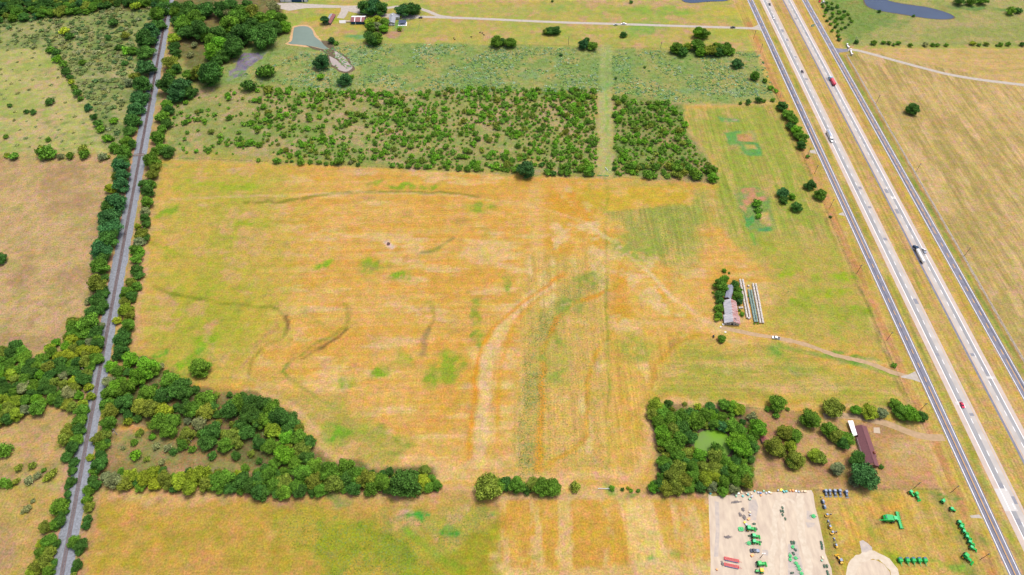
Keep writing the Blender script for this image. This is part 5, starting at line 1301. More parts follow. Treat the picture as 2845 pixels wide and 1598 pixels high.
shrubs(B3, [(30, 230, 26, 'm'), (340, 180, 34, 'd'), (420, 185, 50, 'm'), (390, 250, 45, 'm'), (440, 260, 36, 'd'), (510, 250, 40, 'm'), (570, 250, 45, 'm'), (560, 190, 50, 'm'), (690, 215, 50, 'm'), (760, 190, 50, 'm'), (740, 265, 45, 'm'), (790, 270, 28, 'd'), (990, 220, 28, 'd'), (1040, 270, 24, 'r'), (1140, 200, 50, 'm'), (1230, 195, 40, 'd'), (1100, 240, 30, 'm'), (1290, 270, 60, 'm'), (1345, 285, 34, 'm'), (1360, 205, 50, 'm'), (1540, 205, 60, 'm'), (1480, 190, 50, 'o'), (1560, 280, 45, 'o'), (1660, 215, 50, 'm'), (1700, 265, 70, 'm'), (1740, 290, 45, 'd')], FH)
trees(B3, [(1865, 220, 52, 'm'), (1875, 285, 55, 'r')], 'at the east end of the brush field')

# brush field: young mesquite
BRUSH = gp(A1, [(1500, 900), (1700, 790), (2150, 800), (2572, 720), (2572, 1447), (1900, 1390), (1560, 1340), (1460, 1200)]) 
brush1 = gp(V, [(445, 270), (500, 245), (620, 215), (760, 222), (1000, 236), (1180, 222), (1500, 230), (1502, 438), (1250, 428), (1000, 415), (760, 398), (540, 392), (420, 385)])
brush2 = gp(V, [(1546, 245), (1600, 252), (1700, 262), (1722, 300), (1722, 340), (1780, 410), (1795, 440), (1700, 448), (1546, 440)])
E1 = G(*V(500, 300))[0]; E2 = G(*V(1480, 300))[0]
yb = G(*V(1000, 415))[1]; yt = G(*V(1000, 230))[1]


def dens(x, y):
    t = (x - E1) / (E2 - E1); s = (y - yb) / (yt - yb)
    n = 0.55 * vnoise(np.array([x / 30.0]), np.array([y / 18.0]))[0] + 0.45 * vnoise(np.array([x / 11.0]), np.array([y / 8.0]))[0]
    return max(0.03, min(1.0, 0.16 + 0.52 * t + 0.30 * (t > 0.12) * max(0, min(1, (s - 0.18) * 1.6)) * (0.35 + t) + (n - 0.5) * 1.7))


pts = [(x, y) for x, y in scatter(brush1, 3.2, 8000, 41, dens, False)] + [(x, y) for x, y in scatter(brush2, 3.6, 1300, 42, None, False)]
pts.sort(key=lambda p: p[1])
pts = [(x, y, (1.3 + 3.0 * TR.random() ** 1.6) * (1.0 + 0.12 * (x > 60)), TR.choice(['mid', 'bright', 'mid', 'bright', 'olive', 'bright', 'leafy'])) for x, y in pts]
big = sorted(pts, key=lambda p: -p[2] / math.hypot(p[0], p[1], H))[:290]
bigset = set(big)
for x, y, r, t in big:
    put_shrub(x, y, r, t, 'in the young brush north of the hay field', kind='mesquite_shrub')


def stuff_mesh(name, items, m, arr=None):
    arr = arr or SHRUB_ARR
    Vs, Fs, Ts = [], [], []; n = 0
    for x, y, r, col, zs in items:
        v, f, t = arr[TR.randrange(len(arr))]
        a = TR.uniform(0, 6.28); c, s = math.cos(a), math.sin(a)
        p = np.stack([(v[:, 0] * c - v[:, 1] * s) * r + x, (v[:, 0] * s + v[:, 1] * c) * r + y, v[:, 2] * r * zs], 1)
        Vs.append(p); Fs.append(f + n); n += len(v)
        Ts.append(t[:, None] * np.array(col)[None, :])
    me = tri_mesh(name, np.concatenate(Vs), np.concatenate(Fs), np.concatenate(Ts), m)
    o = link(name, me); o.color = (1, 1, 1, 1)
    return o


rest_ = [(x, y, r, jit(TINT[t]), 1.0) for x, y, r, t in pts if (x, y, r, t) not in bigset]
tag(stuff_mesh('mesquite_brush', rest_, M['leaf']), 'green thicket of young mesquite filling the brush field', 'brush', kind='stuff')
# low scrub beyond the railway, weeds on the meadow: too many and too small to count
sc_poly = gp(A1, [(-150, 170), (420, 130), (900, 80), (1400, 60), (1330, 230), (1200, 420), (1180, 700), (1080, 1000), (1050, 1230), (960, 1240), (900, 1100), (600, 700), (420, 430), (-150, 420)])
it = [(x, y, TR.uniform(1.4, 4.6), jit(TR.choice([(0.21, 0.25, 0.075), (0.17, 0.22, 0.07), (0.13, 0.21, 0.06), (0.24, 0.26, 0.11), (0.10, 0.18, 0.05)]), 0.2), 0.5) for x, y in scatter(sc_poly, 3.6, 3600, 51, lambda x, y: 0.25 + 0.75 * max(0, min(1, (vnoise(np.array([x / 24.0]), np.array([y / 24.0]))[0] - 0.3) * 2.2)), False)]
sc2 = gp(A1, [(-150, 420), (420, 430), (600, 700), (900, 1100), (960, 1330), (-150, 1350)])
it += [(x, y, TR.uniform(1.2, 3.0), jit((0.24, 0.27, 0.09), 0.25), 0.35) for x, y in scatter(sc2, 9.0, 260, 52, None, False)]
tag(stuff_mesh('scrub', it, M['leaf']), 'grey green scrub scattered over the rough pasture beyond the railway', 'scrub', kind='stuff')
md = gp(V, [(600, 190), (780, 130), (900, 112), (1100, 112), (1500, 124), (1515, 232), (900, 228), (620, 212)])
md2 = gp(V, [(1540, 125), (1910, 135), (1955, 235), (1720, 258), (1545, 238)])
it = []
for pl, sd, n_ in ((md, 61, 6500), (md2, 62, 3600)):
    it += [(x, y, TR.uniform(0.7, 2.0), jit(TR.choice([(0.20, 0.33, 0.15), (0.16, 0.30, 0.10), (0.17, 0.30, 0.06), (0.27, 0.38, 0.22), (0.10, 0.22, 0.08), (0.22, 0.30, 0.09)]), 0.2), 0.3)
           for x, y in scatter(pl, 1.9, n_, sd, lambda x, y: max(0.06, min(1, (vnoise(np.array([x / 20.0 + 7]), np.array([y / 20.0]))[0] - 0.3) * 2.4)), False)]
tag(stuff_mesh('meadow_weeds', it, M['leaf'], WEED_ARR), 'pale green broadleaf weeds covering the northern meadow', 'weeds', kind='stuff')

# ------------------------------------------------------------------ buildings
def frame_of(a, b):
    """local frame with x along a->b"""
    d = Vector(b) - Vector(a)
    return math.atan2(d.y, d.x), d.length


def gable(parent, w, l, eave, ridge, wall_m, roof_l, roof_r, over=0.5, th=0.14, wname='wall'):
    """walls w wide (x), l long (y), ridge along y; two roof slopes as parts"""
    hw = w / 2
    MB().prism([(-hw, 0), (hw, 0), (hw, eave), (0, ridge), (-hw, eave)], -l / 2, l / 2).build(wname, wall_m, parent)
    sl_ = (ridge - eave) / hw
    parts_ = []
    for s, m_ in ((-1, roof_l), (1, roof_r)):
        xo = hw + over; zo = eave - sl_ * over
        pr = [(0, ridge + 0.05), (s * xo, zo + 0.05), (s * xo, zo + 0.05 + th), (0, ridge + 0.05 + th)]
        parts_.append(MB().prism(pr, -l / 2 - over, l / 2 + over).build('roof_slope', m_, parent))
    return parts_


# old tin barn
a, b = G(*BN(540, 680), 5), G(*BN(585, 1040), 5)
rz, ln = frame_of(b, a)
c0 = (Vector(a) + Vector(b)) / 2
barn = tag(empty('old_barn', (c0.x, c0.y, 0), rz - math.pi / 2), 'weathered tin barn with rusted roof, broken front slope and white gable', 'barn')
fl = 7.5
bl = ln - fl
# rear aisle
gb = MB(); hw = 4.6
gb.prism([(-hw, 0), (hw, 0), (hw, 3.0), (0, 5.6), (-hw, 3.0)], -ln / 2 + fl, ln / 2).build('wall', M['wood_wall'], barn)
for s, m_ in ((-1, M['tin']), (1, M['tin_rust'])):
    MB().prism([(0, 5.7), (s * 5.2, 2.72), (s * 5.2, 2.86), (0, 5.84)], -ln / 2 + fl, ln / 2 + 0.5).build('roof_slope', m_, barn)
# wider front
MB().prism([(-5.6, 0), (5.6, 0), (5.6, 2.6), (0, 5.2), (-5.6, 2.6)], -ln / 2, -ln / 2 + fl - 0.05).build('front_wall', M['wall_white'], barn)
for s, m_ in ((-1, M['tin']), (1, M['tin_rust'])):
    MB().prism([(0, 5.3), (s * 6.2, 2.4), (s * 6.2, 2.55), (0, 5.45)], -ln / 2 - 0.6, -ln / 2 + fl - 0.02).build('front_roof_slope', m_, barn)
for i in range(5):      # open rafters where sheets are missing
    MB().box(-1.0 - i * 0.55 + 0.9, -ln / 2 + 1.2, 5.08 - abs(-1.0 - i * 0.55 + 0.9) * 0.467 + 0.12, 0.3, 2.3, 0.2).build('open_rafter', M['dark_metal'], barn)
for i in range(3):
    MB().box(1.3 + i * 0.7, -ln / 2 + 2.4, 5.36 - (1.3 + i * 0.7) * 0.467 + 0.1, 0.35, 2.6, 0.12).build('open_rafter', M['dark_metal'], barn)
dr = MB().box(0.2, -ln / 2 - 0.03, 1.15, 1.6, 0.1, 2.3).build('doorway', M['dark_metal'], barn)
for x in (-3.4, -2.3, 2.6):
    MB().box(x, -ln / 2 - 0.03, 1.3, 0.8, 0.08, 1.0).build('window', M['glass'], barn)
# grey shed behind it, half under the trees
a, b = G(*BN(555, 440), 3.5), G(*BN(500, 640), 3.5)
rz, ln2 = frame_of(b, a); c1 = (Vector(a) + Vector(b)) / 2
shd = tag(empty('tin_shed', (c1.x, c1.y, 0), rz - math.pi / 2), 'narrow grey tin roofed shed half hidden by trees behind the old barn', 'shed')
gable(shd, 4.2, ln2, 2.6, 3.8, M['wood_wall'], M['tin_dark'], M['tin_dark'], 0.4)
# brown-roofed house with a white carport
a, b = G(*HS(560, 305), 4.3), G(*HS(790, 985), 4.3)
rz, hl = frame_of(b, a); c2 = (Vector(a) + Vector(b)) / 2
house = tag(empty('ranch_house', (c2.x, c2.y, 0), rz - math.pi / 2), 'long low house with brown shingle roof, brick chimney and white metal carport', 'house')
MB().prism([(-3.6, 0), (3.4, 0), (3.4, 2.7), (0, 4.2), (-3.6, 2.7)], -hl / 2 + 0.5, hl / 2 - 0.5).build('wall', M['wall_brick'], house)
def slope(x0, z0, x1, z1, y0, y1, m_, name='roof_slope', th=0.16):
    return MB().prism([(x0, z0), (x1, z1), (x1, z1 + th), (x0, z0 + th)], y0, y1).build(name, m_, house)
r1 = slope(0, 4.3, 4.1, 2.55, -hl / 2 + 6.8, hl / 2, M['shingle2'])
slope(0, 4.3, 3.3, 2.9, -hl / 2, -hl / 2 + 6.75, M['shingle2'])
slope(0, 4.3, -4.0, 2.6, hl / 2 - 8.2, hl / 2, M['shingle'])
slope(0, 4.3, -5.2, 2.1, -hl / 2 + 2.0, hl / 2 - 8.25, M['shingle'])
MB().box(0, 0, 4.5, 0.5, hl, 0.14).build('ridge_cap', M['shingle'], house)
MB().box(-4.85, -2.0, 1.3, 0.2, hl - 14, 2.2).build('porch_wall', M['wall_white'], house)
for yy in (-8, -3, 3, 8):
    w_ = MB().box(3.44, yy, 1.5, 0.1, 1.6, 1.1).build('window', M['glass'], house)
    MB().box(3.5, yy, 0.9, 0.14, 1.8, 0.1).build('sill', M['wall_white'], w_)
ch = MB().box(2.5, -hl / 2 + 9.3, 4.0, 1.1, 1.5, 2.4).build('chimney', M['brick_chimney'], house)
MB().box(2.5, -hl / 2 + 9.3, 5.26, 0.6, 0.9, 0.12).build('flue', M['dark_metal'], ch)
cp = [G(*HS(x, y), 2.6) for x, y in ((335, 235), (420, 232), (495, 470), (425, 495))]
cpo = tag(empty('carport', (*((Vector(cp[0]) + Vector(cp[2])) / 2), 0)), 'white metal carport roof on posts at the side of the brown roofed house', 'carport')
cc = (Vector(cp[0]) + Vector(cp[2])) / 2
lp = [(p[0] - cc.x, p[1] - cc.y) for p in cp]
MB().extrude(lp, 2.5, 2.64).build('carport_roof', M['roof_white'], cpo)
for p in lp: MB().tube((p[0] * 0.9, p[1] * 0.9, 0), (p[0] * 0.9, p[1] * 0.9, 2.5), 0.08).build('post', M['white'], cpo)
tag(MB().extrude(gp(HS, [(765, 350), (865, 350), (880, 448), (768, 440)]), 0.0, 0.12).build('concrete_slab', M['slab']), 'bare square concrete slab in the grass beside the driveway', 'slab')
# small red-roofed shed by the grove
x, y = G(*C4(248, 1358), 1.5)
rs_ = tag(empty('garden_shed', (x, y, 0), 0.1), 'small shed with red roof and white front at the edge of the pond grove', 'shed')
gable(rs_, 3.0, 3.6, 2.0, 2.9, M['wall_white'], M['roof_red'], M['roof_red'], 0.3)
MB().box(0.1, -1.83, 0.9, 0.9, 0.06, 1.8).build('door', M['dark_metal'], rs_)
# northern farm: blue barn with red and white roof
a, b = G(*NW(1265, 415)), G(*NW(1490, 415))
rz, bw = frame_of(a, b)
pa = (Vector(a) + Vector(b)) / 2 + Vector((-math.sin(rz), math.cos(rz))) * 6.0
bb = tag(empty('blue_barn', (pa.x, pa.y, 0), rz), 'blue sided barn with red near roof slope, white strips and white far slope', 'barn')
MB().prismx([(-6, 0), (6, 0), (6, 3.6), (0, 5.6), (-6, 3.6)], -bw / 2, bw / 2).build('wall', M['wall_blue'], bb)
for s, m_ in ((-1, M['roof_red']), (1, M['roof_white'])):
    MB().prismx([(0, 5.7), (s * 6.6, 3.5), (s * 6.6, 3.65), (0, 5.85)], -bw / 2 - 0.5, bw / 2 + 0.5).build('roof_slope', m_, bb)
for xx in (-0.22, 0.25):
    MB().prismx([(-0.1, 5.87), (-6.62, 3.69), (-6.62, 3.74), (-0.1, 5.92)], xx * bw - 0.45, xx * bw + 0.45).build('skylight_strip', M['roof_white'], bb)
MB().box(-bw * 0.18, -6.05, 1.2, 0.9, 0.08, 2.2).build('door', M['white'], bb)
MB().box(bw * 0.15, -6.05, 1.6, 3.4, 0.08, 3.0).build('sliding_door', M['wall_blue'], bb)
tag(MB().extrude(gp(NW, [(1055, 350), (1170, 345), (1172, 398), (1062, 400)]), 0, 0.25).build('concrete_pad', M['wall_white']), 'pale concrete pad west of the blue barn', 'slab')
tag(MB().extrude(gp(NW, [(1172, 362), (1264, 362), (1264, 384), (1172, 384)]), 0, 1.2).build('board_pen', M['slab']), 'low pale board pen joining the pad and the blue barn', 'pen')
# long low shed
a, b = G(*NW(945, 240), 2.8), G(*NW(862, 385), 2.8)
rz, l3 = frame_of(b, a); c3 = (Vector(a) + Vector(b)) / 2
ls = tag(empty('long_shed', (c3.x, c3.y, 0), rz - math.pi / 2), 'long low shed with grey and dull red roof slopes beside the farm pond', 'shed')
gable(ls, 6.4, l3, 2.2, 3.2, M['wood_wall'], M['roof_grey'], M['roof_red'], 0.4)
MB().box(0.4, -l3 / 2 - 0.04, 1.0, 1.6, 0.06, 1.9).build('doorway', M['dark_metal'], ls)
# grey farmhouse
a, b = G(*NW(1900, 440)), G(*NW(2000, 440))
rz, fw = frame_of(a, b)
pa = (Vector(a) + Vector(b)) / 2
fh = tag(empty('farmhouse', (pa.x, pa.y, 0), rz), 'grey metal roofed farmhouse with a white porch on the gravel lane', 'house')
MB().prism([(-fw / 2, 0), (fw / 2, 0), (fw / 2, 3.2), (0, 4.6), (-fw / 2, 3.2)], 0.8, 20).build('wall', M['wall_white'], fh)
for s in (-1, 1):
    MB().prism([(0, 4.7), (s * (fw / 2 + 0.6), 3.0), (s * (fw / 2 + 0.6), 3.15), (0, 4.85)], 0.2, 20.6).build('roof_slope', M['roof_grey'], fh)
MB().prismx([(13, 3.5), (19.5, 3.5), (16.2, 4.75)], fw / 2 - 0.2, fw / 2 + 5).build('wing_roof', M['roof_grey'], fh)
MB().box(fw / 2 + 2.4, 16.2, 1.7, 4.6, 5.6, 3.3).build('wing_wall', M['wall_white'], fh)
MB().box(-0.5, 16, 5.1, 1.2, 1.2, 0.9).build('vent', M['white'], fh)
MB().box(0, 0.0, 1.2, fw, 1.4, 0.15).build('porch_deck', M['white'], fh)
for xx in (-fw / 2 + 0.3, 0, fw / 2 - 0.3):
    MB().tube((xx, -0.4, 0), (xx, -0.4, 2.9), 0.1).build('porch_post', M['white'], fh)
for xx in (-2.2, 2.2): MB().box(xx, 0.76, 1.7, 1.2, 0.08, 1.2).build('window', M['glass'], fh)
pav = gp(NW, [(2065, 395), (2195, 395), (2200, 345), (2075, 340)], 2.6)
pc = Vector((sum(p[0] for p in pav) / 4, sum(p[1] for p in pav) / 4))
pv = tag(empty('patio_shelter', (pc.x, pc.y, 0)), 'dark blue grey flat roofed shelter beside the farmhouse with white edge', 'shelter')
lp = [(p[0] - pc.x, p[1] - pc.y) for p in pav]
MB().extrude(lp, 2.55, 2.75).build('shelter_roof', M['solar'], pv)
MB().extrude([(q[0] * 1.14, q[1] * 1.25 - 0.6) for q in lp], 0.0, 0.2).build('patio_floor', M['white'], pv)
for p in lp: MB().tube((p[0] * 0.95, p[1] * 0.92, 0.2), (p[0] * 0.95, p[1] * 0.92, 2.55), 0.09).build('post', M['white'], pv)
# blue machine shed at the north edge
a, b = G(*NW(60, 36)), G(*NW(520, 36))
rz, mw = frame_of(a, b)
pa = (Vector(a) + Vector(b)) / 2
ms_ = tag(empty('machine_shed', (pa.x, pa.y, 0), rz), 'wide blue machine shed with white doors at the end of the gravel lane', 'shed')
MB().prismx([(0, 0), (14, 0), (14, 4.6), (7, 6.4), (0, 4.6)], -mw / 2, mw / 2).build('wall', M['wall_blue'], ms_)
for s in (-1, 1):
    MB().prismx([(7, 6.5), (7 + s * 7.6, 4.55), (7 + s * 7.6, 4.7), (7, 6.65)], -mw / 2 - 0.5, mw / 2 + 0.5).build('roof_slope', M['roof_white'], ms_)
for fx, wd in ((-0.42, 5), (-0.27, 4), (-0.15, 4), (0.44, 4), (0.31, 1.2)):
    MB().box(fx * mw, -0.05, 1.9, wd, 0.1, 3.7).build('door', M['white'], ms_)

# ------------------------------------------------------------------ round bales in rows
def bale_bp(m):
    b_ = MB(); n = 14; prof_ = []
    for i in range(n):
        t = 2 * math.pi * i / n
        prof_.append((0.8 * math.cos(t), 0.8 * math.sin(t) + 0.78))
    b_.prism([(x, z) for x, z in prof_], -0.7, 0.7)
    e = MB()
    for s in (-1, 1):
        e.add([(0.70 * math.cos(2 * math.pi * i / 10), s * 0.712, 0.70 * math.sin(2 * math.pi * i / 10) + 0.78) for i in range(10)], [tuple(range(10))])
    return [('wrapping', b_.mesh('wrapping', m), []), ('straw_face', e.mesh('straw_face', M['bale_end']), [])]


BW, BG = bale_bp(M['bale']), bale_bp(M['bale_green'])
for (x0, y0, x1, y1, bp_, lab) in ((700, 350, 820, 975, BW, 'pale wrapped round bale in the bale row nearest the old barn'), (745, 350, 868, 975, BW, 'pale wrapped round bale in the second row out from the old barn'),
                                   (843, 520, 948, 1045, BG, 'green grey weathered round bale in the barn side row of the dark pair'), (888, 530, 985, 1045, BG, 'green grey weathered round bale in the outer row of the dark pair'),
                                   (918, 425, 1040, 1060, BW, 'pale wrapped round bale in the row next to the dark bales'), (966, 425, 1085, 1060, BW, 'pale wrapped round bale in the outermost row from the barn')):
    p, q = Vector(G(*BN(x0, y0), 0.8)), Vector(G(*BN(x1, y1), 0.8))
    n = int((p - q).length / 1.55); rz = math.atan2((p - q).y, (p - q).x) - math.pi / 2
    for i in range(n + 1):
        c = q + (p - q) * (i / n)
        spawn('hay_bale', bp_, (c.x + TR.uniform(-.07, .07), c.y, 0), rz + TR.uniform(-.05, .05), lab, 'hay bale', 'bales: ' + lab, TR.uniform(0.95, 1.03))
for x, y, l_ in ((690, 815, 'western one of two loose pale bales by the barn'), (732, 812, 'eastern one of two loose pale bales by the barn'), (840, 448, 'single pale bale lying north of the dark bale rows'), (848, 992, 'pale bale set apart at the south end of the first rows')):
    spawn('hay_bale', BW, (*G(*BN(x, y), 0.8), 0), 1.4, l_, 'hay bale', None, 1.05)
for x, y, s, l_ in ((418, 1100, 1.5, 'white feed trough lying south of the old barn'), (372, 1142, 1.1, 'small white tub beside the farm track'), (452, 1228, 1.3, 'white tub north of the lone round oak')):
    o = tag(empty('feed_tub', (*G(*BN(x, y)), 0), 0.4), l_, 'tub')
    MB().tube((0, 0, 0), (0, 0, 0.6), 0.5 * s, 0.62 * s, 12).build('tub_body', M['white'], o); MB().tube((0, 0, 0.6), (0, 0, 0.63), 0.66 * s, 0.66 * s, 12).build('rim', M['offwhite'], o)
o = tag(empty('fuel_tank', (*G(*BN(252, 1305)), 0), 0), 'small dark tank on legs west of the lone round oak', 'tank')
MB().tube((0, -0.9, 1.3), (0, 0.9, 1.3), 0.6, 0.6, 12).build('tank_body', M['dark_metal'], o)
for yy in (-0.6, 0.6): MB().box(0, yy, 0.4, 0.9, 0.12, 0.8).build('leg', M['dark_metal'], o)

# brush pile on its bare ring
x, y = G(1079, 678)
bp0 = tag(empty('burn_pile', (x, y, 0)), 'dark brown heap on a pale bare ring in the orange hay field', 'pile')
m = MB(); rr = random.Random(4)
for i in range(60):
    a = rr.uniform(0, 6.28); d_ = rr.uniform(0, 1.5); z = 1.1 * (1 - d_ / 1.7)
    m.tube((d_ * math.cos(a), d_ * math.sin(a) * 1.4, z), (d_ * math.cos(a) + rr.uniform(-1, 1), d_ * 1.4 * math.sin(a) + rr.uniform(-1, 1), max(0.05, z + rr.uniform(-.5, .3))), 0.07, 0.03, 4)
m.build('branches', M['bark'], bp0)
v_, f_ = ICO[2]
MB().add([(p[0] * 1.4, p[1] * 1.9, max(-0.05, p[2] * 0.9)) for p in v_], [tuple(t) for t in f_]).build('ash_mound', M['sleeper'], bp0)

# ------------------------------------------------------------------ vehicles
def wheel_mesh(r, w, n=14):
    return MB().tube((-w / 2, 0, 0), (w / 2, 0, 0), r, r, n).mesh('wheel', M['tyre'])


def car(pos, heading, color, label, kind='car', l=4.7, w=1.85, bed=None, ztop=1.5):
    """heading: direction the nose points; local +y is forward"""
    o = tag(empty(kind, (*pos, 0.04), heading - math.pi / 2), label, 'pickup' if bed else 'car')
    h = l / 2
    if bed:
        body = MB().prismx([(-h, 0.45), (h, 0.45), (h, 0.95), (h - 1.3, 1.08), (-h, 1.08)], -w / 2, w / 2)
        cab = MB().prismx([(-h + 1.9, 1.05), (h - 1.2, 1.05), (h - 1.9, 1.8), (-h + 2.2, 1.82)], -w / 2 + 0.1, w / 2 - 0.1)
    else:
        body = MB().prismx([(-h, 0.35), (h, 0.35), (h, 0.72), (h - 0.3, 0.82), (h - 1.3, 0.95), (-h + 0.7, 1.0), (-h, 0.92)], -w / 2, w / 2)
        cab = MB().prismx([(-h + 0.4, 0.98), (h - 1.35, 0.94), (h - 2.0, ztop), (-h + 1.2, ztop + 0.02)], -w / 2 + 0.13, w / 2 - 0.13)
    p = body.build('body', M['paint'], o); p.color = (*color, 1)
    p = cab.build('cabin', M['glass'], o)
    y0, y1 = ((-h + 2.25, h - 1.95) if bed else (-h + 1.2, h - 2.0))
    q = MB().box(0, (y0 + y1) / 2, (1.84 if bed else ztop + 0.04), w - 0.36, y1 - y0, 0.06).build('roof', M['paint'], o); q.color = (*color, 1)
    if bed: MB().box(0, -h + 0.95, 1.1, w - 0.25, 1.75, 0.05).build('bed', bed, o)
    wm = wheel_mesh(0.36, 0.24)
    for sx in (-1, 1):
        for yy in (-h + 0.95, h - 0.9):
            t = link('wheel', wm, o); t.location = (sx * (w / 2 - 0.1), yy, 0.36)
        MB().box(sx * (w / 2 - 0.3), h + 0.005, 0.68, 0.4, 0.04, 0.16).build('headlight', M['white'], o)
        MB().box(sx * (w / 2 - 0.2), -h - 0.005, 0.8, 0.25, 0.04, 0.2).build('taillight', M['harrow_red'], o)
    return o


def gxy(pn, x, y, z=0.0): return G(*pn(x, y), z)


UP = math.pi / 2 + 0.0146
DN = UP + math.pi
T1 = panel(2100, 0, 320 / 1929)
T2 = panel(2440, 900, 405 / 1928)
T3 = panel(2380, 560, 340 / 1929)
T4 = panel(2240, 330, 120 / 1091)
car(gxy(T1, 232, 72, 0.8), DN, (0.03, 0.04, 0.06), 'dark car farthest north on the western carriageway')
car(gxy(T1, 292, 292, 0.8), DN, (0.75, 0.76, 0.78), 'white van on the western carriageway', 'van', 5.2, 2.0, None, 2.0)
car(gxy(T1, 780, 1198, 0.8), DN, (0.08, 0.06, 0.09), 'dark maroon car in the inner lane of the western carriageway')
car(gxy(T2, 1112, 1072, 0.8), DN, (0.55, 0.01, 0.06), 'bright red car on the western carriageway')
car(gxy(T3, 1068, 775, 0.8), UP, (0.55, 0.55, 0.58), 'silver grey pickup passing beside the white tank trailer', 'pickup_truck', 5.6, 2.0, M['machine_grey'])
car(gxy(BN, 1305, 1318, 0.8), math.radians(168), (0.85, 0.86, 0.88), 'white pickup with dark bed parked on the barn track', 'pickup_truck', 5.9, 2.05, M['dark_metal'])
X5 = panel(1680, 30, 460 / 1456)
car(gxy(X5, 168, 114, 0.9), math.radians(182), (0.85, 0.86, 0.88), 'white pickup on the gravel farm road', 'pickup_truck', 6.2, 2.1, M['white'])
car(gxy(X5, 95, 122, 0.8), math.radians(182), (0.45, 0.5, 0.48), 'pale grey car behind the white pickup on the farm road', 'car', 5.0, 1.9)
car(gxy(X5, 1128, 146, 0.8), math.radians(2), (0.10, 0.11, 0.13), 'dark pickup at the entrance gate of the farm road', 'pickup_truck', 5.8, 2.05, M['dark_metal'])
car(gxy(NW, 2442, 300, 0.8), math.radians(185), (0.06, 0.06, 0.10), 'dark car on the lane east of the farmhouse')
car(gxy(T1, 1070, 15, 0.9), 1.2, (0.6, 0.03, 0.04), 'red pickup parked in the green thicket', 'pickup_truck', 5.8, 2.1, M['harrow_red'])
car(gxy(T1, 1130, 36, 0.9), 0.7, (0.8, 0.8, 0.8), 'white van parked next to the red pickup in the thicket', 'van', 5.6, 2.1, None, 2.2)
car(gxy(Y1, 742, 1050, 0.8), math.radians(178), (0.02, 0.035, 0.07), 'dark blue pickup parked among the implements on the gravel yard', 'pickup_truck', 5.6, 2.05, M['machine_grey'])


def semi(nose, heading, kind, cab_col, label, tl=13.5):
    """nose = front bumper on the ground; tractor unit plus trailer"""
    o = tag(empty('semi_truck', (*nose, 0.05), heading - math.pi / 2), label, 'truck')
    cabp = [MB().prismx([(-2.2, 0.7), (0, 0.7), (0, 1.5), (-1.5, 1.75), (-2.2, 1.8)], -1.0, 1.0).build('hood', M['paint'], o),
            MB().prismx([(-5.2, 0.8), (-2.1, 0.8), (-2.1, 2.0), (-2.6, 3.2), (-5.2, 3.5)], -1.2, 1.2).build('cab', M['paint'], o)]
    for c_ in cabp: c_.color = (*cab_col, 1)
    MB().prismx([(-2.16, 2.05), (-2.07, 2.05), (-2.54, 3.1), (-2.63, 3.1)], -1.05, 1.05).build('windscreen', M['glass'], o)
    MB().box(0, 0.06, 0.75, 2.2, 0.15, 0.5).build('bumper', M['chrome'], o)
    for s in (-1, 1):
        MB().tube((s * 1.1, -5.4, 1.2), (s * 1.1, -5.4, 3.9), 0.09).build('exhaust_stack', M['chrome'], o)
        MB().tube((s * 1.25, -3.1, 0.75), (s * 1.25, -4.6, 0.75), 0.32).build('fuel_tank', M['chrome'], o)
    MB().box(0, -5.6, 0.85, 0.9, 4.2, 0.25).build('frame', M['dark_metal'], o)
    y0 = -5.9; y1 = y0 - tl
    if kind == 'tanker':
        t = MB(); n = 16
        ring = lambda yy, k: [(1.3 * k * math.cos(2 * math.pi * i / n), yy, 2.25 + 1.45 * k * math.sin(2 * math.pi * i / n)) for i in range(n)]
        rs2 = [ring(y0 + 0.35, 0.55), ring(y0, 0.9), ring(y0 - 0.5, 1.0), ring(y1 + 0.5, 1.0), ring(y1, 0.9), ring(y1 - 0.3, 0.55)]
        t.add([p for r_ in rs2 for p in r_], [(k * n + i, k * n + (i + 1) % n, (k + 1) * n + (i + 1) % n, (k + 1) * n + i) for k in range(5) for i in range(n)] + [tuple(range(n - 1, -1, -1)), tuple(range(5 * n, 6 * n))])
        tk = t.build('tank', M['white'], o, True)
        for f_ in (0.25, 0.5, 0.75): MB().tube((0, y0 - tl * f_, 3.65), (0, y0 - tl * f_, 3.85), 0.28).build('hatch', M['offwhite'], tk)
        MB().box(0, (y0 + y1) / 2, 3.72, 0.5, tl * 0.8, 0.06).build('catwalk', M['offwhite'], tk)
    elif kind == 'hopper':
        b_ = MB().box(0, (y0 + y1) / 2, 2.35, 2.5, tl, 2.5).build('trailer_body', M['white'], o)
        MB().box(0.18, (y0 + y1) / 2, 3.64, 2.0, tl - 0.7, 0.1).build('tarp', M['machine_grey'], b_)
    else:
        b_ = MB().prismx([(y0, 1.3), (y0, 3.3), (y0 - 0.6, 3.7), (y1 + 0.6, 3.7), (y1, 3.2), (y1 + 0.5, 1.2)], -1.27, 1.27).build('trailer_body', M['paint'], o)
        b_.color = (0.62, 0.06, 0.10, 1)
        tp = MB().prism([(-1.2, 3.71), (1.2, 3.71), (0, 3.95)], y1 + 0.7, y0 - 0.7).build('tarp', M['paint'], b_); tp.color = (0.58, 0.10, 0.13, 1)
    wm = wheel_mesh(0.5, 0.5)
    for yy in (-1.0, -5.0, -6.2, y1 + 1.2, y1 + 2.4):
        for s in (-1, 1):
            t = link('wheel', wm, o); t.location = (s * 1.0, yy, 0.5)
    return o


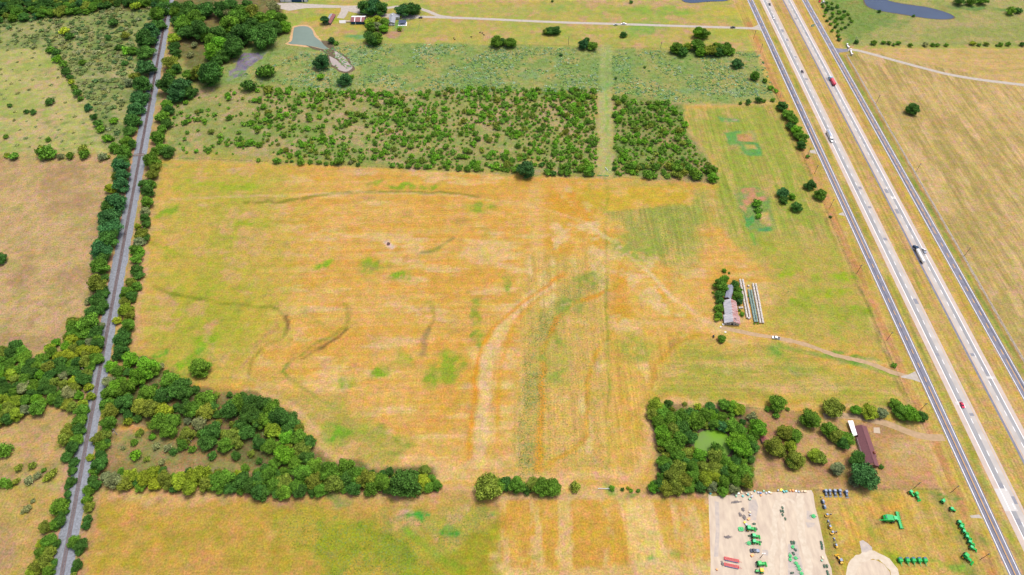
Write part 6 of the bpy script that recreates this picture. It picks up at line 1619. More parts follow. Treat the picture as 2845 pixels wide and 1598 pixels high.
semi(gxy(T1, 1235, 1285, 1.2), UP, 'dump', (0.32, 0.50, 0.62), 'truck with pale blue cab hauling a red covered trailer on the eastern carriageway', 10.5)
semi(gxy(T4, 655, 590, 1.0), DN, 'hopper', (0.78, 0.80, 0.80), 'white truck with grey tarped white trailer on the western carriageway', 10.0)
semi(gxy(T3, 905, 690, 1.2), UP, 'tanker', (0.02, 0.05, 0.10), 'dark cabbed truck pulling a long white tank trailer', 14.0)

# ------------------------------------------------------------------ farm machines
def tractor_bp(body, canopy, rim, s=1.0, loader=False, cab=False):
    P = []
    hood = MB().prismx([(0.1, 0.75), (1.75, 0.8), (1.75, 1.25), (0.1, 1.42)], -0.36, 0.36)
    hood.box(0, 1.0, 0.62, 0.5, 1.9, 0.35)
    P.append(('hood', hood.mesh('hood', body), [('grille', MB().box(0, 1.77, 1.0, 0.55, 0.04, 0.4).mesh('grille', M['dark_metal']))]))
    P.append(('rear_body', MB().box(0, -0.55, 0.85, 0.8, 1.2, 0.7).mesh('rear_body', body), [('seat', MB().box(0, -0.5, 1.35, 0.5, 0.5, 0.3).mesh('seat', M['dark_metal']))]))
    for sx in (-1, 1):
        P.append(('fender', MB().prismx([(-1.25, 1.0), (-0.9, 1.5), (-0.2, 1.52), (0.1, 1.1), (-0.2, 1.4), (-0.9, 1.38)], sx * 0.78 - 0.2, sx * 0.78 + 0.2).mesh('fender', body), []))
    posts = MB()
    for x, y in ((-0.55, -0.95), (0.55, -0.95), (-0.5, 0.1), (0.5, 0.1)): posts.box(x, y, 1.85, 0.07, 0.07, 1.0)
    P.append(('canopy', MB().box(0, -0.45, 2.4, 1.5, 1.5, 0.14, 0, 0.86).mesh('canopy', canopy), [('posts', posts.mesh('posts', M['dark_metal']))]))
    if cab: P.append(('cab_glass', MB().box(0, -0.42, 1.85, 1.25, 1.2, 0.95).mesh('cab_glass', M['glass']), []))
    for sx in (-1, 1):
        for y, r, w in ((-0.7, 0.72, 0.42), (1.3, 0.42, 0.28)):
            x = sx * 0.82 if r > 0.5 else sx * 0.62
            tm = MB().tube((x - w / 2, y, r), (x + w / 2, y, r), r, r, 14)
            rm = MB().tube((x + sx * (w / 2 - 0.1), y, r), (x + sx * (w / 2 + 0.04), y, r), r * 0.58, r * 0.5, 12)
            P.append(('rear_wheel' if r > 0.5 else 'front_wheel', tm.mesh('wheel', M['tyre']), [('rim', rm.mesh('rim', rim))]))
    if loader:
        arms = MB()
        for sx in (-1, 1):
            arms.tube((sx * 0.55, 0.1, 1.25), (sx * 0.55, 1.7, 1.15), 0.07, 0.07, 6); arms.tube((sx * 0.55, 1.7, 1.15), (sx * 0.55, 2.3, 0.35), 0.07, 0.07, 6)
        P.append(('loader_arms', arms.mesh('loader_arms', body), [('bucket', MB().prismx([(2.2, 0.1), (2.9, 0.05), (2.3, 0.75), (2.15, 0.6)], -0.9, 0.9).mesh('bucket', loader if loader is not True else body))]))
    return P


TG = tractor_bp(M['tractor_green'], M['roof_green'], M['wheel_yellow'])
TL = tractor_bp(M['tractor_green'], M['tractor_green'], M['wheel_yellow'], loader=True)
TC = tractor_bp(M['tractor_green'], M['roof_green'], M['wheel_yellow'], loader=True, cab=True)
TB = tractor_bp(M['machine_blue'], M['machine_grey'], M['chrome'], loader=M['chrome'])
TY = tractor_bp(M['tractor_green'], M['wheel_yellow'], M['wheel_yellow'])


def machine(kind, bp_, pn, x, y, heading, label, cat, group=None, s=1.0, z=0.04):
    s *= 0.97
    return spawn(kind, bp_, (*gxy(pn, x, y, 0.9 * s), z), math.radians(heading) - math.pi / 2, label, cat, group, s)


rowl = 'green canopied tractor in the slanting row of six by the frontage road'
for x, y in ((1435, 600), (1465, 672), (1508, 750), (1558, 835), (1602, 920), (1632, 1008)):
    machine('tractor', TG if x == 1465 else TC, Y3, x, y, -28, rowl, 'tractor', 'six tractors in the slanting row by the frontage road', 1.22)
machine('tractor', TL, Y3, 1545, 1155, -52, 'large green loader tractor standing below the slanting row of six', 'tractor', None, 1.75)
machine('tractor', TG, Y3, 1165, 245, 40, 'green tractor with a dark implement alone near the utility pole', 'tractor', None, 1.25)
machine('tractor', TG, Y3, 1312, 385, -20, 'green tractor alone between the pole and the row of six', 'tractor', None, 1.25)
machine('tractor', TG, Y3, 648, 118, -62, 'western one of two green tractors by the dealer fence', 'tractor', None, 1.3)
machine('tractor', TL, Y3, 735, 150, -75, 'eastern one of two green tractors by the dealer fence, with loader', 'tractor', None, 1.4)
machine('tractor', TC, Y1, 655, 690, -5, 'green loader tractor on gravel with a square cutter behind it', 'tractor', None, 1.55)
machine('tractor', TC, Y1, 735, 815, -5, 'green tractor with a toothed implement behind it on the gravel', 'tractor', None, 1.4)
machine('tractor', TC, Y1, 740, 908, -8, 'green tractor between a round cutter and a narrow blade on the gravel', 'tractor', None, 1.4)
machine('tractor', TL, Y1, 828, 1265, 2, 'green loader tractor below the light mast on the gravel yard', 'tractor', None, 1.6)
machine('tractor', TY, Y1, 825, 1380, 180, 'green tractor with a yellow canopy at the south of the gravel yard', 'tractor', None, 1.5)
for i, (x, y) in enumerate(((195, 100), (260, 100), (345, 100), (425, 98), (530, 115))):
    machine('compact_tractor', TB, Y2, x, y, -88, 'dark blue compact tractor with a grey bucket in the fence side row of five', 'tractor', 'five dark compact tractors along the dealer fence', 1.15)


def baler_bp():
    P = [('chamber', MB().prismx([(-1.2, 0.5), (1.0, 0.5), (1.3, 1.3), (0.9, 2.3), (-0.4, 2.6), (-1.3, 2.1), (-1.5, 1.2)], -0.95, 0.95).mesh('chamber', M['tractor_green']), [('belts', MB().prismx([(-1.35, 2.12), (-0.4, 2.62), (-0.38, 2.68), (-1.4, 2.18)], -0.75, 0.75).mesh('belts', M['machine_blue']))])]
    P.append(('tongue', MB().box(0, 2.1, 0.75, 0.25, 2.2, 0.25).box(0, 1.3, 0.9, 0.9, 0.8, 0.5).mesh('tongue', M['implement_green']), []))
    for s in (-1, 1):
        P.append(('side_panel', MB().prismx([(-1.1, 0.6), (0.9, 0.6), (0.8, 2.1), (-0.9, 2.0)], s * 1.06 - 0.1, s * 1.06 + 0.1).mesh('side_panel', M['implement_green']), []))
        P.append(('wheel', MB().tube((s * 1.25 - 0.2, -0.3, 0.5), (s * 1.25 + 0.2, -0.3, 0.5), 0.5, 0.5, 12).mesh('wheel', M['tyre']), [('rim', MB().tube((s * 1.36, -0.3, 0.5), (s * 1.48, -0.3, 0.5), 0.26, 0.24, 10).mesh('rim', M['wheel_yellow']))]))
    return P


BP_ = baler_bp()
for x in (470, 585, 682, 778, 870):
    machine('round_baler', BP_, Y3, x, 1208, -87, 'green round baler with dark belts in the row of five', 'baler', 'five round balers in a row on the dealer lawn', 1.12)


# combine harvester
def combine():
    x, y = gxy(Y3, 300, 535, 1.8)
    o = tag(empty('combine_harvester', (x, y, 0.03), math.radians(-4) - math.pi / 2), 'green combine harvester with wide corn head and unloading auger on the dealer lawn', 'combine')
    o.scale = (1.15, 1.22, 1.1)
    MB().prismx([(-3.2, 1.4), (1.6, 1.2), (1.6, 3.4), (-2.6, 3.6), (-3.4, 2.6)], -1.5, 1.5).build('body', M['tractor_green'], o)
    MB().box(0, -0.6, 3.75, 2.6, 2.8, 0.6, 0, 1.15).build('grain_tank', M['implement_green'], o)
    cb = MB().box(0, 2.4, 2.7, 1.9, 1.5, 1.9).build('cab', M['glass'], o)
    MB().box(0, 2.4, 3.75, 2.0, 1.7, 0.16).build('cab_roof', M['roof_green'], cb)
    MB().box(0, 3.6, 1.4, 1.2, 2.2, 0.8).build('feeder_house', M['tractor_green'], o)
    hd = MB().box(0, 5.0, 0.8, 9.4, 1.2, 0.9).build('corn_head', M['implement_green'], o)
    for i in range(9):
        k = -4.3 + i * 1.075
        MB().add([(k - 0.38, 5.6, 0.5), (k + 0.38, 5.6, 0.5), (k, 7.0, 0.2), (k - 0.3, 5.6, 1.1), (k + 0.3, 5.6, 1.1)], [(0, 1, 2), (0, 2, 3), (1, 4, 2), (3, 2, 4), (0, 3, 4, 1)]).build('snout', M['tractor_green'], hd)
    MB().tube((1.3, 0.2, 3.8), (2.0, -6.6, 3.9), 0.26, 0.22, 10).build('unloading_auger', M['tractor_green'], o)
    MB().box(-0.2, -2.0, 3.72, 1.2, 1.0, 0.2).build('engine_cover', M['machine_blue'], o)
    for s in (-1, 1):
        for yy, r, w in ((1.4, 0.95, 0.7), (-2.4, 0.65, 0.45)):
            t = MB().tube((s * 1.75 - w / 2, yy, r), (s * 1.75 + w / 2, yy, r), r, r, 16).build('wheel', M['tyre'], o)
            MB().tube((s * (1.75 + w / 2 - 0.08), yy, r), (s * (1.75 + w / 2 + 0.05), yy, r), r * 0.55, r * 0.5, 12).build('rim', M['wheel_yellow'], t)


combine()


# implements
def cutter_bp(square=False):
    d_ = MB()
    if square: d_.extrude([(-1.1, -0.9), (-0.8, -1.3), (0.8, -1.3), (1.1, -0.9), (1.1, 0.9), (0.8, 1.3), (-0.8, 1.3), (-1.1, 0.9)], 0.3, 0.55)
    else: d_.extrude([(1.0 * math.cos(t * math.pi / 8), 1.0 * math.sin(t * math.pi / 8)) for t in range(16)], 0.3, 0.55)
    ton = MB()
    for s in (-1, 1): ton.tube((s * 0.55, 0.8, 0.55), (0, 1.9, 0.75), 0.07, 0.06, 6)
    ton.tube((0, 1.9, 0.5), (0, 1.9, 1.2), 0.06, 0.06, 6)
    return [('deck', d_.mesh('deck', M['implement_green']), [('gearbox', MB().box(0, 0.1, 0.7, 0.45, 0.5, 0.32).mesh('gearbox', M['tractor_green']))]),
            ('hitch', ton.mesh('hitch', M['implement_green']), []),
            ('tail_wheel', MB().tube((-0.1, -1.25, 0.22), (0.1, -1.25, 0.22), 0.22, 0.22, 10).mesh('tail_wheel', M['tyre']), [])]


CT, CTS = cutter_bp(), cutter_bp(True)
rl = 'round green rotary cutter in the winding line on the gravel yard'
for x, y, h in ((1360, 985, 60), (1320, 1130, 90), (1320, 1190, 80), (1410, 1165, 170), (1415, 1247, 180), (1450, 1297, 185), (1472, 1347, 180), (1505, 1415, 170)):
    machine('rotary_cutter', CT, Y1, x, y, h, rl, 'mower', 'rotary cutters lined up on the gravel yard', 1.05)
machine('rotary_cutter', CT, Y1, 1700, 485, 170, 'round green rotary cutter alone by the grass strip', 'mower', None, 1.3)
machine('rotary_cutter', CT, Y1, 655, 922, 180, 'round green cutter behind the tractor next to the dark blue pickup', 'mower', None, 1.3)
machine('rotary_cutter', CTS, Y1, 520, 695, 0, 'large square green cutter behind the loader tractor', 'mower', None, 1.25)


def blade_bp():
    f_ = MB().box(0, 0, 0.35, 1.9, 0.12, 0.6).box(0, 0.75, 0.35, 1.9, 0.1, 0.5)
    for s in (-1, 1): f_.box(s * 0.92, 0.38, 0.35, 0.08, 0.8, 0.6)
    h_ = MB()
    for s in (-0.4, 0.4): h_.tube((s, 0.75, 0.6), (0, 1.0, 1.2), 0.06, 0.06, 6)
    h_.box(0, 0.38, 0.6, 0.7, 0.5, 0.2)
    return [('blade_box', f_.mesh('blade_box', M['dark_green']), []), ('hitch', h_.mesh('hitch', M['dark_green']), [])]


BB = blade_bp()
for x, y, h in ((1185, 350, 95), (1160, 405, 95), (1195, 408, 95), (1188, 465, 95), (1230, 530, 95)):
    machine('box_blade', BB, Y1, x, y, h - 90, 'dark green box blade in the small group amid the open gravel', 'blade', 'five dark box blades on the open gravel', 0.95)
for x, y, h, l_ in ((1330, 912, 0, 'western of two dark green blades above the round cutters'), (1370, 912, 0, 'eastern of two dark green blades above the round cutters'), (1362, 1095, 20, 'dark green blade between the round cutters'), (1397, 1038, 40, 'small green blade right under the topmost round cutter'), (1355, 1418, 100, 'dark blade west of the last round cutter'),
                    (830, 915, 95, 'narrow dark blade in front of the green tractor'), (735, 622, 90, 'dark teal harrow north of the loader tractor'), (758, 698, 60, 'small grey green frame in front of the loader tractor'), (665, 815, 90, 'toothed green implement behind the middle gravel tractor'),
                    (1810, 915, 0, 'northern green pallet fork by the grass strip'), (1822, 952, 0, 'middle green pallet fork by the grass strip'), (1826, 1000, 0, 'southern green pallet fork by the grass strip'), (1862, 1297, 0, 'western green frame beside the grass strip'), (1905, 1295, 0, 'eastern green frame beside the grass strip'), (1912, 1392, 0, 'upper grey green frame in the south east corner of the yard'), (1925, 1432, 0, 'lower grey green frame in the south east corner of the yard')):
    machine('box_blade', BB, Y1, x, y, h, l_, 'blade', None, 1.1)


def roller(y0, lab):
    a_, b_ = Vector(gxy(Y1, 248, y0, 0.5)), Vector(gxy(Y1, 480, y0 + 50, 0.5))
    rz, l_ = frame_of(a_, b_); c = (a_ + b_) / 2
    o = tag(empty('disc_harrow', (c.x, c.y, 0.035), rz), lab, 'harrow')
    fr = MB()
    for yy in (-0.75, 0.75): fr.box(0, yy, 0.75, l_, 0.22, 0.2)
    fr.box(l_ / 2, 0, 0.75, 0.3, 1.9, 0.3); fr.box(-l_ / 2, 0, 0.75, 0.3, 1.9, 0.3)
    fr.build('frame', M['harrow_red'], o)
    n = 13
    for i in range(n):
        xx = -l_ / 2 + 0.5 + (l_ - 1.0) * i / (n - 1)
        MB().box(xx, 0.1, 0.72, 0.26, 1.7, 0.16, 0.55).build('cross_bar', M['harrow_red'], o)
    MB().tube((-l_ / 2 + 0.3, -0.9, 0.38), (l_ / 2 - 0.3, -0.9, 0.38), 0.36, 0.36, 10).build('roller_drum', M['machine_blue'], o)
    MB().tube((l_ / 2, 0.0, 0.7), (l_ / 2 + 1.8, -0.4, 0.55), 0.09, 0.07, 6).build('tongue', M['harrow_red'], o)


roller(1172, 'northern one of two long red harrows on the gravel yard')
roller(1270, 'southern one of two long red harrows on the gravel yard')


def excavator_bp(body):
    P = []
    for s in (-1, 1):
        P.append(('track', MB().prismx([(-0.95, 0.0), (0.95, 0.0), (1.1, 0.25), (0.95, 0.5), (-0.95, 0.5), (-1.1, 0.25)], s * 0.62 - 0.16, s * 0.62 + 0.16).mesh('track', M['tyre']), []))
    P.append(('house', MB().extrude([(0.75 * math.cos(t), -0.35 + 0.85 * math.sin(t)) for t in [math.pi + i * math.pi / 6 for i in range(7)]] + [(0.75, 0.6), (-0.75, 0.6)], 0.6, 1.3).mesh('house', body), []))
    P.append(('cab', MB().box(-0.25, 0.05, 1.75, 0.9, 1.0, 0.95, 0, 0.92).mesh('cab', M['glass']), [('cab_roof', MB().box(-0.25, 0.05, 2.26, 0.95, 1.1, 0.1).mesh('cab_roof', M['machine_grey']))]))
    bo = MB().tube((0.2, 0.6, 1.0), (0.2, 1.5, 2.2), 0.13, 0.11, 6).tube((0.2, 1.5, 2.2), (0.2, 2.6, 1.9), 0.11, 0.09, 6)
    P.append(('boom', bo.mesh('boom', M['machine_grey']), [('stick', MB().tube((0.2, 2.6, 1.9), (0.2, 2.9, 0.5), 0.09, 0.07, 6).mesh('stick', M['machine_grey'])), ('bucket', MB().prismx([(2.7, 0.05), (3.2, 0.15), (3.1, 0.55), (2.8, 0.6)], -0.1, 0.5).mesh('bucket', M['dark_metal']))]))
    P.append(('dozer_blade', MB().box(0, 1.45, 0.25, 1.5, 0.1, 0.4).mesh('dozer_blade', M['dark_metal']), []))
    return P


EX, EXB = excavator_bp(M['machine_yellow']), excavator_bp(M['machine_blue'])
for x, y, h, bp_, l_ in ((155, 255, 100, EXB, 'northernmost blue mini excavator in the line by the grass strip'), (180, 340, 100, EXB, 'dark mini excavator second from the fence in the line'), (218, 480, 20, EX, 'mini excavator with yellow tail third from the fence in the line'), (270, 665, 100, EX, 'mini excavator with yellow tail fourth from the fence in the line'), (305, 765, 20, EX, 'mini excavator with yellow tail fifth from the fence in the line'), (368, 970, 100, EX, 'mini excavator with yellow tail nearest the yellow backhoe')):
    machine('mini_excavator', bp_, Y2, x, y, h, l_, 'excavator', None, 1.15, 0.02)


def trencher(x, y, h, l_):
    o = tag(empty('trencher', (*gxy(Y2, x, y, 0.4), 0.02), math.radians(h)), l_, 'trencher')
    MB().box(0, 0, 0.55, 1.1, 0.7, 0.6).build('engine', M['machine_grey'], o)
    MB().tube((0.5, 0, 0.6), (2.0, 0, 0.3), 0.12, 0.1, 6).build('digging_bar', M['dark_metal'], o)
    for s in (-1, 1):
        MB().box(-0.05, s * 0.45, 0.22, 1.2, 0.2, 0.44).build('track', M['tyre'], o)


trencher(240, 568, -60, 'grey trencher between the third and fourth excavators'); trencher(335, 855, -60, 'grey trencher above the last excavator')
o = tag(empty('backhoe_loader', (*gxy(Y2, 430, 1200, 1.0), 0.02), math.radians(105) - math.pi / 2), 'yellow backhoe loader with a wide front bucket on the grass strip', 'backhoe')
MB().prismx([(0.4, 0.9), (2.3, 0.8), (2.3, 1.4), (0.4, 1.7)], -0.5, 0.5).build('hood', M['machine_yellow'], o)
MB().box(0, -0.9, 1.0, 1.7, 2.6, 0.7).build('chassis', M['machine_yellow'], o)
cb = MB().box(0, -0.4, 2.0, 1.4, 1.4, 1.3).build('cab', M['glass'], o); MB().box(0, -0.4, 2.7, 1.6, 1.6, 0.14).build('cab_roof', M['machine_grey'], cb)
ar = MB()
for s in (-1, 1): ar.tube((s * 0.75, 0.4, 1.4), (s * 0.75, 2.9, 0.8), 0.12, 0.1, 6)
ar = ar.build('loader_arms', M['dark_metal'], o)
MB().prismx([(2.8, 0.1), (3.9, 0.05), (3.2, 1.0), (2.8, 0.8)], -1.3, 1.3).build('bucket', M['machine_yellow'], ar)
MB().tube((0, -2.2, 1.0), (0, -2.9, 2.3), 0.16, 0.13, 6).tube((0, -2.9, 2.3), (0.1, -2.6, 0.5), 0.13, 0.1, 6).build('backhoe_arm', M['machine_yellow'], o)
for s in (-1, 1):
    for yy, r in ((-1.2, 0.75), (1.7, 0.5)):
        t = link('wheel', wheel_mesh(r, 0.4), o); t.location = (s * 0.95, yy, r)

# heaps and crates along the yard's north edge
Rj = random.Random(9)
cols = {'white': (0.75, 0.75, 0.75), 'pale green': (0.20, 0.42, 0.30), 'tan': (0.55, 0.42, 0.28), 'grey': (0.32, 0.34, 0.38), 'orange': (0.72, 0.30, 0.10), 'yellow': (0.75, 0.52, 0.05), 'teal': (0.10, 0.36, 0.34), 'blue': (0.12, 0.2, 0.4)}
spots = [(435, 170, 'pale green'), (470, 125, 'white'), (520, 105, 'tan'), (545, 170, 'teal'), (600, 130, 'tan'), (625, 145, 'teal'), (655, 222, 'pale green'), (680, 130, 'tan'), (690, 180, 'grey'), (735, 90, 'teal'), (795, 112, 'grey'), (830, 125, 'blue'), (838, 158, 'orange'), (880, 92, 'pale green'), (925, 120, 'grey'), (968, 112, 'white'), (1000, 120, 'tan'), (1165, 70, 'yellow'), (1205, 98, 'teal'), (1248, 95, 'teal'), (1310, 85, 'orange'), (1355, 85, 'orange'), (1405, 90, 'white'), (1450, 100, 'grey'), (1500, 95, 'tan'), (1550, 95, 'tan'), (20, 130, 'teal'), (640, 540, 'orange'), (660, 430, 'tan'), (660, 475, 'grey'), (695, 1130, 'orange'), (125, 1360, 'orange'), (1835, 1165, 'tan'), (1822, 1215, 'pale green'), (1115, 80, 'grey'), (575, 595, 'yellow'), (600, 632, 'grey')]
for i, (x, y, cn) in enumerate(spots):
    top_row = y < 230
    lab = f'{cn} crate in the clutter along the north edge of the gravel yard' if top_row else f'{cn} crate standing on the open gravel yard'
    o = tag(empty('crate', (*gxy(Y1, x, y), 0.035), Rj.uniform(0, 3)), lab, 'crate', f'{cn} crates ' + ('along the yard edge' if top_row else 'on the open gravel'))
    sx, sy, sz = Rj.uniform(0.9, 1.9), Rj.uniform(0.8, 1.4), Rj.uniform(0.5, 1.1)
    p = MB().box(0, 0, 0.12 + sz / 2, sx, sy, sz).build('box', M['paint'], o); p.color = (*cols[cn], 1)
    MB().box(0, 0, 0.06, sx * 1.1, sy * 1.1, 0.12).build('pallet', M['bale_end'], o)
    q = MB().box(0, 0, 0.15 + sz, sx * 0.9, sy * 0.85, 0.06).build('lid', M['paint'], o); q.color = tuple(min(1, v * 1.25) for v in cols[cn]) + (1,)
for x, y, rx, ry, l_ in ((430, 265, 13, 3, 'long low dark gravel heap near the yard edge'), (550, 385, 3.5, 5, 'dark gravel heap north of the orange crate'), (500, 465, 3.5, 5, 'western dark gravel heap of the pair'), (570, 515, 4, 6, 'eastern dark gravel heap of the pair'), (305, 830, 9, 3.5, 'broad dark gravel heap west of the tractors'), (210, 1260, 2.5, 6, 'grey gravel heap beside the red harrows')):
    v_, f_ = ICO[2]; s = 0.2
    px_, py_ = gxy(Y1, x, y)
    o = tag(empty('gravel_heap', (px_, py_, 0.03), 0.1), l_, 'heap')
    MB().add([(p[0] * rx * s * Rj.uniform(0.85, 1.1) * 1.3, p[1] * ry * s * Rj.uniform(0.85, 1.1) * 1.3, max(-0.02, p[2] * 0.5)) for p in v_], [tuple(t) for t in f_]).build('mound', M['dark_gravel'], o)
    m = MB()
    for k_ in range(14):
        a = Rj.uniform(0, 6.28); m.box(rx * s * 1.45 * math.cos(a), ry * s * 1.45 * math.sin(a), 0.08, Rj.uniform(.15, .4), Rj.uniform(.15, .4), 0.2, a)
    m.build('loose_stones', M['dark_gravel'], o)

# ------------------------------------------------------------------ poles, sign, gates, fences, cows
def pole(base, top, label, lamp=False, grp=None, hgt=None):
    b = Vector(G(*base)); h = hgt or 11.0
    o = tag(empty('light_mast' if lamp else 'utility_pole', (b.x, b.y, 0), 0.05), label, 'pole', grp)
    MB().tube((0, 0, 0), (0, 0, h), 0.19, 0.12, 8).build('mast', M['pole'], o)
    if lamp:
        for s in (-1, 1): MB().box(s * 0.6, 0, h, 0.9, 0.4, 0.2).build('floodlight', M['white'], o)
    else:
        ca_ = MB().box(0, 0, h - 0.6, 2.4, 0.14, 0.16).build('cross_arm', M['pole'], o)
        for x in (-1.05, 0, 1.05): MB().tube((x, 0, h - 0.5), (x, 0, h - 0.2), 0.07, 0.05, 6).build('insulator', M['white'], ca_)
        MB().tube((0.32, 0, h - 2.2), (0.32, 0, h - 1.2), 0.24, 0.24, 10).build('transformer', M['machine_grey'], o)


WP = ('wooden utility pole on the field side of the western frontage road', 'utility poles along the western frontage road')
for p in ((2641, 1369), (2555, 1142), (2463, 946), (2305, 579), (2262, 484), (2242, 436), (2112, 146), (2093, 109), (2723, 1555), (2380, 760)):
    pole(p, None, WP[0], False, WP[1])
EP = ('wooden utility pole on the ranch fence east of the highway', 'utility poles along the eastern ranch fence')
for p in ((2544, 479), (2678, 713), (2433, 289), (2370, 127)):
    pole(p, None, EP[0], False, EP[1])
pole((2540, 1356), None, 'thin pole behind the paired green tractors', False, None, 9)
pole((2112, 1550), None, 'light mast with twin floodlights on the gravel yard', True, None, 8)
pole(A3(575, 405), None, 'utility pole beside the dark clump on the weed meadow fence')
pole(A3(1400, 430), None, 'thin utility pole west of the leafy clump on the meadow fence', False, None, 8)

o = tag(empty('highway_sign', (*G(*T1(935, 480)), 0), 0.35), 'green highway sign with a white legend on posts in the grass median', 'sign')
MB().box(0, 0, 3.9, 4.4, 0.12, 2.6).build('sign_panel', M['sign_green'], o)
for q in (-0.55, 0.15): MB().box(0.1, -0.08, 4.0 + q, 2.6, 0.03, 0.4).build('legend', M['white'], o)
MB().add([(-0.4, -0.09, 4.85), (1.6, -0.09, 4.85), (1.0, -0.09, 4.55)], [(0, 1, 2)]).build('arrow', M['white'], o)
for s in (-1.4, 1.4): MB().box(s, 0.1, 1.9, 0.16, 0.16, 3.8).build('post', M['chrome'], o)

# limestone gateway
X6 = panel(2290, 100, 130 / 1063)
for pts_, l_ in (([(515, 205), (550, 275)], 'northern white limestone entrance wall at the ranch road'), ([(595, 325), (625, 430)], 'southern white limestone entrance wall at the ranch road')):
    a_, b_ = [Vector(gxy(X6, *p, 0.8)) for p in pts_]
    rz, l2 = frame_of(a_, b_); c = (a_ + b_) / 2
    o = tag(empty('gate_wall', (c.x, c.y, 0), rz), l_, 'wall')
    MB().box(0, 0, 0.75, l2, 0.8, 1.5).build('wall_body', M['limestone'], o); MB().box(0, 0, 1.56, l2 + 0.2, 1.1, 0.14).build('coping', M['white'], o)
    for s in (-1, 1):
        p_ = MB().box(s * l2 / 2, 0, 1.15, 1.3, 1.3, 2.3).build('pillar', M['limestone'], o); MB().box(s * l2 / 2, 0, 2.38, 1.6, 1.6, 0.18).build('cap', M['white'], p_)


def fence(name, pts, label, post_m, rail_m, h=1.35, gap=3.0, rails=(0.45, 0.85, 1.25), rw=0.16, rt=0.05, pw=0.16, cat='fence', rname='rail'):
    P_ = [Vector(p) for p in pts]
    o = tag(empty(name, (P_[0].x, P_[0].y, 0)), label, cat)
    pm = MB().box(0, 0, h / 2, pw, pw, h).mesh('post', post_m)
    for a_, b_ in zip(P_[:-1], P_[1:]):
        l_ = (b_ - a_).length; n = max(1, round(l_ / gap)); rz = math.atan2((b_ - a_).y, (b_ - a_).x)
        for i in range(n):
            q = a_ + (b_ - a_) * (i / n) - P_[0]
            t = link('post', pm, o); t.location = (q.x, q.y, 0); t.rotation_euler = (0, 0, rz)
        c = (a_ + b_) / 2 - P_[0]
        for z in rails: MB().box(c.x, c.y, z, l_, rt, rw, rz).build(rname, rail_m, o)
    return o


fence('ranch_fence', [gxy(X6, 625, 430), gxy(X6, 505, 440), hwy(79.3, 640), hwy(79.4, 480), hwy(79.6, 300), hwy(79.8, 230)], 'long pale four rail ranch fence between eastern frontage road and tan field', M['offwhite'], M['offwhite'], 1.4, 2.4, (0.45, 0.9, 1.32), 0.10, 0.06, 0.2)
fence('wire_fence', gp(V, [(408, 398), (700, 408), (1000, 423), (1300, 440), (1500, 446)]), 'thin wire fence on posts along the north side of the hay field', M['pole'], M['dark_metal'], 1.3, 5.0, (0.5, 0.9, 1.25), 0.03, 0.03, 0.14, 'fence', 'wire')
fence('wire_fence', gp(V, [(1545, 447), (1800, 460)]), 'thin wire fence below the eastern block of brush', M['pole'], M['dark_metal'], 1.3, 5.0, (0.5, 0.9, 1.25), 0.03, 0.03, 0.14, 'fence', 'wire')
fence('wire_fence', [hwy(-18.5, v) for v in (250, 300, 400, 520, 640)], 'thin wire fence between mown field and western frontage road', M['pole'], M['dark_metal'], 1.3, 5.0, (0.5, 0.9, 1.25), 0.03, 0.03, 0.14, 'fence', 'wire')
fence('chain_fence', gp(V, [(2045, 1234), (2200, 1232), (2390, 1232)]), 'grey chain link fence between the house lot and the dealer lawn', M['dark_metal'], M['dark_metal'], 1.8, 3.0, (0.3, 0.8, 1.3, 1.75), 0.025, 0.025, 0.07, 'fence', 'strand')
fence('yard_fence', gp(NW, [(2450, 320), (2400, 520), (2350, 700)]), 'pale wire fence east of the farmhouse garden', M['chrome'], M['chrome'], 1.5, 3.0, (0.4, 0.9, 1.4), 0.03, 0.03, 0.1, 'fence', 'strand')
fence('wire_fence', gp(A3, [(0, 405), (500, 412), (860, 425), (1100, 432), (1480, 445), (2060, 462), (2290, 470)]), 'thin wire fence between the weed meadow and the northern pasture', M['pole'], M['dark_metal'], 1.3, 5.0, (0.5, 0.9, 1.25), 0.03, 0.03, 0.14, 'fence', 'wire')
fence('wire_fence', gp(V, [(1640, 1018), (1850, 1024), (2050, 1040), (2230, 1060)]), 'thin wire fence between the hay field and the house lot', M['pole'], M['dark_metal'], 1.3, 5.0, (0.5, 0.9, 1.25), 0.03, 0.03, 0.14, 'fence', 'wire')
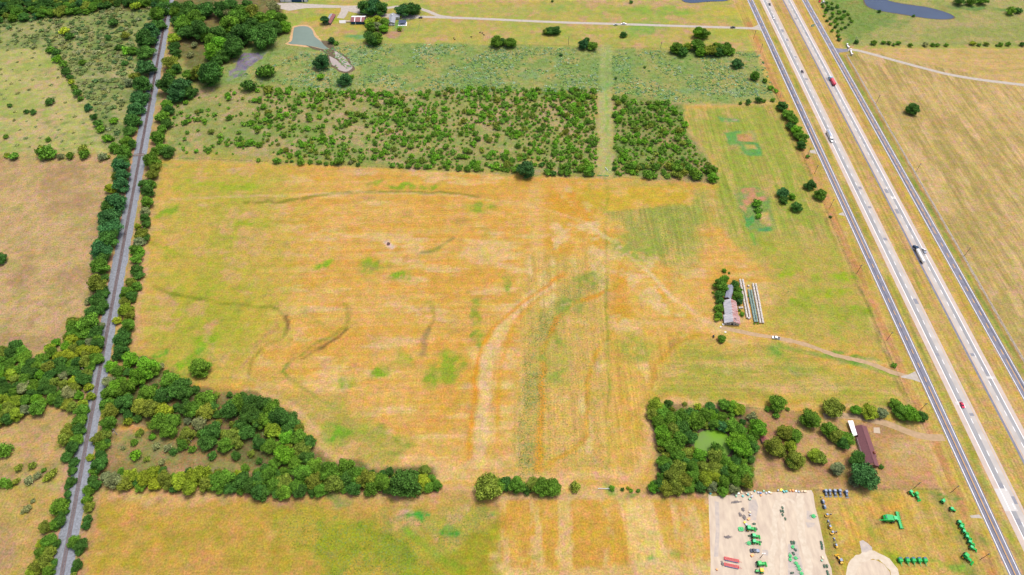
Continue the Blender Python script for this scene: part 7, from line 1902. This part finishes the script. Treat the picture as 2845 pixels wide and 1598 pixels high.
for pn, pts_, m_, l_ in ((B3, [(835, 285), (880, 288)], M['roof_green'], 'western leaf of the pale green pipe gates at the brush field lane'), (B3, [(890, 288), (935, 290)], M['roof_green'], 'eastern leaf of the pale green pipe gates at the brush field lane'), (D3, [(840, 678), (965, 680)], M['white'], 'white pipe gate in the fence south of the hay field'), (B3, [(905, 215), (925, 240)], M['white'], 'short white pipe panel above the green gates')):
    a_, b_ = [Vector(gxy(pn, *p)) for p in pts_]
    rz, l2 = frame_of(a_, b_)
    o = tag(empty('pipe_gate', (*((a_ + b_) / 2), 0), rz), l_, 'gate')
    for z in (0.4, 0.8, 1.2): MB().tube((-l2 / 2, 0, z), (l2 / 2, 0, z), 0.1, 0.1, 6).build('pipe', m_, o)
    for xx in (-l2 / 2, 0, l2 / 2): MB().tube((xx, 0, 0), (xx, 0, 1.3), 0.1, 0.1, 6).build('upright', m_, o)


def cow_mesh():
    v = [(-0.75, 0, 1.0), (-0.3, 0, 1.02), (0.3, 0, 1.0), (0.7, 0, 1.08), (1.0, 0, 1.15), (1.3, 0, 1.05), (1.5, 0, 0.9)]
    r_ = [0.30, 0.36, 0.38, 0.32, 0.2, 0.16, 0.11]
    e = [(i, i + 1) for i in range(6)]
    for bx, sy in ((0, -1), (0, 1), (2, -1), (2, 1)):
        o_ = len(v); x = -0.72 if bx == 0 else 0.5
        v += [(x, sy * 0.22, 0.85), (x - 0.06, sy * 0.22, 0.45), (x, sy * 0.22, 0.03)]; r_ += [0.16, 0.08, 0.06]
        e += [(0 if bx == 0 else 2, o_), (o_, o_ + 1), (o_ + 1, o_ + 2)]
    me = bpy.data.meshes.new('cow'); me.from_pydata(v, e, [])
    ob = bpy.data.objects.new('cow_skin', me); COL.objects.link(ob)
    sk = ob.modifiers.new('s', 'SKIN'); ob.modifiers.new('d', 'SUBSURF').levels = 1
    for i, q in enumerate(me.skin_vertices[0].data): q.radius = (r_[i], r_[i]); q.use_root = i == 1
    dg = bpy.context.evaluated_depsgraph_get()
    out = bpy.data.meshes.new_from_object(ob.evaluated_get(dg)); out.materials.clear(); out.materials.append(M['cow'])
    bpy.data.objects.remove(ob)
    return out


CM = cow_mesh()
tail = MB().tube((-1.02, 0, 1.15), (-1.12, 0, 0.5), 0.04, 0.03, 5).mesh('tail', M['cow'])
ears = MB().box(1.28, 0.22, 1.18, 0.06, 0.2, 0.1).box(1.28, -0.22, 1.18, 0.06, 0.2, 0.1).mesh('ears', M['cow'])
for x, y, h in ((2038, 290, 0.3), (2072, 312, 2.8), (2058, 296, 0.1), (1960, 330, 3.0), (1812, 352, 0.4), (1803, 341, 1.2)):
    o = tag(link('cow', CM), 'black cow grazing in the pasture south of the farm road', 'cow', 'black cows in the northern pasture')
    o.location = (*gxy(A2, x, y, 0.8), 0); o.rotation_euler = (0, 0, h)
    link('tail', tail, o); link('ears', ears, o)
